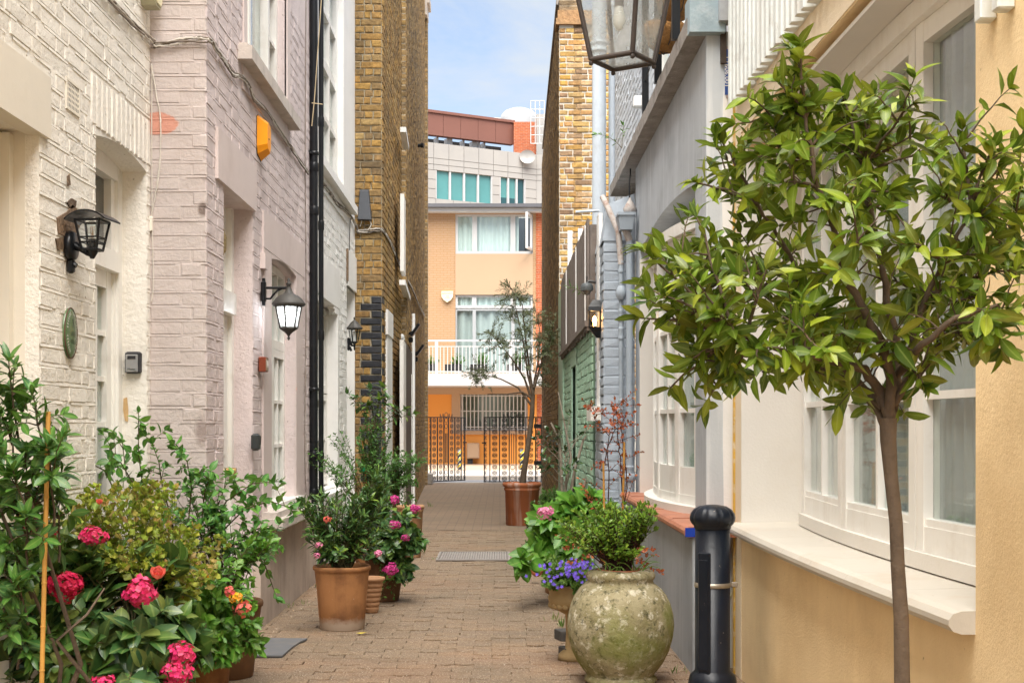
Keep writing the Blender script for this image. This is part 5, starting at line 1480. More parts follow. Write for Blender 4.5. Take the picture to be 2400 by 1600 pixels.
mb = MB(); cable(mb, [on(WW, 802, 498, .012), on(WW, 800, 560, .012), on(WW, 801, 655, .012)], .004, 5); mb.build('wire', M_black, cat='wire', label='black wire dropping down the white house wall')

# ================================================================== boxes, plaques and signs
W = WC
u, z = W.uz(156, 765); Pq = W.pt(u, z, .010)
t = thing('name_plaque', Pq, 'oval green enamel plaque with laurel wreath reading 3 beside the cream door', 'plaque')
M_enam = mat('green_enamel', (.105, .175, .075), .25, .12, 6, .1, 30, spec=.6, dirt=(.06, .09, .04), damt=.4, ds=20); M_ink = mat('dark_lettering', (.03, .035, .02), .5, .1, 5, 0); M_leafw = mat('pale_wreath', (.50, .52, .44), .5, .1, 5, 0)
FRM = face_frame(W, u, z, .010)
def oval(mb, a, b, dome, z0, n=36, rings=6):
    vs = []; fs = []
    for i in range(rings + 1):
        f = i / rings
        for k in range(n):
            w = 2 * math.pi * k / n; vs.append(FRM @ V(a * f * math.cos(w), b * f * math.sin(w), z0 + dome * (1 - f * f)))
    for i in range(rings):
        for k in range(n):
            l = (k + 1) % n; fs.append((i * n + k, i * n + l, (i + 1) * n + l, (i + 1) * n + k))
    vs += [FRM @ V(a * math.cos(2 * math.pi * k / n), b * math.sin(2 * math.pi * k / n), -.008) for k in range(n)]
    for k in range(n):
        l = (k + 1) % n; fs.append((rings * n + k, rings * n + l, (rings + 1) * n + l, (rings + 1) * n + k))
    mb.add(vs, fs, True)
pa, pb = .083, .106
mb = MB(); oval(mb, pa, pb, .009, .004); mb.build('plate', M_enam, t)
mb = MB(); pr = [FRM @ V(pa * math.cos(w), pb * math.sin(w), .003) for w in [2 * math.pi * k / 36 for k in range(37)]]; mb.tube(pr, .003, 6, caps=False); mb.build('rim', mat('rusted_rim', (.10, .05, .03), .7, .2, 20, .2), t)
dome = lambda x, y: .0045 + .009 * (1 - (x / pa) ** 2 - (y / pb) ** 2)
mb = MB()
for sgn in (-1, 1):
    for k in range(15):
        if k in (7,): continue
        w = R(118 + k * 9 - 4); x0 = pa * .78 * math.cos(w) * (1 if sgn < 0 else -1); y0 = pb * .82 * math.sin(w)
        for side in (-1, 1):
            dx, dy = math.cos(w + R(90)) * (1 if sgn < 0 else -1), math.sin(w + R(90))
            if k < 7: dx, dy = -dx, -dy
            ca = .55 * side; rx, ry = dx * math.cos(ca) - dy * math.sin(ca), dx * math.sin(ca) + dy * math.cos(ca)
            L = .013; pts = [(x0, y0), (x0 + rx * L * .5 - ry * .003, y0 + ry * L * .5 + rx * .003), (x0 + rx * L, y0 + ry * L), (x0 + rx * L * .5 + ry * .003, y0 + ry * L * .5 - rx * .003)]
            mb.add([FRM @ V(x, y, dome(x, y) + .0006) for x, y in pts], [(0, 1, 2, 3)])
mb.build('wreath', M_leafw, t, fix=False)
def on_plaque(s, x, y, size):
    o = text_mesh(t, s, Matrix.Identity(4), size, M_ink, ex=0)
    for v in o.data.vertices:
        px, py = v.co.x * .92 + x, v.co.y + y; v.co = FRM @ V(px, py, dome(px, py) + .0012)
on_plaque('3', .0, .042, .046); on_plaque("CHILD", -.0, -.003, .026); on_plaque('WALK', .0, -.036, .026)

# key safe on the far reveal of the cottage door
WR = Wall((-2.08, 7.028), (-1.82, 7.028)); u, z = WR.uz(309, 833)
t = thing('key_safe', WR.pt(u, z), 'grey and black key safe fixed on the cream door reveal', 'key safe')
s_ = FD / 7.0; w_, h_ = 36 / s_, 50 / s_
mb = MB(); mb.bbox(WR.pt(u, z, .02), w_, .04, h_, WR.R3, .008); mb.build('body', mat('black_rubber', (.03, .03, .033), .6, .1, 9, .2), t)
mb = MB(); mb.bbox(WR.pt(u - .004, z - .004, .041), w_ - .018, .006, h_ - .022, WR.R3, .002); mb.build('door', mat('brushed_grey', (.33, .33, .33), .45, .06, 30, .2, 80, metal=.3), t)
mb = MB(); mb.bbox(WR.pt(u - .004, z + .026, .0448), w_ * .52, .003, .016, WR.R3); mb.build('shutter', M_dark, t)
text_mesh(t, 'Master', face_frame(WR, u - .004, z - .034, .0446), .0145, M_ink); text_mesh(t, 'Lock', face_frame(WR, u + .014, z - .044, .0446), .006, M_ink)
mb = MB(); ol = [(270, 905), (290, 900), (292, 955), (282, 962), (272, 950)]
mb.prism([WR.pt(WR.uz(x + 3, y + 6)[0], WR.uz(x, y + 10)[1], .001) for x, y in [(281, 905), (289, 902), (292, 930), (291, 958), (284, 956), (280, 930)]], WR.n * .002)
mb.build('paint_chip', mat('ochre_undercoat', (.55, .36, .17), .8, .15, 40, .2), wc)

# alarm boxes
p = on(WC, 328, -4, .03)
t = thing('alarm_box', p, 'weathered cream round-faced alarm box high on the cottage corner', 'alarm box')
M_oldcream = mat('old_cream_plastic', (.42, .40, .27), .6, .1, 5, .2, 40, dirt=(.2, .19, .12), damt=.5, ds=12)
mb = MB(); oct_ = [(-.075, .16), (-.075, -.05), (-.045, -.085), (.045, -.085), (.075, -.05), (.075, .16)]
u, z = WC.uz(328, -4)
mb.prism([WC.pt(u + a, z + b + .035, .004) for a, b in oct_], WC.n * .075); mb.build('body', M_oldcream, t)
mb = MB(); mb.prism([WC.pt(u + a * .8, z + b * .8 + .035, .079) for a, b in oct_], WC.n * .006); mb.build('face', M_cream_gloss, t)
W = WP; u, z = W.uz(594, 318)
t = thing('bell_box', W.pt(u, z), 'bright orange bell box on the pink wall under the window sill', 'alarm box')
sb = FD / W.pt(u, z).y; hb = 47 / sb * 1.05; wb_ = .10
mb = MB(); rim = [(-wb_, hb * .85), (-wb_ * .55, hb), (wb_ * .7, hb * .9), (wb_ * .95, hb * .55), (wb_ * .95, -hb * .55), (wb_ * .5, -hb), (-wb_ * .75, -hb * .82), (-wb_, -hb * .5)]
A = [W.pt(u + a, z + b, .006) for a, b in rim]; B = [W.pt(u + a * .62, z + b * .66, .068) for a, b in rim]; n_ = len(rim)
mb.add(A + B, [tuple(range(n_, 2 * n_))] + [(i, (i + 1) % n_, n_ + (i + 1) % n_, n_ + i) for i in range(n_)]); mb.build('cover', mat('orange_plastic', (.90, .33, .01), .4, .05, 5, .1, 40, dirt=(.5, .15, .02), damt=.3, ds=9), t)
mb = MB(); mb.prism([W.pt(u + a * 1.03, z + b * 1.02, .001) for a, b in rim], W.n * .006); mb.build('back_plate', M_dark, t)
mb = MB(); mb.bbox(W.pt(u - .02, z - .01, .069), .018, .004, .006, W.R3); mb.build('sounder_slot', M_dark, t)
W = LP; t = thing('siren_box', on(LP, 836, 500), 'dark grey wedge-shaped siren box on the yellow brick corner', 'alarm box')
mb = MB(); q = [(822, 508), (855, 508), (848, 436), (826, 436)]
A = [LP.pt(*LP.uz(x, y), .013) for x, y in q]; B = [LP.pt(*LP.uz(x, y), o) for (x, y), o in zip([(824, 506), (854, 507), (847, 442), (828, 442)], (.10, .10, .05, .05))]
mb.add(A + B, [(4, 5, 6, 7), (0, 1, 5, 4), (1, 2, 6, 5), (2, 3, 7, 6), (3, 0, 4, 7), (3, 2, 1, 0)]); mb.build('cover', mat('slate_plastic', (.055, .06, .07), .5, .08, 6, .1, 40), t)
mb = MB(); cable(mb, [on(LP, 850, 508, .04), on(LP, 853, 518, .04), on(LP, 846, 530, .05)], .005, 5); cable(mb, [on(LP, 832, 508, .04), on(LP, 828, 522, .04)], .004, 5); mb.build('cable', M_cabw, t)
# door number, buzzer
W = WP; u, z = W.uz(594, 837)
t = thing('number_sign', W.pt(u, z), 'small brown framed house number sign beside the pink house window', 'sign')
mb = MB(); mb.bbox(W.pt(u, z, .03), .10, .045, .095, W.R3, .004); mb.build('frame', mat('varnished_wood', (.20, .045, .02), .4, .1, 10, .2, 50), t)
mb = MB(); mb.bbox(W.pt(u, z, .054), .082, .004, .078, W.R3); mb.build('tile', mat('tan_tile', (.30, .22, .15), .5, .1, 9, .1), t)
text_mesh(t, '1A', face_frame(W, u, z, .0565), .066, M_white_flat)
u, z = W.uz(575, 1015); t = thing('entry_buzzer', W.pt(u, z), 'dark rounded buzzer box low beside the pink door opening', 'buzzer')
mb = MB(); mb.bbox(W.pt(u + .03, z, .028), .075, .05, .105, W.R3, .012); mb.build('body', mat('dark_grey_plastic', (.035, .04, .04), .4, .1, 9, .1), t)
mb = MB(); mb.bbox(W.pt(u + .03, z + .01, .054), .05, .004, .05, W.R3); mb.build('keypad', M_iron, t)
# blue pole number plate and electric box by the yellow house
W = WE; t = thing('number_plate', on(WE, 1668, 170), 'narrow blue vertical plate with white code on the white pier', 'sign')
u, z = W.uz(1668, 168); s7 = FD / 7.08
mb = MB(); mb.bbox(W.pt(u, z, .016), .020, .006, 104 / s7, W.R3); mb.build('plate', mat('blue_enamel', (.03, .075, .26), .35, .1, 6, 0), t)
text_mesh(t, 'L1606.001', face_frame(W, u, z, .0198) @ Matrix.Rotation(R(-90), 4, 'Z'), .034, M_white_flat, squeeze=1.12)
mb = MB(); mb.tube([W.pt(u + .004, z - .135, .012), W.pt(u + .004, z + .135, .012)], .006, 6); mb.build('fixing_rail', M_rust, t)
t = thing('electric_box', on(WE, 1660, 20), 'grey electric junction box at the top of the white pier', 'box')
a = W.uz(1645, 60); b = W.uz(1676, -40)
mb = MB(); W.slab(mb, a[0], b[0], a[1], b[1] + .1, .004, .10); mb.build('case', mat('grey_plastic', (.36, .38, .40), .5, .06, 5, .1, 40, dirt=(.2, .2, .2), damt=.4, ds=10), t)
mb = MB(); mb.tube([W.pt(b[0] - .012, W.uz(1660, 20)[1], .10), W.pt(b[0] - .012, W.uz(1660, 20)[1], .12)], .011, 10); mb.build('screw_knob', M_iron, t)
mb = MB(); W.slab(mb, b[0] - .05, b[0] - .022, a[1] - .20, a[1] - .001, .004, .03); mb.build('conduit', mat('rusty_dark_conduit', (.06, .045, .035), .8, .3, 20, .4), t)
mb = MB(); xw = .142
cable(mb, [W.pt(xw, 3.0, .012), W.pt(xw, 2.2, .012), W.pt(xw, 1.5, .012), W.pt(xw + .002, .7, .012), W.pt(xw, .45, .014), W.pt(xw - .03, .36, .02)], .0065, 6); mb.build('pipe', M_cream_gloss, cat='pipe', label='thin cream pipe running down the pier behind the bollard')
# shield sign on the orange house
W = OU; t = thing('alarm_sign', on(OU, 1028, 680), 'cream shield-shaped alarm sign reading BANHAM on the orange house', 'sign')
u, z = W.uz(1027.5, 680.5); s9 = FD / 43.6
sh = [(-13, 11), (13, 11), (13, -1), (8, -9), (0, -14), (-8, -9), (-13, -1)]
mb = MB(); mb.prism([W.pt(u + a / s9, z + b / s9, .03) for a, b in sh], W.n * .08); mb.build('plate', mat('cream_sign', (.78, .72, .48), .5, .03, 2, 0), t)
text_mesh(t, 'BANHAM', face_frame(W, u, z + 6 / s9, .1125), 5.6 / s9, M_ink, squeeze=1.0); text_mesh(t, '24HR', face_frame(W, u, z - .5 / s9, .1125), 3.5 / s9, M_ink); text_mesh(t, '927 9830', face_frame(W, u, z - 4.5 / s9, .1125), 3.0 / s9, M_ink)

# ================================================================== things fixed to the brick house
W = W2; M_whitep = mat('white_plastic', (.80, .80, .78), .4, .03, 3, 0)
c = D(906, 776, 17.0); t = thing('horn_speaker', c, 'white horn speaker sticking out from the tall brick house', 'speaker')
mb = MB(); Mx = Matrix.Rotation(R(-100), 3, 'Y') @ Matrix.Rotation(R(0), 3, 'X'); e = D(899, 777, 17.0); w = D(921, 775, 17.1)
ax_ = (e - w).normalized(); q = ax_.to_track_quat('Z', 'Y').to_matrix()
mb.lathe([(0, -.02), (.045, -.02), (.05, .06), (.062, .09), (.095, .115), (.10, .12), (.0, .10)], w, 20, q); mb.build('horn', M_whitep, t)
mb = MB(); mb.bbox(w + V(.02, .02, -.03), .05, .08, .05); mb.build('bracket', M_whitep, t)
for (x, y, Y, lb_) in ((940, 765, 18.2, 'black floodlight on an arm high on the brick wall'), (952, 811, 20.2, 'black double spotlight lower on the brick wall near the gate')):
    c = D(x, y, Y); t = thing('floodlight', c, lb_, 'floodlight', 'floodlights on the brick house')
    mb = MB(); mb.bbox(c + V(.08, 0, .04), .035, .20, .20, Matrix.Rotation(R(35), 3, 'Y'), .01); mb.build('lamp_head', M_black, t)
    mb = MB(); mb.tube([c + V(-.16, .05, -.03), c + V(-.02, 0, -.01), c + V(.07, 0, .02)], .018, 8); mb.build('arm', M_black, t)
    mb = MB(); mb.bbox(c + V(.02, 0, -.09), .06, .06, .07, None, .01); mb.build('sensor', M_black, t)
c = D(962, 335, 23.0); mb = MB(); mb.tube([c + V(-.12, 0, 0), c + V(.05, -.02, .0)], .03, 10); mb.tube([c + V(.04, -.02, .0), c + V(.08, -.03, -.0)], .042, 10); mb.build('cctv_camera', M_black, cat='camera', label='small black camera high on the brick wall against the sky')
c = D(938, 757, 18.4); mb = MB(); mb.bbox(c + V(-.04, 0, .12), .04, .30, .36, None, .01); mb.build('cream_panel', mat('cream_card', (.72, .62, .30), .6, .03, 3, 0), cat='panel', label='pale cream panel behind the floodlight on brick wall')
mb = MB(); mb.tube([D(966, 0, 29.7), D(967, 270, 29.7), D(969, 300, 29.7)], .03, 8); mb.lathe([(.05, -.1), (.08, -.05), (.08, .03), (.04, .05)], D(969, 315, 29.7), 10); mb.build('white_downpipe', M_whitep, cat='pipe', label='white downpipe on the far corner of the tall brick house')
for xa, ya, yb, Y, o in ((925, 690, 795, 17.6, 'upper'), (949, 720, 1180, 19.6, 'long')):
    a = D(xa, ya, Y); b = D(xa, yb, Y); mb = MB(); mb.tube([V(a.x, Y, max(0.02, b.z)), V(a.x, Y, a.z)], .028, 8); mb.build('conduit', M_whitep, cat='pipe', label='%s white conduit on the tall brick house wall' % ('short' if o == 'upper' else 'long'), group='conduits on the brick house')
# dome camera on the pilaster
c = D(1348, 662, 11.5); t = thing('dome_camera', c, 'grey dome security camera on a bracket above the amber lantern', 'camera')
mb = MB(); mb.lathe([(.052, -.02), (.054, .0), (.052, .02), (.04, .04), (0, .05)], c, 18); mb.build('housing', mat('grey_housing', (.07, .08, .085), .5, .08, 5, .1), t)
mb = MB(); mb.lathe([(0, -.06), (.025, -.052), (.036, -.03), (.038, -.02)], c, 16); mb.build('dome', mat('smoked_dome', (.10, .09, .08), .15, .1, 20, 0, spec=.7), t)
mb = MB(); mb.tube([c + V(0, 0, .045), c + V(.02, 0, .06), c + V(.075, .0, .05)], .012, 8); mb.tube([c + V(.0, .0, .05), c + V(.0, 0, .10)], .005, 6); mb.build('arm', M_iron, t)

# ================================================================== terrace railing with coir baskets
t = thing('terrace_railing', (1.0, 8.5, 3.37), 'black terrace railing posts with thin wires above the grey ledge', 'railing')
ps = []
for x, yb in ((1482, 272), (1511, 192), (1552, 92), (1610, -60)):
    Y = 2.12 * FD / (VY - yb); X = (x - VX) * Y / FD; ps.append((X, Y))
    mb = MB(); mb.box(X - .022, X + .022, Y - .022, Y + .022, 3.37, 4.5); mb.build('post', M_black, t)
for z in (3.62, 3.85, 4.1, 4.35):
    mb = MB(); mb.tube([V(X, Y, z) for X, Y in ps], .004, 5); mb.build('wire', M_iron, t)
M_coir = mat('coir_fibre', (.30, .15, .045), .95, .35, 30, 1.0, 90, .02, dirt=(.13, .06, .02), damt=.6, ds=18)
for x, y, Y, lb_ in ((1524, 85, 8.15, 'lower brown coir basket liner on the terrace railing'), (1552, 8, 7.7, 'upper brown coir basket liner partly hidden by the lantern')):
    c = D(x, y, Y); t = thing('coir_basket', c, lb_, 'basket', 'coir baskets on the railing')
    mb = MB(); mb.lathe([(0, -.10), (.05, -.09), (.09, -.05), (.115, .02), (.12, .07), (.10, .07), (.08, .02)], c, 22, wob=.03); mb.build('liner', M_coir, t)
    for k in range(5):
        mb = MB(); w = k * 1.25; mb.tube([c + V(.122 * math.cos(w), .122 * math.sin(w), .07), c + V(.118 * math.cos(w), .118 * math.sin(w), .02), c + V(.094 * math.cos(w), .094 * math.sin(w), -.052), c + V(0, 0, -.106)], .003, 5); mb.build('wire', M_iron, t)

# ================================================================== bollard
t = thing('bollard', (.965, 6.2, 0), 'dark navy cast iron bollard with fluted mushroom cap', 'bollard')
M_navy = mat('navy_gloss_paint', (.007, .010, .017), .34, .25, 6, .4, 70, .003, spec=.35, dirt=(.03, .033, .036), damt=.35, ds=5, dlo=.55, spots=(.30, .25, .21), sp_s=42, sp_lo=.70)
B0 = V(.965, 6.2, 0)
zz6 = lambda y: EYE + (VY - y) * 6.2 / FD
mb = MB(); mb.lathe([(.125, 0), (.125, .05), (.112, .07), (.108, zz6(1560)), (.102, zz6(1548)), (.088, zz6(1542)), (.0795, zz6(1536)), (.0785, zz6(1210)), (.0, zz6(1210))], B0, 32); mb.build('shaft', M_navy, t)
mb = MB(); nn = 64; prof = [(.080, 1214), (.084, 1211), (.084, 1207), (.094, 1202), (.1025, 1194), (.1035, 1187), (.099, 1178), (.086, 1169), (.063, 1162), (.03, 1158.8), (.0, 1158)]
vs = []; fs = []
for i, (r, y) in enumerate(prof):
    for k in range(nn):
        w = 2 * math.pi * k / nn
        fl = 1 - (.06 * (abs(math.sin(w * 9 / 2)) < .25) if 2 < i < 9 else 0)
        vs.append(B0 + V(r * fl * math.cos(w), r * fl * math.sin(w), zz6(y)))
for i in range(len(prof) - 1):
    for k in range(nn):
        l = (k + 1) % nn; fs.append((i * nn + k, i * nn + l, (i + 1) * nn + l, (i + 1) * nn + k))
mb.add(vs, fs, True); mb.build('cap', M_navy, t)
mb = MB(); Rz = Matrix.Rotation(R(-38), 3, 'Z')
c = B0 + Rz @ V(0, -.0685, (zz6(1265) + zz6(1550)) / 2)
mb.bbox(c, .062, .03, zz6(1265) - zz6(1550), Rz, .006); mb.bbox(c + Rz @ V(0, -.016, 0), .046, .006, (zz6(1265) - zz6(1550)) * .88, Rz, .002); mb.build('access_door', M_navy, t)
mb = MB(); mb.lathe([(.0795, zz6(1347)), (.0825, zz6(1346)), (.0825, zz6(1337)), (.0795, zz6(1336))], B0, 32); mb.bbox(B0 + V(.097, -.005, zz6(1341)), .032, .02, .022, None, .003); mb.build('strap', mat('worn_steel_strap', (.42, .37, .30), .4, .1, 20, .2, 60, metal=.7), t)

# ================================================================== iron gates
def scroll_mesh(name, h, w, r, mt, turns=1.25):
    pts = []
    for s in (-1, 1):
        q = []
        for i in range(15):
            f = i / 14; a = f * turns * 2 * math.pi; rr = (h * .24) * (1 - .72 * f)
            q.append((w * .5 - h * .24 + 0 + rr * math.cos(a) , s * (h * .25 + 0 - rr * math.sin(a) * 1.0)))
        pts.append(q)
    line = pts[0][::-1] + [(w * .5 , 0)] + pts[1]
    mb = MB(); mb.tube([V(x, 0, z) for x, z in line], r, 4, smooth=False)
    return mb.mesh(name, mt)
def circle_mesh(name, rad, r, mt):
    mb = MB(); mb.tube([V(rad * math.cos(2 * math.pi * k / 14), 0, rad * math.sin(2 * math.pi * k / 14)) for k in range(15)], r, 4, caps=False, smooth=False)
    return mb.mesh(name, mt)
SCR = scroll_mesh('scroll', .118, .10, .0054, M_iron, 1.4); CIR = circle_mesh('ring', .05, .006, M_iron)
def gate(label, hx, hy, ang, Wd=1.25, H0=.05, H1=1.46, flip=1):
    t = thing('iron_gate', (hx, hy, 0), label, 'gate', 'wrought iron gate leaves')
    M = Matrix.Translation((hx, hy, 0)) @ Matrix.Rotation(ang, 4, 'Z')
    bars = [0, .10, .27, .44, .56, .73, .90, 1.0]
    for f in bars:
        mb = MB(); mb.bbox(V(0, 0, (H0 + H1) / 2), .022, .018, H1 - H0); place('bar', mb.mesh('bar', M_iron), M @ Matrix.Translation((f * Wd * flip, 0, 0)), t)
    for z in (H0, H1):
        mb = MB(); mb.bbox(V(Wd / 2 * flip, 0, z), Wd + .02, .02, .022); place('rail', mb.mesh('rail', M_iron), M, t)
    for f in (.48, .52):
        mb = MB(); mb.bbox(V(0, 0, .78), .014, .014, .66); place('bar', mb.mesh('bar', M_iron), M @ Matrix.Translation((f * Wd * flip, 0, 0)), t)
    rows = 11; dz = (H1 - H0) / rows
    for a, b in ((.10, .27), (.27, .44), (.56, .73), (.73, .90)):
        for k in range(rows):
            z = H0 + (k + .5) * dz
            for sg in (-1, 1):
                place('scroll', SCR, M @ Matrix.Translation((((a + b) / 2) * Wd * flip, 0, z)) @ Matrix.Rotation(0 if sg > 0 else math.pi, 4, 'Z') @ Matrix.Scale(1.0, 4), t)
    for a, b in ((0, .10), (.90, 1.0)):
        for k in range(rows): place('scroll', SCR, M @ Matrix.Translation((((a + b) / 2) * Wd * flip + .012, 0, H0 + (k + .5) * dz)), t)
    for k in (0, 1, 2, 9, 10): place('ring', CIR, M @ Matrix.Translation((.5 * Wd * flip, 0, H0 + (k + .5) * dz)), t)
    for sg in (-1, 1):
        for o, s in ((.07, 1.0), (.17, .8)): place('crest_scroll', SCR, M @ Matrix.Translation(((.5 * Wd + sg * o) * flip, 0, H1 + .05)) @ Matrix.Rotation(0 if sg > 0 else math.pi, 4, 'Z') @ Matrix.Rotation(R(30), 4, 'Y') @ Matrix.Scale(s, 4), t)
    place('crest_ring', CIR, M @ Matrix.Translation((.5 * Wd * flip, 0, H1 + .06)), t)
    mb = MB(); mb.bbox(V(Wd * flip, -.0, .90), .10, .03, .03); place('latch', mb.mesh('latch', M_iron), M, t)
gate('open left leaf of the wrought iron scrollwork gate', -1.60, 29.9, R(50))
gate('wider right leaf of the scrollwork gate behind the olive pot', .90, 29.9, math.pi + R(-3), 1.25, .05, 1.46, 1)
t = thing('gate_post', (.98, 29.8, 0), 'thick black iron gate post at the brick wall', 'post')
mb = MB(); mb.box(.93, 1.02, 29.75, 29.85, 0, 1.52); mb.build('post', M_iron, t)
for z in (.42, 1.22):
    mb = MB(); mb.box(.74, .93, 29.78, 29.84, z, z + .09); mb.build('hinge_strap', M_iron, t)
mb = MB(); mb.bbox(V(-1.58, 29.6, .12), .24, .3, .26, None, .03); mb.build('stone_block', M_ledge, cat='block', label='small dark stone block at the foot of the left gate')

# ================================================================== street furniture beyond the gate
c0 = D(1108, 1055, 44)
t = thing('meter_box', (c0.x, 44.2, 0), 'peach painted meter cabinet on the orange wall', 'cabinet')
a = D(1072, 1053, 44.2); b = D(1101, 1017, 44.2)
mb = MB(); mb.bbox(V((a.x + b.x) / 2, 44.3, (a.z + b.z) / 2), b.x - a.x, .3, b.z - a.z, None, .02); mb.build('cabinet', M_peachflat, t)
mb = MB(); mb.bbox(V((a.x + b.x) / 2, 44.14, (a.z + b.z) / 2), (b.x - a.x) * .82, .02, (b.z - a.z) * .82); mb.build('door', M_peachflat, t)
mb = MB(); mb.bbox(V((a.x + b.x) / 2 - .1, 44.3, .25), .18, .12, .5); mb.build('leg', M_iron, t)
M_hy = mat('hazard_yellow', (.85, .62, .02), .5, .05, 2, 0); M_hb = mat('hazard_black', (.02, .02, .02), .5, .05, 2, 0); M_galv = mat('galvanised', (.42, .44, .46), .5, .06, 3, .1)
for X, Y, lb_ in ((D(1199, 1082, 38.5).x, 38.5, 'yellow and black hazard striped post seen through the right gate'), (D(1056, 1082, 38.5).x, 38.5, 'slim striped post seen beside the left gate')):
    t = thing('hazard_post', (X, Y, 0), lb_, 'post', 'striped posts on the far pavement')
    mb = MB(); mb.tube([V(X, Y, 0), V(X, Y, .62)], .06, 12); mb.build('post', M_galv, t)
    for k in range(6):
        mb = MB(); z = .05 + k * .09; r_ = .0625
        pts = [(X + r_ * math.cos(w), Y + r_ * math.sin(w), z + .06 * math.cos(w)) for w in [2 * math.pi * i / 12 for i in range(12)]]
        mb.add(pts + [(x, y, zq + .062) for x, y, zq in pts], [(i, (i + 1) % 12, 12 + (i + 1) % 12, 12 + i) for i in range(12)]); mb.build('stripe', M_hy if k % 2 else M_hb, t, fix=False)
# balcony planters
for k, x in enumerate((985, 1040, 1098, 1180)):
    Y = 42.75; a = D(x - 18, 852, Y); t = thing('balcony_planter', (a.x, Y, a.z), ['leftmost', 'second', 'third', 'rightmost'][k] + ' dark window box on the white balcony', 'planter', 'balcony window boxes')
    mb = MB(); mb.box(a.x, a.x + .52, Y - .1, Y + .12, a.z, a.z + .21); mb.build('box', M_dark, t)

# ================================================================== ground things
t = thing('drain_grate', (0, 13.3, .004), 'rectangular steel drain grating set in the paving', 'grate')
g0, g1 = 12.72, 13.55; x0, x1 = -.60, .095
M_steel = mat('worn_steel', (.40, .36, .33), .5, .12, 9, .2, 60, metal=.5)
mb = MB(); mb.box(x0, x1, g0, g1, .002, .006); mb.build('pit', M_dark, t)
mb = MB()
for a, b, c_, d_ in ((x0, x1, g0, g0 + .03), (x0, x1, g1 - .03, g1), (x0, x0 + .02, g0 + .03, g1 - .03), (x1 - .02, x1, g0 + .03, g1 - .03)): mb.box(a, b, c_, d_, .004, .016)
mb.build('frame', M_steel, t)
for k in range(1, 28):
    x = x0 + .02 + (x1 - x0 - .04) * k / 28; mb = MB(); mb.box(x - .0075, x + .0075, g0 + .03, g1 - .03, .005, .013); mb.build('bar', M_steel, t)
for k in range(1, 9):
    y = g0 + .03 + (g1 - g0 - .06) * k / 9; mb = MB(); mb.box(x0 + .02, x1 - .02, y - .014, y + .014, .0045, .0118); mb.build('cross_bar', M_steel, t)
gp = lambda x, y: V((x - VX) * (EYE * FD / (y - VY)) / FD, EYE * FD / (y - VY), 0)
mb = MB(); q = [gp(540, 1511), gp(648, 1511), gp(672, 1490), gp(690, 1478), gp(706, 1471), gp(560, 1469)]
mb.prism([p + V(0, 0, .006) for p in q], V(0, 0, .010)); mb.build('slate_mat', mat('grey_slate_sheet', (.135, .14, .15), .6, .12, 5, .3, 60, .003, dirt=(.25, .21, .16), damt=.35, ds=9), cat='mat', label='grey slate sheet lying on the paving by the flower pots')
mb = MB(); p = gp(836, 1457); mb.add([p + V(-.05, .0, .012), p + V(-.015, -.02, .010), p + V(.03, -.012, .022), p + V(.055, .02, .03), p + V(.02, .02, .014), p + V(-.02, .018, .012)], [(0, 1, 5), (1, 2, 4, 5), (2, 3, 4)]); mb.build('fallen_leaf', mat('yellow_leaf', (.62, .50, .06), .6, .1, 9, .1), cat='leaf', label='single yellow leaf fallen on the paving before the big pot', fix=False)
for (x, y, s, lb_) in ((1300, 1462, .10, 'upper dark slate chock under the stone bowl'), (1312, 1505, .13, 'lower dark slate chock beside the mossy urn')):
    p = gp(x, y + 12); mb = MB(); mb.bbox(p + V(.03, .1, .03), .16, .12, .06, Matrix.Rotation(.3, 3, 'Z'), .004); mb.build('slate_chock', mat('dark_slate', (.07, .065, .06), .8, .2, 9, .5, 50), cat='block', label=lb_, group='slate chocks')
# ================================================================== leaves, twigs and flowers
def leaf_tpl(w=.36, seg=4, fold=.16, curl=.22, peak=.45, wave=0.0):
    vs = [(0, 0, 0)]; fs = []
    for i in range(1, seg):
        t = i / seg
        hw = w / 2 * (math.sin(math.pi * (t ** (math.log(.5) / math.log(peak)))) ** .8)
        z = -curl * t * t
        wv = wave * math.sin(t * 11)
        vs += [(-hw, t, z + fold * hw + wv), (0, t, z), (hw, t, z + fold * hw - wv)]
    vs.append((0, 1, -curl)); e = len(vs) - 1
    fs += [(0, 2, 1), (0, 3, 2)]
    for i in range(seg - 2):
        a = 1 + 3 * i; b = a + 3
        fs += [(a, a + 1, b + 1, b), (a + 1, a + 2, b + 2, b + 1)]
    a = 1 + 3 * (seg - 2); fs += [(a, a + 1, e), (a + 1, a + 2, e)]
    return vs, fs
def lobed_tpl(n=5, fold=.12, depth=.45):
    """a scalloped pelargonium-like leaf"""
    vs = [(0, .42, 0)]; m = n * 4
    for k in range(m):
        a = -math.pi / 2 + 2 * math.pi * k / m
        r = .5 * (1 - depth * .5 * (1 - math.cos(n * 2 * math.pi * k / m + math.pi)) * .5)
        vs.append((r * math.cos(a), .45 + r * math.sin(a), fold * r * math.cos(3 * a) + .05))
    return vs, [(0, 1 + k, 1 + (k + 1) % m) for k in range(m)]
T_BAY = [leaf_tpl(.38, 5, .30, .18, .48, .015), leaf_tpl(.34, 5, .22, .32, .45, .02), leaf_tpl(.42, 5, .16, .06, .5, .012), leaf_tpl(.36, 5, .4, .45, .46, .02), leaf_tpl(.40, 5, .5, .62, .45, .04), leaf_tpl(.33, 5, .1, -.12, .5, .035)]
T_OV = [leaf_tpl(.62, 5, .22, .22, .42), leaf_tpl(.56, 5, .3, .36, .42), leaf_tpl(.66, 5, .12, .12, .45)]
T_ROSE = [leaf_tpl(.60, 4, .2, .2, .45), leaf_tpl(.55, 4, .28, .3, .42)]
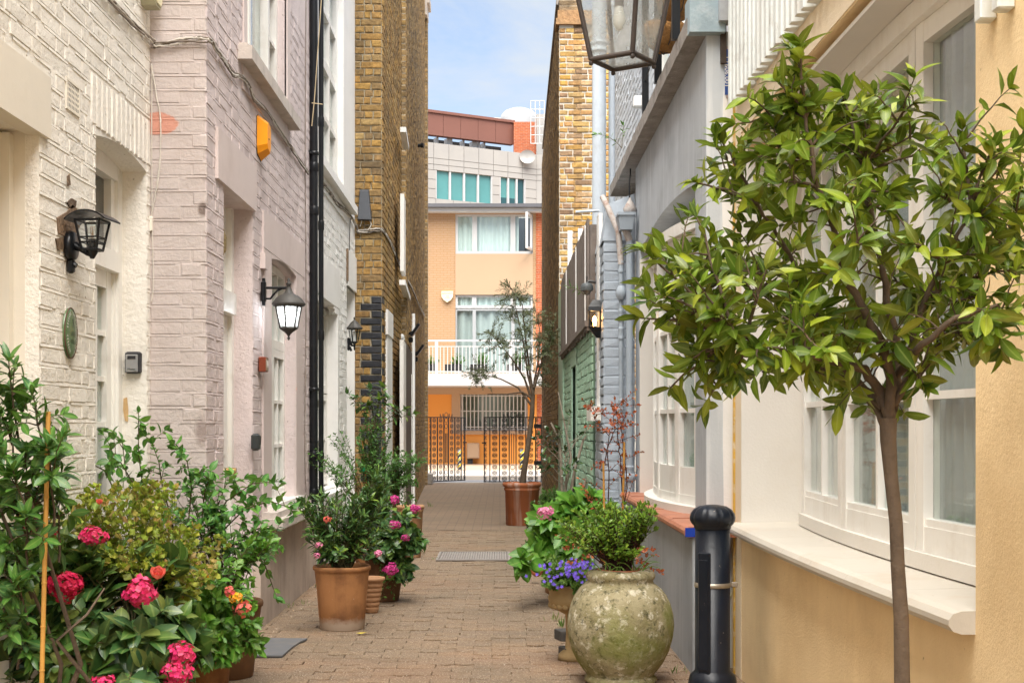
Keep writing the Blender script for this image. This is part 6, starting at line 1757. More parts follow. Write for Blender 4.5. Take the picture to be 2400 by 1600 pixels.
T_LANCE = [leaf_tpl(.26, 4, .25, .2, .5), leaf_tpl(.30, 4, .2, .35, .5), leaf_tpl(.24, 4, .3, .05, .5)]
T_OLIVE = [leaf_tpl(.20, 3, .2, .1, .5), leaf_tpl(.18, 3, .2, .2, .5)]
T_SMALL = [leaf_tpl(.5, 3, .25, .1, .5), leaf_tpl(.45, 3, .2, .25, .5)]
T_LOB = [lobed_tpl(5), lobed_tpl(6, .2), lobed_tpl(5, -.1, .6)]

class Foliage:
    def __init__(s, tpls, seed=0):
        s.T = tpls; s.r = []; s.g = random.Random(seed)
    def add(s, p, d, n, L):
        d = d.normalized(); x = d.cross(n)
        if x.length < 1e-4: x = d.cross(Vector((.3, .2, .9)))
        x.normalize(); z = x.cross(d)
        s.r.append((p, x, d, z, L, s.g.randrange(len(s.T)), s.g.random()))
    def build(s, parent, mt, n_ind=0, name='leaf', mass='foliage', smooth=True):
        if not s.r: return
        order = []
        for k, q in enumerate(s.r):
            x, y = proj(q[0]); order.append(((q[4] / max(q[0].y, .3)) if (0 < x < 2352 and 0 < y < 1568) else 0, k))
        order.sort(reverse=True)
        # the ones nearest the eye show largest; keep those facing outwards first
        ind = {k for a, k in order[:n_ind] if a > 0}
        meshes = []
        for vs, fs in s.T:
            if ind:
                me = bpy.data.meshes.new(name); me.from_pydata(vs, [], fs); me.materials.append(mt); me.polygons.foreach_set('use_smooth', [smooth] * len(fs)); me.update()
                ra = me.attributes.new('rib', 'FLOAT', 'POINT'); ra.data.foreach_set('value', [1.0 if abs(v[0]) < 1e-6 else 0.0 for v in vs])
                meshes.append(me)
        V_ = []; LO = []; FN = []; RN = []; b0 = 0
        tv = [np.array(v, np.float32) for v, f in s.T]
        tl = [np.concatenate([np.array(f) for f in fs]) for v, fs in s.T]; tn = [np.array([len(f) for f in fs]) for v, fs in s.T]
        for k, (p, x, d, z, L, t, rn) in enumerate(s.r):
            if k in ind:
                M = Matrix(((x.x * L, d.x * L, z.x * L, p.x), (x.y * L, d.y * L, z.y * L, p.y), (x.z * L, d.z * L, z.z * L, p.z), (0, 0, 0, 1)))
                place(name, meshes[t], M, parent)
            else:
                A = np.array([x, d, z], np.float32) * L
                V_.append(tv[t] @ A + np.array(p, np.float32)); LO.append(tl[t] + b0); FN.append(tn[t]); RN.append(np.full(len(tv[t]), rn, np.float32)); b0 += len(tv[t])
        if V_:
            me = fast_mesh(mass, np.vstack(V_), np.concatenate(FN), np.concatenate(LO), mt, np.concatenate(RN), smooth)
            rb_ = [np.array([1.0 if abs(v[0]) < 1e-6 else 0.0 for v in vs], np.float32) for vs, fs in s.T]
            ra = me.attributes.new('rib', 'FLOAT', 'POINT'); ra.data.foreach_set('value', np.concatenate([rb_[q[5]] for k, q in enumerate(s.r) if k not in ind]))
            o = bpy.data.objects.new(mass, me); COL.objects.link(o); attach(o, parent); o['kind'] = 'stuff'

def rvec(g, s=1.0):
    return Vector((g.uniform(-s, s), g.uniform(-s, s), g.uniform(-s, s)))
def qcurve(a, b, lift, n=6, g=None, wob=0.0):
    m = (a + b) / 2 + Vector((0, 0, lift))
    out = []
    for i in range(n + 1):
        t = i / n
        p = a * (1 - t) ** 2 + m * 2 * t * (1 - t) + b * t * t
        if wob and 0 < i < n: p = p + rvec(g, wob)
        out.append(p)
    return out
def twig(F, S, a, b, nl, L, frac=.55, tilt=1.0, r0=.004, lift=.02, up=.35, ros=3, jit=.35, pts=None, pairs=False):
    """a shoot from a to b with leaves spiralling along its outer part and a rosette at the tip"""
    g = F.g
    P = pts or qcurve(a, b, lift, 5, g, (b - a).length * .02)
    if S is not None: S.tube(P, [r0 * (1 - .6 * i / (len(P) - 1)) for i in range(len(P))], 5, caps=False)
    tot = len(P) - 1; ph = g.random() * 6.28
    for i in range(nl):
        f = 1 - frac + frac * (i + g.random() * .6) / max(nl, 1); f = min(f, .999)
        s_ = f * tot; k = int(s_); p = P[k].lerp(P[k + 1], s_ - k); tg = (P[k + 1] - P[k]).normalized()
        ph += 2.4 if not pairs else (math.pi if i % 2 else 1.57)
        e1 = tg.cross(Vector((.13, .21, .97)));
        if e1.length < .05: e1 = tg.cross(Vector((1, 0, 0)))
        e1.normalize(); e2 = tg.cross(e1)
        rad = e1 * math.cos(ph) + e2 * math.sin(ph)
        tl = tilt * (1.15 - .45 * (i / max(nl, 1)))
        d = tg * math.cos(tl) + rad * math.sin(tl) + rvec(g, jit * .5)
        n = tg * .8 + Vector((0, 0, up)) + rvec(g, jit)
        F.add(p, d, n, L * g.uniform(.48, 1.22))
    tg = (P[-1] - P[-2]).normalized()
    for i in range(ros):
        d = tg + rvec(g, .75); F.add(P[-1], d, tg + Vector((0, 0, .5)) + rvec(g, .5), L * g.uniform(.5, .95))

def crown(F, S, base, blobs, n, nl, L, **kw):
    """shoots from a base to points spread through ellipsoids (centre, radii, weight)"""
    g = F.g; wts = [b[2] if len(b) > 2 else 1 for b in blobs]
    for k in range(n):
        c, r = g.choices(blobs, wts)[0][:2]
        while True:
            q = rvec(g)
            if .25 < q.length < 1: break
        q = q * (q.length ** -.35)
        tip = Vector((c[0] + q.x * r[0], c[1] + q.y * r[1], c[2] + q.z * r[2]))
        if tip.z < .03: tip.z = .03 + g.random() * .05
        st = base + Vector((g.uniform(-.05, .05), g.uniform(-.05, .05), 0))
        inner = st.lerp(tip, kw.get('start', .35))
        k2 = {a: b for a, b in kw.items() if a != 'start'}
        P = qcurve(st, tip, kw.get('lift', .03), 7, g, (tip - st).length * .018)
        twig(F, S, st, tip, nl, L, pts=P, **{a: b for a, b in k2.items() if a != 'lift'})

def fol_mat(name, cols, rough=.42, transl=.22, spec=.45, coat=0.0):
    def vein(t, c):
        a = nd(t, 'ShaderNodeAttribute', attribute_name='rib')
        c = mixc(t, c, (.42, .5, .14), ramp(t, a.outputs['Fac'], .80, 1.0, (0, 0, 0), (.30,) * 3))
        c = mixc(t, c, ramp(t, a.outputs['Fac'], 0, .6, (.82,) * 3, (1.08,) * 3), 1.0, 'MULTIPLY')
        return mixc(t, c, (.30, .17, .05), ramp(t, noise(t, 38, 4, .6, loc=(2, 9, 4)), .66, .74, (0, 0, 0), (.55,) * 3))
    return rmat(name, cols, rough, .15, 60, .003, .22, 26, spec=spec, transl=transl, coat=coat, extra=vein)
F_bay = fol_mat('bay_leaf', [(0.044, 0.094, 0.007), (0.094, 0.171, 0.009), (0.143, 0.226, 0.013), (0.033, 0.072, 0.009), (0.22, 0.297, 0.018), (0.072, 0.132, 0.011), (0.154, 0.165, 0.022), (0.308, 0.374, 0.022), (0.055, 0.094, 0.013)], .36, .2, .38)
F_hyd = fol_mat('hydrangea_leaf', [(0.03, 0.081, 0.024), (0.054, 0.135, 0.027), (0.035, 0.088, 0.035), (0.095, 0.189, 0.03), (0.068, 0.108, 0.041), (0.162, 0.203, 0.041)], .33, .12, .5)
F_hydbright = fol_mat('bright_hydrangea_leaf', [(0.08, 0.246, 0.026), (0.123, 0.319, 0.029), (0.058, 0.189, 0.029), (0.16, 0.362, 0.043), (0.072, 0.174, 0.043)], .4, .25)
F_rose = fol_mat('rose_leaf', [(0.052, 0.176, 0.042), (0.094, 0.271, 0.042), (0.062, 0.208, 0.052), (0.166, 0.373, 0.052), (0.073, 0.187, 0.042)], .38, .2)
F_ger = fol_mat('yellowing_geranium_leaf', [(.22, .32, .03), (.34, .40, .035), (.17, .27, .03), (.44, .44, .06), (.28, .36, .05), (.50, .30, .10), (.20, .31, .03), (.30, .17, .07)], .5, .3)
F_lan = fol_mat('lantana_leaf', [(0.056, 0.191, 0.019), (0.096, 0.271, 0.024), (0.064, 0.16, 0.024), (0.144, 0.303, 0.032)], .45, .22)
F_laurel = fol_mat('laurel_leaf', [(0.04, 0.129, 0.028), (0.07, 0.19, 0.03), (0.099, 0.239, 0.04), (0.044, 0.12, 0.04)], .32, .15, .5)
F_skim = fol_mat('glossy_shrub_leaf', [(0.034, 0.094, 0.03), (0.056, 0.151, 0.034), (0.042, 0.113, 0.038), (0.094, 0.189, 0.047), (0.189, 0.302, 0.038)], .30, .12, .55)
F_jas = fol_mat('jasmine_leaf', [(0.04, 0.136, 0.029), (0.073, 0.2, 0.036), (0.054, 0.164, 0.036), (0.109, 0.254, 0.036)], .45, .18)
F_azal = fol_mat('azalea_leaf', [(0.1, 0.233, 0.02), (0.184, 0.316, 0.026), (0.075, 0.184, 0.023), (0.283, 0.4, 0.041), (0.133, 0.25, 0.033)], .35, .25)
F_red = fol_mat('rust_red_leaf', [(0.29, 0.036, 0.017), (0.435, 0.065, 0.022), (0.203, 0.029, 0.017), (0.522, 0.116, 0.029)], .5, .2)
F_box = fol_mat('box_leaf', [(0.026, 0.087, 0.014), (0.043, 0.131, 0.017), (0.072, 0.174, 0.022), (0.029, 0.08, 0.017)], .4, .15)
F_cam = fol_mat('camellia_leaf', [(0.017, 0.051, 0.02), (0.029, 0.072, 0.026), (0.022, 0.058, 0.026), (0.058, 0.087, 0.022)], .25, .08, .6)
F_olive = fol_mat('olive_leaf', [(.085, .105, .055), (.12, .14, .075), (.065, .085, .045), (.15, .165, .10)], .5, .12)
F_camp = fol_mat('bellflower_leaf', [(0.036, 0.116, 0.017), (0.072, 0.174, 0.022), (0.131, 0.232, 0.029), (0.043, 0.131, 0.022)], .5, .2)
M_bark = mat('brown_bark', (.125, .09, .062), .9, .25, 12, .8, 60, .006, dirt=(.05, .035, .025), damt=.5, ds=20, spots=(.2, .16, .12), sp_s=30, sp_lo=.68)
M_stem = mat('green_brown_stem', (.09, .075, .03), .7, .2, 12, .3, 60)
M_greystem = mat('pale_grey_stem', (.30, .25, .20), .85, .2, 12, .5, 60)
M_redstem = mat('dark_red_stem', (.06, .025, .02), .8, .2, 12, .3, 60)
M_cane = mat('bamboo_cane', (.52, .27, .06), .5, .15, 9, .2, 40, dirt=(.3, .14, .04), damt=.4, ds=14)
M_soil = mat('potting_soil', (.035, .025, .018), .95, .3, 25, .8, 60, .01)

def floret_head(parent, c, r, mt, facing=Vector((.25, -.8, .5)), n=90, ps=.28, seed=0, name='flower_head', cover=.42):
    """mophead: four-petalled florets over a dome, joined as one flower head"""
    g = random.Random(seed); F = Foliage([leaf_tpl(.95, 3, .1, .1, .6)], seed); f = facing.normalized()
    n = int(n * 1.7)
    for k in range(n):
        y = 1 - 2 * (k + .5) / n; w = k * 2.39996
        q = Vector((math.sqrt(1 - y * y) * math.cos(w), math.sqrt(1 - y * y) * math.sin(w), y))
        if q.dot(f) < -.25: continue
        if g.random() < .16: continue
        p = c + Vector((q.x * 1.06, q.y, q.z * .86)) * r * g.uniform(.72, 1.06) * (1 + .13 * math.sin(4.1 * q.x + seed) + .12 * math.sin(5.3 * q.z + 2 * seed)); nq = (q + rvec(g, cover)).normalized()
        e1 = nq.cross(Vector((.3, .5, .8))).normalized(); e2 = nq.cross(e1); a0 = g.random() * 6
        rn = g.random()
        for j in range(4):
            a = a0 + j * math.pi / 2; d = e1 * math.cos(a) + e2 * math.sin(a) + nq * .38
            F.add(p, d, nq, r * ps * .86 * g.uniform(.8, 1.15)); F.r[-1] = F.r[-1][:6] + (rn + g.uniform(-.06, .06),)
    F.build(parent, mt, 0, mass=name)
    for o in reversed(parent.children):
        if o.name.startswith(name): o['kind'] = 'thing' if False else o.get('kind', 'stuff'); del o['kind']; break
FL_pink = rmat('hot_pink_petal', [(.66, .012, .11), (.80, .05, .22), (.50, .008, .06), (.85, .16, .30), (.58, .02, .12), (.74, .03, .16), (.42, .03, .05)], .5, .1, 60, .002, .1, 40, transl=.15)
FL_red = rmat('crimson_petal', [(.50, .008, .05), (.62, .015, .09), (.40, .005, .035)], .5, .1, 60, .002, .1, 40, transl=.12)
FL_mag = rmat('magenta_petal', [(.50, .02, .20), (.62, .06, .30), (.40, .015, .14), (.66, .12, .36)], .5, .1, 60, .002, .1, 40, transl=.15)
FL_soft = rmat('soft_pink_petal', [(.80, .22, .42), (.85, .35, .52), (.72, .15, .36)], .5, .1, 60, .002, .1, 40, transl=.2)
FL_coral = rmat('coral_petal', [(.80, .14, .10), (.85, .22, .18), (.75, .10, .14)], .5, .1, 60, .002, .1, 40, transl=.2)
FL_gold = rmat('gold_petal', [(.82, .35, .02), (.85, .50, .03), (.80, .26, .03)], .5, .1, 60, .002, .1, 40, transl=.2)
FL_violet = rmat('violet_petal', [(.14, .07, .62), (.20, .11, .72), (.11, .05, .50), (.28, .18, .78)], .5, .1, 60, .002, .1, 40, transl=.2)

def rose_bloom(parent, c, r, mt, ax=Vector((.2, -.5, .85)), seed=0):
    F = Foliage([leaf_tpl(.95, 4, .35, -.45, .62)], seed); g = F.g; a = ax.normalized(); e1 = a.cross(Vector((.3, .8, .1))).normalized(); e2 = a.cross(e1)
    for ringi, (nn, tl, ll) in enumerate(((3, .12, .9), (4, .28, 1.0), (5, .55, 1.05), (6, .95, 1.05))):
        for k in range(nn):
            w = 2 * math.pi * k / nn + ringi * .7; rad = e1 * math.cos(w) + e2 * math.sin(w)
            d = a * math.cos(tl) + rad * math.sin(tl); F.add(c - a * r * .7 + rad * r * .12 * ringi, d, -rad * math.cos(tl) + a * math.sin(tl), r * 1.5 * ll)
    F.build(parent, mt, 0, mass='rose_bloom')
    for o in parent.children:
        if o.name.startswith('rose_bloom') and 'kind' in o: del o['kind']

# ------------------------------------------------------------------ pots
M_terra = mat('ochre_terracotta', (.37, .17, .065), .8, .12, 4, .5, 70, .004, dirt=(.15, .065, .028), damt=.75, ds=5.0, dlo=.46, streak=(.17, .075, .035), samt=.7, spots=(.55, .42, .32), sp_s=60, sp_lo=.70)
M_terrared = mat('red_terracotta', (.36, .115, .045), .75, .12, 4, .5, 70, .004, dirt=(.17, .06, .03), damt=.4, ds=4, streak=(.62, .52, .46), samt=.75)
M_terradark = mat('brown_terracotta', (.15, .075, .035), .85, .15, 5, .5, 60, .004, dirt=(.06, .04, .025), damt=.6, ds=5)
M_terratan = mat('tan_terracotta', (.42, .23, .12), .8, .1, 4, .4, 60, .004, dirt=(.25, .13, .07), damt=.4, ds=4)
def urn_mat():
    m, t, b = _nt('mossy_limestone')
    c = ramp(t, noise(t, 5, 8, .7), .35, .65, (.23, .20, .095), (.44, .385, .25))
    c = mixc(t, c, (.74, .69, .56), ramp(t, noise(t, 20, 9, .75, loc=(3, 3, 3)), .53, .60, (0, 0, 0), (.75,) * 3))
    c = mixc(t, c, (.06, .06, .03), ramp(t, noise(t, 26, 9, .75, loc=(7, 1, 2)), .53, .62, (0, 0, 0), (.85,) * 3))
    c = mixc(t, c, (.21, .235, .055), ramp(t, noise(t, 3, 6, .6, loc=(1, 8, 2)), .48, .64, (0, 0, 0), (.7,) * 3))
    t.links.new(c, b.inputs['Base Color']); b.inputs['Roughness'].default_value = .95; b.inputs['Specular IOR Level'].default_value = .15
    bumpn(t, b, noise(t, 45, 9, .7), .9, .012)
    return m
M_urn = urn_mat()
def pot(name, label, c, rb, rt, h, mt, style='plain', group='terracotta pots along the lane', lip=.03, cat='pot'):
    t = thing(name, c, label, cat, group)
    mb = MB(); th = rt * .1
    if style == 'plain':
        pr = [(0, 0), (rb * .96, 0), (rb, .008), (rb + (rt * .94 - rb) * .5, h * .5), (rt * .94, h - lip * 1.4), (rt * .955, h - lip), (rt * 1.0, h - lip * .85), (rt * 1.012, h - lip * .35), (rt * .99, h), (rt * .92, h), (rt * .86, h - lip), (rt * .82, h - .06)]
    elif style == 'roll':
        pr = [(0, 0), (rb * .96, 0), (rb, .01), (rt * .92, h - lip * 2.1), (rt * .97, h - lip * 1.95), (rt * .97, h - lip * 1.5), (rt * .93, h - lip * 1.3), (rt * 1.02, h - lip), (rt * 1.06, h - lip * .5), (rt * 1.02, h - lip * .05), (rt * .93, h), (rt * .87, h - lip), (rt * .83, h - .08)]
    else:
        pr = [(0, 0), (rb * .9, 0), (rb, .01)]
        for k in range(6):
            f0 = .06 + .8 * k / 6; r0 = rb + (rt - rb) * f0; pr += [(r0 * .94, h * f0), (r0 * 1.02, h * (f0 + .03)), (r0 * 1.03, h * (f0 + .09)), (r0 * .95, h * (f0 + .12))]
        pr += [(rt * .92, h * .88), (rt * 1.05, h * .92), (rt * 1.06, h * .97), (rt, h), (rt * .88, h), (rt * .82, h * .9)]
    mb.lathe(pr, V(*c), 40, wob=.004); mb.build('body', mt, t)
    mb = MB(); mb.lathe([(0, h - .045), (rt * .5, h - .04), (rt * .86, h - .05)], V(*c), 20); mb.build('soil', M_soil, t)
    return t

def plant(name, c, label, group=None, cat='plant'):
    return thing(name, c, label, cat, group)
def tie(parent, p, q, r=.006, mt=None):
    mb = MB(); n = 7; pts = [p.lerp(q, i / n) for i in range(n + 1)]
    mb.tube(pts, r, 8)
    for i in range(1, n): mb.lathe([(r * 1.0, -.004), (r * 1.25, 0), (r * 1.0, .004)], pts[i], 8)
    return mb.build('bamboo_cane', mt or M_cane, parent)

# ------------------------------------------------------------------ bay tree on the right
YB = 2.6; KB = YB / 4.0
bt = thing('bay_tree', (D(2085, 1568, YB).x, YB, 0), 'clipped bay tree with bare trunk in front of the yellow house', 'tree')
B_ = lambda x, y, o=0.0: D(x, y, YB + o * KB)
trunk = [B_(2086, 1990), B_(2078, 1700), B_(2072, 1568), B_(2070, 1420), B_(2062, 1300), B_(2058, 1200), B_(2046, 1090), B_(2040, 1010), B_(2040, 960)]
S = MB(); S.tube(trunk, [.0165, .016, .0152, .0145, .0135, .013, .0132, .0155, .017], 12)
S.build('trunk', M_bark, bt)
limbs = [
    [B_(2040, 965), B_(2022, 900), B_(1985, 850, -.05), B_(1935, 832, -.12), B_(1870, 820, -.2), B_(1780, 800, -.25), B_(1690, 770, -.28)],
    [B_(2042, 985), B_(2015, 930, .05), B_(1960, 880, .14), B_(1900, 850, .2), B_(1830, 790, .28), B_(1760, 700, .32), B_(1690, 640, .34)],
    [B_(2044, 960), B_(2062, 890, .03), B_(2060, 800, .06), B_(2040, 690, .05), B_(2025, 600, .02), B_(2000, 480, 0), B_(1985, 380, -.04)],
    [B_(2044, 960), B_(2048, 870, -.05), B_(2020, 780, -.12), B_(1985, 720, -.16), B_(1940, 640, -.18), B_(1915, 520, -.18), B_(1870, 400, -.2), B_(1850, 270, -.2)],
    [B_(2050, 930), B_(2085, 870, -.06), B_(2100, 760, -.12), B_(2140, 660, -.18), B_(2190, 560, -.2), B_(2230, 470, -.2)],
    [B_(2050, 940), B_(2075, 880, .1), B_(2120, 780, .2), B_(2170, 700, .28), B_(2240, 620, .3), B_(2320, 560, .3)],
    [B_(2030, 940), B_(1985, 890, .1), B_(1900, 800, .1), B_(1860, 680, .08), B_(1800, 560, .05), B_(1740, 470, 0)],
    [B_(2060, 860), B_(2120, 790, -.2), B_(2200, 730, -.3), B_(2290, 700, -.3)],
]
lp = []
for i, q in enumerate(limbs):
    r0 = .0112 if i < 4 else .0085
    pts = []
    for k in range(len(q) - 1):
        for j in range(4): pts.append(q[k].lerp(q[k + 1], j / 4) + rvec(random, .003))
    pts.append(q[-1]); L_ = MB(); L_.tube(pts, [r0 * (1 - .72 * k / len(pts)) for k in range(len(pts))], 7, caps=False); L_.build('branch', M_bark, bt, fix=False)
    lp += pts[len(pts) // 4:]
S = MB(); F = Foliage(T_BAY, 11); g = F.g
tips = [(1835, 110, -.2), (1790, 190, -.2), (1880, 230, -.15), (1755, 250, -.1), (1690, 285, -.05), (1905, 310, -.1), (1830, 300, .1), (1960, 260, .1), (2095, 240, -.2), (2110, 310, -.1), (2010, 330, .1), (2160, 330, .1), (2210, 300, -.15), (2280, 340, -.2), (2330, 350, -.1), (2345, 420, .1), (1740, 360, -.15), (1660, 330, 0), (1650, 400, .1), (1600, 420, -.1), (1720, 440, .15), (1800, 420, -.2), (1600, 500, -.2), (1520, 560, -.1), (1560, 600, .1), (1480, 575, -.2), (1490, 660, .05), (1470, 730, -.1), (1530, 680, -.25), (1560, 760, .1), (1600, 680, .25), (1650, 720, -.3), (1580, 830, -.15), (1540, 890, 0), (1640, 860, -.1), (1700, 880, .15), (1620, 930, .0), (1740, 820, -.3), (1700, 560, .2), (1760, 620, -.3), (1840, 560, .25), (1900, 460, -.25), (1960, 420, .2), (2040, 440, -.2), (2100, 430, .2), (2160, 450, -.25), (2230, 420, .1), (2260, 500, -.2), (2300, 580, .1), (2320, 500, -.1), (2190, 540, .25), (2100, 560, -.3), (1980, 560, -.3), (2040, 640, .3), (1900, 640, .3), (1850, 760, .3), (1820, 860, -.1), (1900, 800, -.35), (1960, 760, .3), (2120, 700, .3), (2200, 660, -.2), (2280, 680, .2), (2240, 760, .1), (2300, 800, -.2), (2160, 800, .2), (2120, 880, -.1), (2310, 730, .0), (1790, 740, .05), (1680, 620, 0), (2000, 230, -.05), (1930, 200, 0), (2350, 300, .2), (1620, 570, .3), (2340, 620, .2)]
for (x, y, o) in tips:
    tip = B_(x, y, o * 1.15)
    st = min(lp, key=lambda p: (p - tip).length + (.04 if p.z > tip.z else 0))
    d = tip - st
    twig(F, S, st, tip, 13, .055, frac=min(1.0, .20 / max(d.length, .1)), tilt=1.05, r0=.004, lift=.01, ros=5, up=.5)
    for k in range(2):
        f = g.uniform(.35, .85); m = st.lerp(tip, f); e = m + rvec(g, .065) + Vector((0, 0, .03))
        twig(F, S, m, e, 6, .050, frac=.8, tilt=1.1, r0=.0023, lift=.01, ros=4, up=.5)
for k in range(60):
    p = g.choice(lp); e = p + rvec(g, .10) + Vector((0, 0, .025))
    twig(F, S, p, e, 6, .062, frac=.7, tilt=1.1, r0=.002, ros=3)
S.build('twigs', M_bark, bt, kind='stuff')
F.build(bt, F_bay, 290)

# ------------------------------------------------------------------ pots and plants at the left front
pt1 = pot('terracotta_pot', 'ochre terracotta pot half hidden under the pink hydrangea', (-1.46, 5.55, 0), .15, .19, .36, M_terra)
pt2 = pot('terracotta_pot', 'ochre terracotta pot under the orange flowered lantana at the left', (-1.395, 6.32, 0), .13, .175, .36, M_terra)
pt3 = pot('terracotta_pot', 'terracotta pot buried among the roses against the pink wall', (-1.36, 6.85, 0), .12, .17, .38, M_terradark)
# hydrangea with hot pink heads
hy = plant('hydrangea', (-1.46, 5.55, .3), 'hydrangea with crimson and hot pink flower heads at the lower left', cat='shrub')
S = MB(); F = Foliage(T_OV, 21); L5 = 5.25
blob = [(D(150, 1440, L5), (.20, .24, .15)), (D(300, 1430, L5 + .1), (.20, .22, .14)), (D(60, 1500, L5), (.16, .2, .15)), (D(260, 1520, L5 - .1), (.25, .2, .12)), (D(400, 1480, L5 + .2), (.10, .16, .12)), (D(330, 1300, L5 + .3), (.15, .15, .08))]
blob += [(D(40, 1400, L5 - .1), (.14, .2, .14)), (D(120, 1290, L5 + .1), (.14, .15, .08)), (D(20, 1290, L5), (.12, .15, .1))]
crown(F, S, V(-1.46, 5.5, .30), blob, 150, 7, .118, frac=.42, tilt=1.15, r0=.006, ros=3, up=.7)
S.build('stems', M_stem, hy); F.build(hy, F_hyd, 120)
for k, (x, y, r, Y, m) in enumerate(((150, 1345, 43, 5.05, FL_red), (322, 1362, 43, 5.1, FL_pink), (418, 1505, 36, 5.1, FL_pink), (404, 1548, 36, 5.0, FL_pink), (214, 1232, 30, 5.3, FL_pink), (235, 1578, 32, 4.95, FL_pink), (75, 1205, 24, 5.3, FL_pink), (128, 1222, 16, 5.35, FL_red))):
    floret_head(hy, D(x, y, Y + .05), r * .88 * Y / FD, m, n=110 if r > 28 else 60, seed=k, ps=.30)
# lantana
la = plant('lantana', (-1.395, 6.32, .3), 'green lantana with coral and yellow flower clusters beside the slate sheet', cat='shrub')
S = MB(); F = Foliage(T_ROSE, 22); YL2 = 6.15
blob = [(D(520, 1340, YL2), (.14, .16, .10)), (D(500, 1420, YL2 - .05), (.17, .16, .12)), (D(540, 1460, YL2), (.10, .14, .09)), (D(440, 1430, YL2), (.12, .14, .13)), (D(585, 1480, YL2 + .1), (.035, .06, .04), .4), (D(600, 1240, YL2 + .2), (.07, .1, .06), .6), (D(480, 1500, YL2 - .1), (.10, .12, .05))]
crown(F, S, V(-1.395, 6.3, .33), blob, 120, 9, .062, frac=.45, tilt=1.1, r0=.0035, ros=3, up=.6)
S.build('stems', M_stem, la); F.build(la, F_lan, 90)
for k, (x, y, r, m) in enumerate(((468, 1322, 13, FL_gold), (541, 1372, 14, FL_gold), (559, 1397, 18, FL_coral), (527, 1358, 12, FL_coral), (447, 1300, 8, FL_gold), (362, 1420, 10, FL_gold))):
    floret_head(la, D(x, y, YL2 - .16), r * 6 / FD, m, n=36, seed=30 + k, ps=.42)
# yellowing geranium
ge = plant('geranium', (-1.45, 5.95, .3), 'yellow-green ferny geranium mass with dry brown leaves in the left bed', cat='plant')
S = MB(); F = Foliage(T_LOB, 23); YG = 5.85
blob = [(D(280, 1150, YG), (.22, .18, .07)), (D(330, 1220, YG - .1), (.24, .2, .10)), (D(440, 1250, YG), (.16, .16, .08)), (D(200, 1180, YG), (.12, .15, .08)), (D(350, 1130, YG + .15), (.14, .1, .05)), (D(200, 1280, YG - .35), (.14, .12, .06)), (D(420, 1320, YG - .3), (.13, .12, .06)), (D(310, 1285, YG - .4), (.14, .1, .05)), (D(110, 1180, YG - .4), (.12, .1, .08))]
crown(F, S, V(-1.5, 5.95, .32), blob, 270, 9, .036, frac=.45, tilt=1.0, r0=.0022, ros=4, up=1.0, jit=.8)
S.build('stems', mat('pale_green_stem', (.16, .17, .05), .7, .2, 10, .2), ge); F.build(ge, F_ger, 90)
# roses
ro = plant('rose_bush', (-1.36, 6.85, .35), 'climbing rose with long leafy shoots against the pink wall', cat='shrub')
S = MB(); F = Foliage(T_ROSE, 24)
shoots = [[(390, 1250), (330, 1130), (318, 1040), (318, 948)], [(430, 1230), (440, 1120), (430, 1060), (395, 1015)], [(420, 1240), (300, 1100), (265, 1040), (250, 1060)], [(470, 1240), (520, 1150), (580, 1110), (640, 1105)], [(480, 1250), (560, 1170), (620, 1150), (665, 1165)], [(500, 1280), (560, 1230), (600, 1210), (640, 1250)], [(480, 1250), (500, 1160), (520, 1110), (560, 1100)], [(300, 1200), (240, 1080), (200, 1060), (165, 1075)], [(520, 1290), (590, 1270), (610, 1300), (635, 1370)], [(400, 1220), (370, 1100), (365, 1060), (350, 1020)], [(460, 1230), (470, 1130), (480, 1100), (450, 1080)], [(330, 1200), (310, 1120), (290, 1090), (280, 1010)]]
g = F.g
for k, sh in enumerate(shoots):
    Y0, Y1 = 6.7, 6.55 + g.uniform(-.15, .2)
    P = [V(-1.36, 6.85, .36)] + [D(x, y, Y0 + (Y1 - Y0) * i / 3) for i, (x, y) in enumerate(sh)]
    full = []
    for i in range(len(P) - 1):
        for j in range(4): full.append(P[i].lerp(P[i + 1], j / 4))
    full.append(P[-1])
    twig(F, S, P[0], P[-1], 12, .058, frac=.55, tilt=1.05, r0=.005, pts=full, ros=4, up=.6)
    for j in range(5):
        m = full[g.randrange(6, len(full))]; e = m + rvec(g, .085) + V(0, 0, .03)
        twig(F, S, m, e, 6, .055, frac=.75, tilt=1.15, r0=.0022, ros=3, up=.6)
crown(F, S, V(-1.36, 6.85, .36), [(D(470, 1180, 6.7), (.16, .16, .07)), (D(560, 1220, 6.7), (.13, .14, .10)), (D(450, 1120, 6.75), (.12, .10, .05))], 46, 8, .055, frac=.4, tilt=1.1, r0=.003, ros=3, up=.6)
S.build('stems', M_stem, ro); F.build(ro, F_rose, 110)
rose_bloom(ro, D(362, 1318, 5.15), 15 * 5.2 / FD, FL_coral); mb = MB(); mb.tube([D(360, 1330, 5.15), D(300, 1360, 5.2), D(240, 1400, 5.3)], .003, 5); mb.build('stem', M_stem, ro)
for x, y in ((228, 1153), (130, 1030), (350, 985)): rose_bloom(ro, D(x, y, 6.0 if y < 1100 else 5.5), 6 * 6 / FD, FL_coral if y > 1100 else F_rose, seed=x)
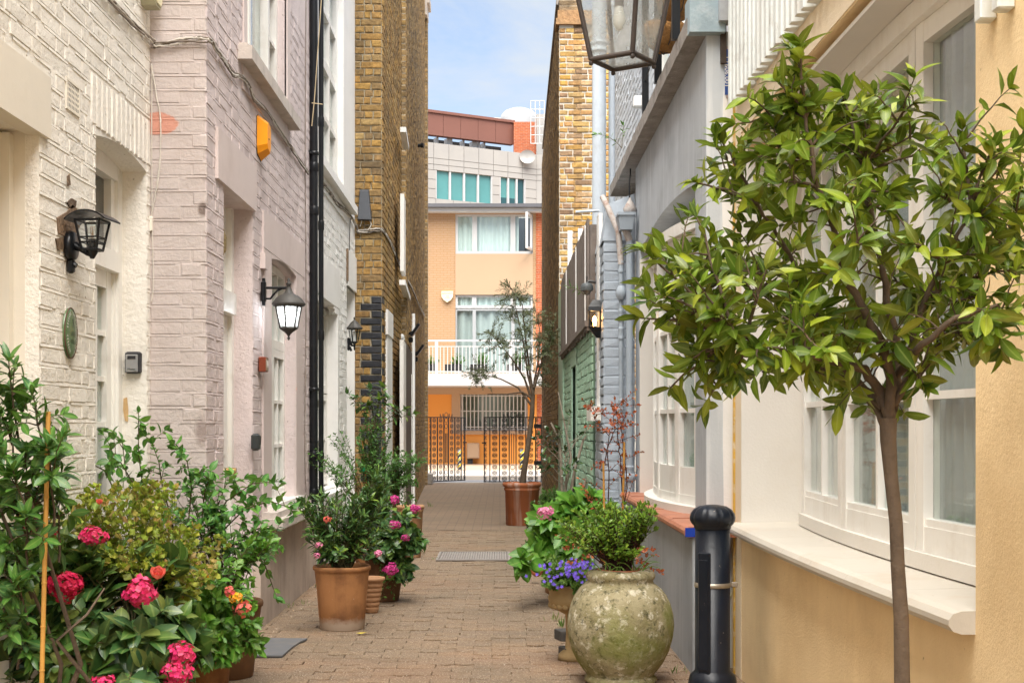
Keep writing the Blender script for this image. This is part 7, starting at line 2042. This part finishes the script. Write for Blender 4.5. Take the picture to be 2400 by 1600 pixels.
# dark laurel with cane at the far left
lr = plant('laurel_bush', (-1.62, 5.0, 0), 'dark laurel bush cut by the left edge of view beside a bamboo cane', cat='shrub')
S = MB(); F = Foliage([T_BAY[0], T_BAY[1], leaf_tpl(.42, 5, .2, .2, .5)], 25); g = F.g; YA = 4.75
for (x, y, o, n) in ((20, 830, 0, 7), (-20, 870, .1, 8), (75, 905, 0, 9), (20, 950, .1, 6), (110, 1030, -.05, 12), (130, 1060, .1, 9), (60, 1040, 0, 10), (30, 1080, -.1, 12), (90, 1110, .05, 12), (20, 1130, .1, 12), (60, 1180, -.1, 10), (-10, 1010, 0, 10), (-30, 1200, 0, 10), (90, 1230, .1, 7), (30, 1260, 0, 9), (-20, 1330, 0, 9), (40, 1340, -.1, 6), (10, 1420, 0, 6), (60, 1470, .0, 5), (-40, 1100, .1, 12), (130, 1120, .1, 7), (60, 1150, .15, 12)):
    tip = D(x, y, YA + o); st = V(-1.68, 5.1, 0) .lerp(tip, .78) + rvec(g, .05)
    twig(F, S, st, tip, n + 4, .085, frac=.45, tilt=1.05, r0=.005, ros=5, up=.6)
    for j in range(3):
        q_ = tip + rvec(g, .09) + V(0, 0, -.03); twig(F, S, st.lerp(tip, .6), q_, 6, .08, frac=.6, tilt=1.1, r0=.003, ros=3, up=.6)
for k in range(3): S.tube([V(-1.68 + g.uniform(-.05, .05), 4.95, 0), V(-1.60 + g.uniform(-.1, .1), 4.9, .4), D(20 + g.uniform(-40, 70), 1120, YA)], [.009, .008, .005], 6)
S.tube([V(-1.45, 5.0, .25), D(130, 1470, 4.8), D(200, 1410, 4.85), D(240, 1350, 4.95)], [.008, .007, .005, .003], 7)
S.build('stems', M_bark, lr); F.build(lr, F_laurel, 90)
tie(lr, D(94, 1640, 4.62), D(111, 945, 4.72), .0085)

patch(M_terra, (-.98, 8.47, .02), (.3, .3, .07), (.46, .36, .28), .55, 1.0, .9, 22)
# ------------------------------------------------------------------ pots half way down on the left
p4 = pot('terracotta_pot', 'big round ochre terracotta pot standing alone on the paving', (-.98, 8.47, 0), .138, .178, .392, M_terra)
sk = plant('glossy_shrub', (-.98, 8.47, .36), 'bushy glossy dark green shrub in the big ochre pot', cat='shrub')
S = MB(); F = Foliage(T_LANCE, 31); YK = 8.4
blob = [(D(790, 1230, YK), (.22, .2, .17)), (D(740, 1230, YK), (.10, .14, .14)), (D(845, 1190, YK), (.13, .15, .16)), (D(780, 1140, YK), (.18, .14, .11)), (D(700, 1165, YK), (.05, .08, .05), .35), (D(870, 1110, YK + .1), (.06, .08, .08), .5)]
crown(F, S, V(-.98, 8.47, .35), blob, 130, 15, .068, frac=.5, tilt=.95, r0=.004, ros=5, up=.3)
S.build('stems', M_stem, sk); F.build(sk, F_skim, 110)
for k, (x, y, r) in enumerate(((752, 1192, 8), (733, 1252, 8), (728, 1275, 7), (868, 1270, 9))): floret_head(sk, D(x, y, 8.2), r * 8.2 / FD, FL_soft if k else FL_coral, n=26, seed=60 + k, ps=.45)
p5 = pot('ribbed_pot', 'small ribbed terracotta pot tucked behind the big ochre pot', (-.865, 9.2, 0), .045, .085, .24, M_terratan, 'ribbed')
p6 = pot('terracotta_pot', 'dark brown tapered pot under the magenta flowers', (-.83, 9.85, 0), .10, .155, .33, M_terradark)
hm = plant('hydrangea', (-.83, 9.85, .3), 'hydrangea with magenta heads behind the big ochre pot', cat='shrub')
S = MB(); F = Foliage(T_OV, 32); YM = 9.7
blob = [(D(890, 1230, YM), (.17, .2, .18)), (D(930, 1220, YM), (.10, .15, .15)), (D(870, 1150, YM), (.12, .14, .08)), (D(925, 1310, YM), (.07, .1, .06), .5), (D(965, 1250, YM - .1), (.03, .05, .04), .3)]
crown(F, S, V(-.83, 9.85, .30), blob, 95, 9, .085, frac=.45, tilt=1.1, r0=.004, ros=3, up=.6)
S.build('stems', M_stem, hm); F.build(hm, F_skim, 80)
for k, (x, y, r) in enumerate(((897, 1308, 19), (906, 1148, 13), (953, 1168, 13), (906, 1205, 14), (931, 1235, 10))): floret_head(hm, D(x, y, YM - .2), r * .85 * YM / FD, FL_mag, n=64, seed=70 + k, ps=.33)
# trailing ivy on the brown pot
S = MB(); F = Foliage(T_SMALL, 34); g = F.g
for k in range(7):
    a = V(-.80 + g.uniform(-.08, .1), 9.70, .33); P = [a, a + V(.02, -.04, -.02), a + V(.03, -.05, -.14), a + V(.03 + g.uniform(-.03, .03), -.05, -.16 - g.uniform(0, .14))]
    twig(F, S, P[0], P[-1], 16, .03, frac=.9, pts=P, r0=.0015)
S.build('ivy_stems', M_stem, hm); F.build(hm, F_jas, 20, mass='ivy_foliage')
# tall airy climber on canes
p7 = pot('terracotta_pot', 'far tan pot beyond the magenta hydrangea', (-.86, 13.1, 0), .10, .13, .50, M_terratan, 'roll')
cl_ = plant('climbing_jasmine', (-1.05, 11.2, .2), 'tall airy climbing plant on a cane in front of the dark brick corner', cat='plant')
pot('terracotta_pot', 'plain terracotta pot hidden below the tall climber', (-1.05, 11.2, 0), .12, .16, .34, M_terra)
S = MB(); F = Foliage(T_SMALL, 35); g = F.g; YC = 11.1
blob = [(D(880, 1060, YC), (.22, .22, .16), 2), (D(920, 1080, YC), (.16, .2, .16), 1.6), (D(860, 1010, YC), (.16, .16, .14), 1.6), (D(770, 1060, YC - .2), (.20, .16, .10), .7), (D(865, 960, YC), (.14, .14, .10), .9), (D(940, 1120, YC), (.10, .15, .18), 1), (D(715, 1040, YC - .3), (.09, .1, .04), .22), (D(780, 1010, YC), (.09, .1, .06), .3), (D(960, 1050, YC), (.08, .1, .08), .6)]
crown(F, S, V(-1.05, 11.2, .32), blob, 190, 22, .034, frac=.45, tilt=1.1, r0=.0026, ros=4, up=.4, lift=.25)
F2 = Foliage([T_BAY[1], T_OV[1]], 36)
for (x, y) in ((850, 895), (880, 890), (820, 915), (870, 920), (930, 940), (800, 905), (890, 915), (845, 930), (950, 950), (905, 935)):
    tip = D(x, y, YC); twig(F2, S, D(858, 985, YC), tip, 9, .085, frac=.5, tilt=1.2, r0=.004, ros=5, up=.3)
S.build('stems', M_stem, cl_); F.build(cl_, F_jas, 40); F2.build(cl_, F_skim, 60, mass='top_foliage')
tie(cl_, V(-1.03, 11.1, .2), D(832, 1010, 11.1), .006)
mb = MB(); mb.bbox(D(834, 1078, 11.05), .03, .02, .03, None, .004); mb.build('green_clip', mat('green_plastic', (.0, .28, .12), .4, .05, 5, 0), cl_)

# ------------------------------------------------------------------ right-hand pots
ur = thing('stone_urn', (.59, 6.7, 0), 'big round mossy stone urn with rolled rim beside the bollard', 'urn')
zz7 = lambda y: EYE + (VY - y) * 6.7 / FD; k7 = 6.7 / FD
prof = [(0, 0), (.165, 0), (.178, .012), (.176, .028), (.163, .038), (.162, zz7(1546))]
for y, hw in ((1535, 86), (1515, 100), (1490, 112), (1460, 120), (1435, 122.5), (1410, 120.5), (1385, 114), (1365, 105), (1350, 94), (1341, 84), (1336, 77), (1331, 75), (1325, 79), (1319, 80.5), (1312, 76), (1308, 68), (1306, 60)): prof.append((hw * k7 * 1.0, zz7(y)))
prof += [(.115, zz7(1312)), (.11, zz7(1330))]
mb = MB(); mb.lathe(prof, V(.59, 6.7, 0), 56, wob=.004); mb.build('body', M_urn, ur)
mb = MB(); mb.lathe([(.095, zz7(1330)), (.112, zz7(1306)), (.105, zz7(1305)), (.085, zz7(1325)), (0, zz7(1325))], V(.59, 6.7, 0), 28); mb.build('inner_pot', M_terrared, ur)
az = plant('azalea', (.59, 6.7, .5), 'bright yellow-green azalea growing in the mossy stone urn', cat='shrub')
S = MB(); F = Foliage(T_SMALL + [leaf_tpl(.36, 3, .2, .15, .5)], 41); YZ = 6.65; g = F.g
blob = [(D(1430, 1200, YZ), (.18, .17, .09), 2), (D(1340, 1225, YZ), (.11, .14, .06), 1), (D(1470, 1180, YZ), (.09, .12, .06), 1), (D(1380, 1180, YZ + .1), (.13, .12, .05), 1), (D(1420, 1255, YZ), (.14, .14, .05), 1.2), (D(1300, 1205, YZ), (.05, .08, .03), .3)]
crown(F, S, V(.59, 6.7, .52), blob, 190, 13, .033, frac=.40, tilt=1.0, r0=.0032, ros=6, up=.6)
S.build('stems', M_redstem, az); F.build(az, F_azal, 100)
gs = MB(); M_blade = mat('grass_blade', (.13, .24, .04), .5, .15, 9, 0)
for k in range(16):
    a = V(.59 + g.uniform(-.1, .1), 6.62, .54); w = g.uniform(0, 6.28); e = a + V(math.cos(w) * .12, math.sin(w) * .1, g.uniform(.02, .10)); gs.tube(qcurve(a, e, .05, 5), [.003, .003, .0025, .002, .0015, .0005], 4)
gs.build('grass_blades', M_blade, az)
# red-leaved shrub on canes
rd = plant('red_leaf_shrub', (.62, 8.2, .2), 'rust-red small-leaved shrub on thin stems tied to bamboo canes', cat='shrub')
pot('terracotta_pot', 'terracotta pot hidden behind the urn under the rust-red shrub', (.66, 8.2, 0), .12, .16, .32, M_terradark)
S = MB(); F = Foliage([leaf_tpl(.7, 3, .2, .15, .5), leaf_tpl(.6, 3, .3, .2, .5)], 42); g = F.g; YR = 8.2
stems = [[(1385, 1350), (1388, 1180), (1386, 1070), (1400, 1000), (1365, 960), (1360, 925)], [(1395, 1350), (1432, 1150), (1425, 1060), (1420, 1010), (1418, 960), (1412, 915)], [(1400, 1350), (1440, 1120), (1435, 1040), (1425, 980), (1440, 950)], [(1390, 1350), (1400, 1100), (1395, 1030), (1412, 985), (1405, 930)]]
for sh in stems:
    P = [D(x, y, YR + g.uniform(-.05, .05)) for x, y in sh]; full = []
    for i in range(len(P) - 1):
        for j in range(4): full.append(P[i].lerp(P[i + 1], j / 4) + rvec(g, .004))
    full.append(P[-1]); twig(F, S, P[0], P[-1], 24, .026, frac=.62, pts=full, r0=.0045, ros=3)
    for j in range(10):
        m = full[g.randrange(5, len(full) - 1)]; e = m + V(g.uniform(-.13, .13), g.uniform(-.1, .1), g.uniform(-.02, .12)); twig(F, S, m, e, 9, .025, frac=.8, r0=.0018, lift=.005, ros=2)
for (x, y) in ((1340, 1120), (1330, 1100), (1480, 1290), (1500, 1260), (1520, 1315), (1510, 1275), (1280, 1230), (1300, 1260), (1310, 1290), (1380, 1290), (1400, 1310), (1370, 1270), (1445, 1090), (1465, 1075)):
    tip = D(x, y, 6.9 if y > 1200 else 8.1); st = D(1410, 1270, 7.3 if y > 1200 else 8.2); twig(F, S, st, tip, 13, .026, frac=.5, r0=.002, ros=3, lift=.03)
S.build('stems', M_redstem, rd); F.build(rd, F_red, 70)
tie(rd, D(1392, 1420, 8.1), D(1386, 1063, 8.1), .0065); tie(rd, D(1425, 1420, 8.15), D(1434, 1015, 8.15), .0065)
# bright hydrangea
p8 = pot('terracotta_pot', 'tan terracotta pot under the bright green hydrangea on the right', (.50, 10.3, 0), .16, .20, .52, M_terratan)
hb_ = plant('hydrangea', (.50, 10.3, .5), 'bright green hydrangea with one pale pink flower on the right', cat='shrub')
S = MB(); F = Foliage(T_OV, 43); YH = 9.6
blob = [(D(1310, 1230, YH), (.22, .25, .13), 2), (D(1350, 1180, YH), (.18, .2, .08), 1.4), (D(1250, 1260, YH), (.08, .12, .06), .5), (D(1270, 1190, YH), (.10, .12, .05), .6), (D(1215, 1290, YH - .3), (.07, .08, .03), .35), (D(1330, 1150, YH), (.12, .12, .04), .6), (D(1290, 1290, YH - .2), (.12, .12, .05), .7)]
crown(F, S, V(.48, 10.1, .48), blob, 85, 6, .145, frac=.35, tilt=1.1, r0=.005, ros=4, up=.8)
S.build('stems', M_stem, hb_); F.build(hb_, F_hydbright, 150)
floret_head(hb_, D(1253, 1178, 9.2), 17 * 9.2 / FD, FL_soft, V(-.2, -.8, .7), 60, .34, 81)
mb = MB(); sp = [D(1232 + 11 * (1 - i / 26) * math.cos(i * .62), 1308 + 11 * (1 - i / 26) * math.sin(i * .62), 10.9) for i in range(24)]; mb.tube([p + V(0, 0, .0) for p in sp], [.022 * (1 - .6 * i / 24) for i in range(24)], 8); mb.build('terracotta_snail', M_terrared, cat='ornament', label='small coiled terracotta pot foot beside the tan pot')
# violet bellflowers in a low stone bowl
bw = thing('stone_bowl', (.40, 7.35, 0), 'low tan fluted bowl of violet flowers behind the urn', 'bowl')
zz8 = lambda y: EYE + (VY - y) * 7.35 / FD
mb = MB(); mb.lathe([(0, 0), (.09, 0), (.085, .03), (.05, .06), (.045, .14), (.05, zz8(1410)), (.10, zz8(1398)), (.135, zz8(1385)), (.142, zz8(1372)), (.135, zz8(1362)), (.142, zz8(1345)), (.15, zz8(1340)), (.14, zz8(1338)), (.125, zz8(1350)), (0, zz8(1345))], V(.40, 7.35, 0), 36); mb.build('bowl', mat('tan_stone', (.36, .25, .12), .85, .1, 5, .5, 50, dirt=(.16, .12, .05), damt=.5, ds=8), bw)
for k in range(22):
    w = 2 * math.pi * k / 22; mb = MB(); mb.lathe([(0, -.02), (.016, -.012), (.02, 0), (.016, .012), (0, .018)], V(.40 + .122 * math.cos(w), 7.35 + .122 * math.sin(w), zz8(1388)), 8); mb.build('gadroon', MATS['tan_stone'], bw)
be = plant('bellflower', (.40, 7.35, .4), 'low mound of violet bellflowers spilling over the tan bowl', cat='plant')
S = MB(); F = Foliage([T_SMALL[0], leaf_tpl(.9, 3, .2, .1, .5)], 44); YV = 7.25
blob = [(D(1320, 1320, YV), (.16, .15, .08), 2), (D(1275, 1330, YV), (.07, .1, .05), 1), (D(1350, 1350, YV - .1), (.09, .08, .04), 1), (D(1290, 1290, YV), (.10, .12, .03), 1)]
crown(F, S, V(.40, 7.35, .38), blob, 150, 10, .026, frac=.5, tilt=1.1, r0=.0015, ros=4, up=.8)
S.build('stems', M_stem, be); F.build(be, F_camp, 30)
F = Foliage([leaf_tpl(.55, 3, .2, .1, .55)], 45); g = F.g
for k in range(95):
    x = g.gauss(1315, 42); y = 1282 + abs(g.gauss(0, 30)) + abs(x - 1315) * .2
    c = D(x, y, YV - .12 + (y - 1300) * -.0012 + g.uniform(-.04, .04)); n = V(g.uniform(-.6, .4), -1, g.uniform(.1, .9)).normalized(); e1 = n.cross(V(0, 0, 1)).normalized(); e2 = n.cross(e1); a0 = g.random() * 6
    for j in range(5):
        a = a0 + j * 2 * math.pi / 5; F.add(c, e1 * math.cos(a) + e2 * math.sin(a) + n * .3, n, .0115)
F.build(be, FL_violet, 0, mass='violet_flowers')
# camellia
ca = plant('camellia', (.62, 12.6, .2), 'leggy camellia with pale bare stems in front of the green wall', cat='shrub')
pot('terracotta_pot', 'terracotta pot under the leggy camellia by the green wall', (.60, 12.6, 0), .13, .17, .40, M_terradark)
S = MB(); F = Foliage([leaf_tpl(.5, 4, .2, .2, .5), leaf_tpl(.55, 4, .3, .3, .5)], 46); g = F.g; YQ = 12.5
for sh in ([(1295, 1200), (1300, 1110), (1312, 1050), (1300, 990), (1282, 900)], [(1295, 1200), (1330, 1150), (1350, 1090), (1385, 1040), (1390, 960)], [(1295, 1200), (1290, 1090), (1285, 1010), (1265, 970)], [(1300, 1200), (1320, 1080), (1340, 1010), (1370, 975)]):
    P = [D(x, y, YQ) for x, y in sh]; S.tube(P, [.018, .015, .012, .009, .005][:len(P)], 7)
for (x, y, n) in ((1240, 1000, 8), (1260, 990, 9), (1230, 1010, 6), (1275, 1010, 8), (1250, 1050, 8), (1280, 1060, 9), (1245, 1075, 7), (1300, 1030, 7), (1320, 1060, 6), (1330, 1000, 6), (1360, 980, 7), (1375, 965, 6), (1285, 985, 8), (1265, 1030, 8), (1300, 1075, 5), (1310, 950, 3)):
    tip = D(x, y, YQ + g.uniform(-.2, .1)); st = D(1300, min(y + 60, 1120), YQ); twig(F, S, st, tip, n, .075, frac=.4, tilt=1.1, r0=.004, ros=3, lift=.02)
S.build('stems', M_greystem, ca); F.build(ca, F_cam, 80)
# box shrubs
for i, (label, Y, bl, n) in enumerate((('round clipped box bush in front of the green wall', 13.6, [(D(1272, 1145, 13.6), (.17, .17, .13))], 90), ('low box shrub spilling beside the tan pot', 12.0, [(D(1225, 1200, 12.0), (.07, .1, .08)), (D(1222, 1255, 11.9), (.09, .1, .10)), (D(1235, 1160, 12.2), (.07, .1, .06))], 80))):
    c = bl[0][0]; bx_ = plant('box_bush', (c.x, Y, 0), label, 'box bushes along the green wall', 'shrub')
    S = MB(); F = Foliage(T_SMALL, 50 + i); crown(F, S, V(c.x, Y + .05, .12 if i else .45), bl, n, 26, .026, frac=.5, tilt=1.0, r0=.002, ros=4, up=.5)
    S.build('stems', M_stem, bx_); F.build(bx_, F_box, 20)
    pot('terracotta_pot', ['terracotta pot below the round box bush', 'low terracotta pot below the spilling box shrub'][i], (c.x, Y + .05, 0), .10, .13, .50 if i == 0 else .16, M_terradark)
# olive tree
po_ = pot('olive_pot', 'large red-brown terracotta pot with white salt stains holding the olive', (.28, 17.4, 0), .205, .236, .545, M_terrared, 'roll', None, .05)
ol = thing('olive_tree', (.28, 17.4, .5), 'slender olive tree with airy grey-green crown before the gate', 'tree')
YO = 17.4; O = lambda x, y, o=0.: D(x, y, YO + o)
S = MB(); S.tube([V(.28, 17.4, .5), O(1207, 1060), O(1216, 1000), O(1222, 950), O(1224, 905)], [.042, .036, .032, .03, .028], 10); S.build('trunk', M_bark, ol)
S = MB(); lp = []; F = Foliage(T_OLIVE, 55); g = F.g
for sh in ([(1224, 910), (1228, 870), (1238, 820), (1240, 760), (1225, 690)], [(1224, 905), (1212, 860), (1205, 800), (1190, 730), (1178, 680)], [(1222, 920), (1205, 870), (1180, 830), (1150, 790), (1120, 760)], [(1220, 930), (1190, 890), (1150, 870), (1110, 860), (1080, 870)], [(1224, 905), (1215, 840), (1205, 760), (1200, 700), (1165, 650)], [(1226, 890), (1245, 830), (1262, 790), (1270, 750)], [(1222, 915), (1200, 900), (1165, 905), (1120, 905)]):
    P = [O(x, y, g.uniform(-.3, .3) * i / 4) for i, (x, y) in enumerate(sh)]; S.tube(P, [.019, .013, .009, .006, .003][:len(P)], 6)
    for i in range(len(P) - 1):
        for j in range(4): lp.append(P[i].lerp(P[i + 1], j / 4))
lp = lp[3:]
for k in range(330):
    while True:
        q = rvec(g)
        if q.length < 1: break
    bl = g.choice(((1185, 760, 55, 95), (1205, 720, 50, 75), (1225, 800, 45, 80), (1145, 780, 50, 55), (1105, 855, 45, 45), (1258, 770, 30, 90), (1175, 690, 40, 50), (1250, 820, 30, 80)))
    tip = O(bl[0] + q.x * bl[2], bl[1] + q.z * bl[3], q.y * .35); st = min(lp, key=lambda p: (p - tip).length)
    twig(F, S, st, tip, 14, .055, frac=.8, tilt=.8, r0=.0024, ros=4, up=.2)
S.build('branches', M_bark, ol, kind='stuff'); F.build(ol, F_olive, 60)
# small sprigs
for (x, y, Y, label, st_) in ((1395, 320, 12.3, 'leafy sprig hanging in front of the pale blue pipe', (1428, 340)), (1330, 672, 12.0, 'small weed growing from the grey boarding', (1352, 690))):
    sp_ = plant('leafy_sprig', D(*st_, Y), label, 'self-seeded sprigs on the right walls')
    S = MB(); F = Foliage(T_LANCE, int(x)); a = D(*st_, Y); b = D(x - 22, y - 12, Y); twig(F, S, a, b, 12, .075, frac=.85, tilt=1.1, r0=.004, lift=.06, ros=3)
    twig(F, S, a, D(st_[0] + 4, y - 30, Y), 6, .07, frac=.7, tilt=1.1, r0=.003, ros=2)
    S.build('stem', M_stem, sp_); F.build(sp_, F_jas, 18)
# balcony plants
for k, x in enumerate((992, 1050, 1105, 1190)):
    Y = 42.75; c = D(x, 842, Y); bp = plant('balcony_plant', c, ['leftmost', 'second', 'third', 'rightmost'][k] + ' small green plant on the white balcony', 'plants in the balcony boxes')
    S = MB(); F = Foliage(T_LANCE, 90 + k); crown(F, S, c + V(0, 0, -.05), [(c + V(0, 0, .22), (.22, .12, .22))], 26, 10, .11, frac=.7, tilt=.7, r0=.006, ros=3)
    S.build('stems', M_stem, bp); F.build(bp, F_jas, 0)
# weeds and litter along the wall feet
F = Foliage([leaf_tpl(.12, 3, .2, .3, .4)], 99); g = F.g
for (x, y, n, s) in ((1295, 1440, 14, .07), (1265, 1425, 8, .06), (720, 1350, 6, .05), (705, 1390, 6, .06), (1560, 1545, 10, .05), (990, 1165, 8, .12), (600, 1465, 8, .04), (665, 1395, 5, .05), (1000, 1285, 6, .04), (1180, 1268, 6, .04)):
    p = gp(x, y)
    for k in range(n): F.add(p + V(g.uniform(-.04, .04), g.uniform(-.04, .04), 0), V(g.uniform(-.5, .5), g.uniform(-.5, .5), 1), rvec(g), s * g.uniform(.5, 1.2))
me_before = set(bpy.data.objects)
F.build(None, fol_mat('weed_blade', [(.06, .14, .02), (.10, .19, .03), (.16, .20, .05)]), 0, mass='weeds')
bpy.data.objects['weeds']['label'] = 'tufts of weeds in the paving joints'
F = Foliage([leaf_tpl(.5, 3, .3, .4, .5)], 98); g = F.g
for k in range(150):
    if g.random() < .6: x = g.choice((-1.46, -1.44, -1.40)) + abs(g.gauss(0, .07)); y = g.uniform(6.3, 10.5)
    else: x = g.uniform(-1.2, .8); y = g.uniform(6, 13)
    F.add(V(x, y, .008), V(g.uniform(-1, 1), g.uniform(-1, 1), g.uniform(-.1, .25)), V(0, 0, 1), g.uniform(.008, .022))
F.build(None, rmat('dry_litter', [(.50, .38, .24), (.30, .18, .08), (.62, .54, .44), (.2, .13, .07)], .8, 0, 10, .001, .1), 0, mass='leaf_litter')
bpy.data.objects['leaf_litter']['label'] = 'dry leaf scraps scattered along the wall foot'
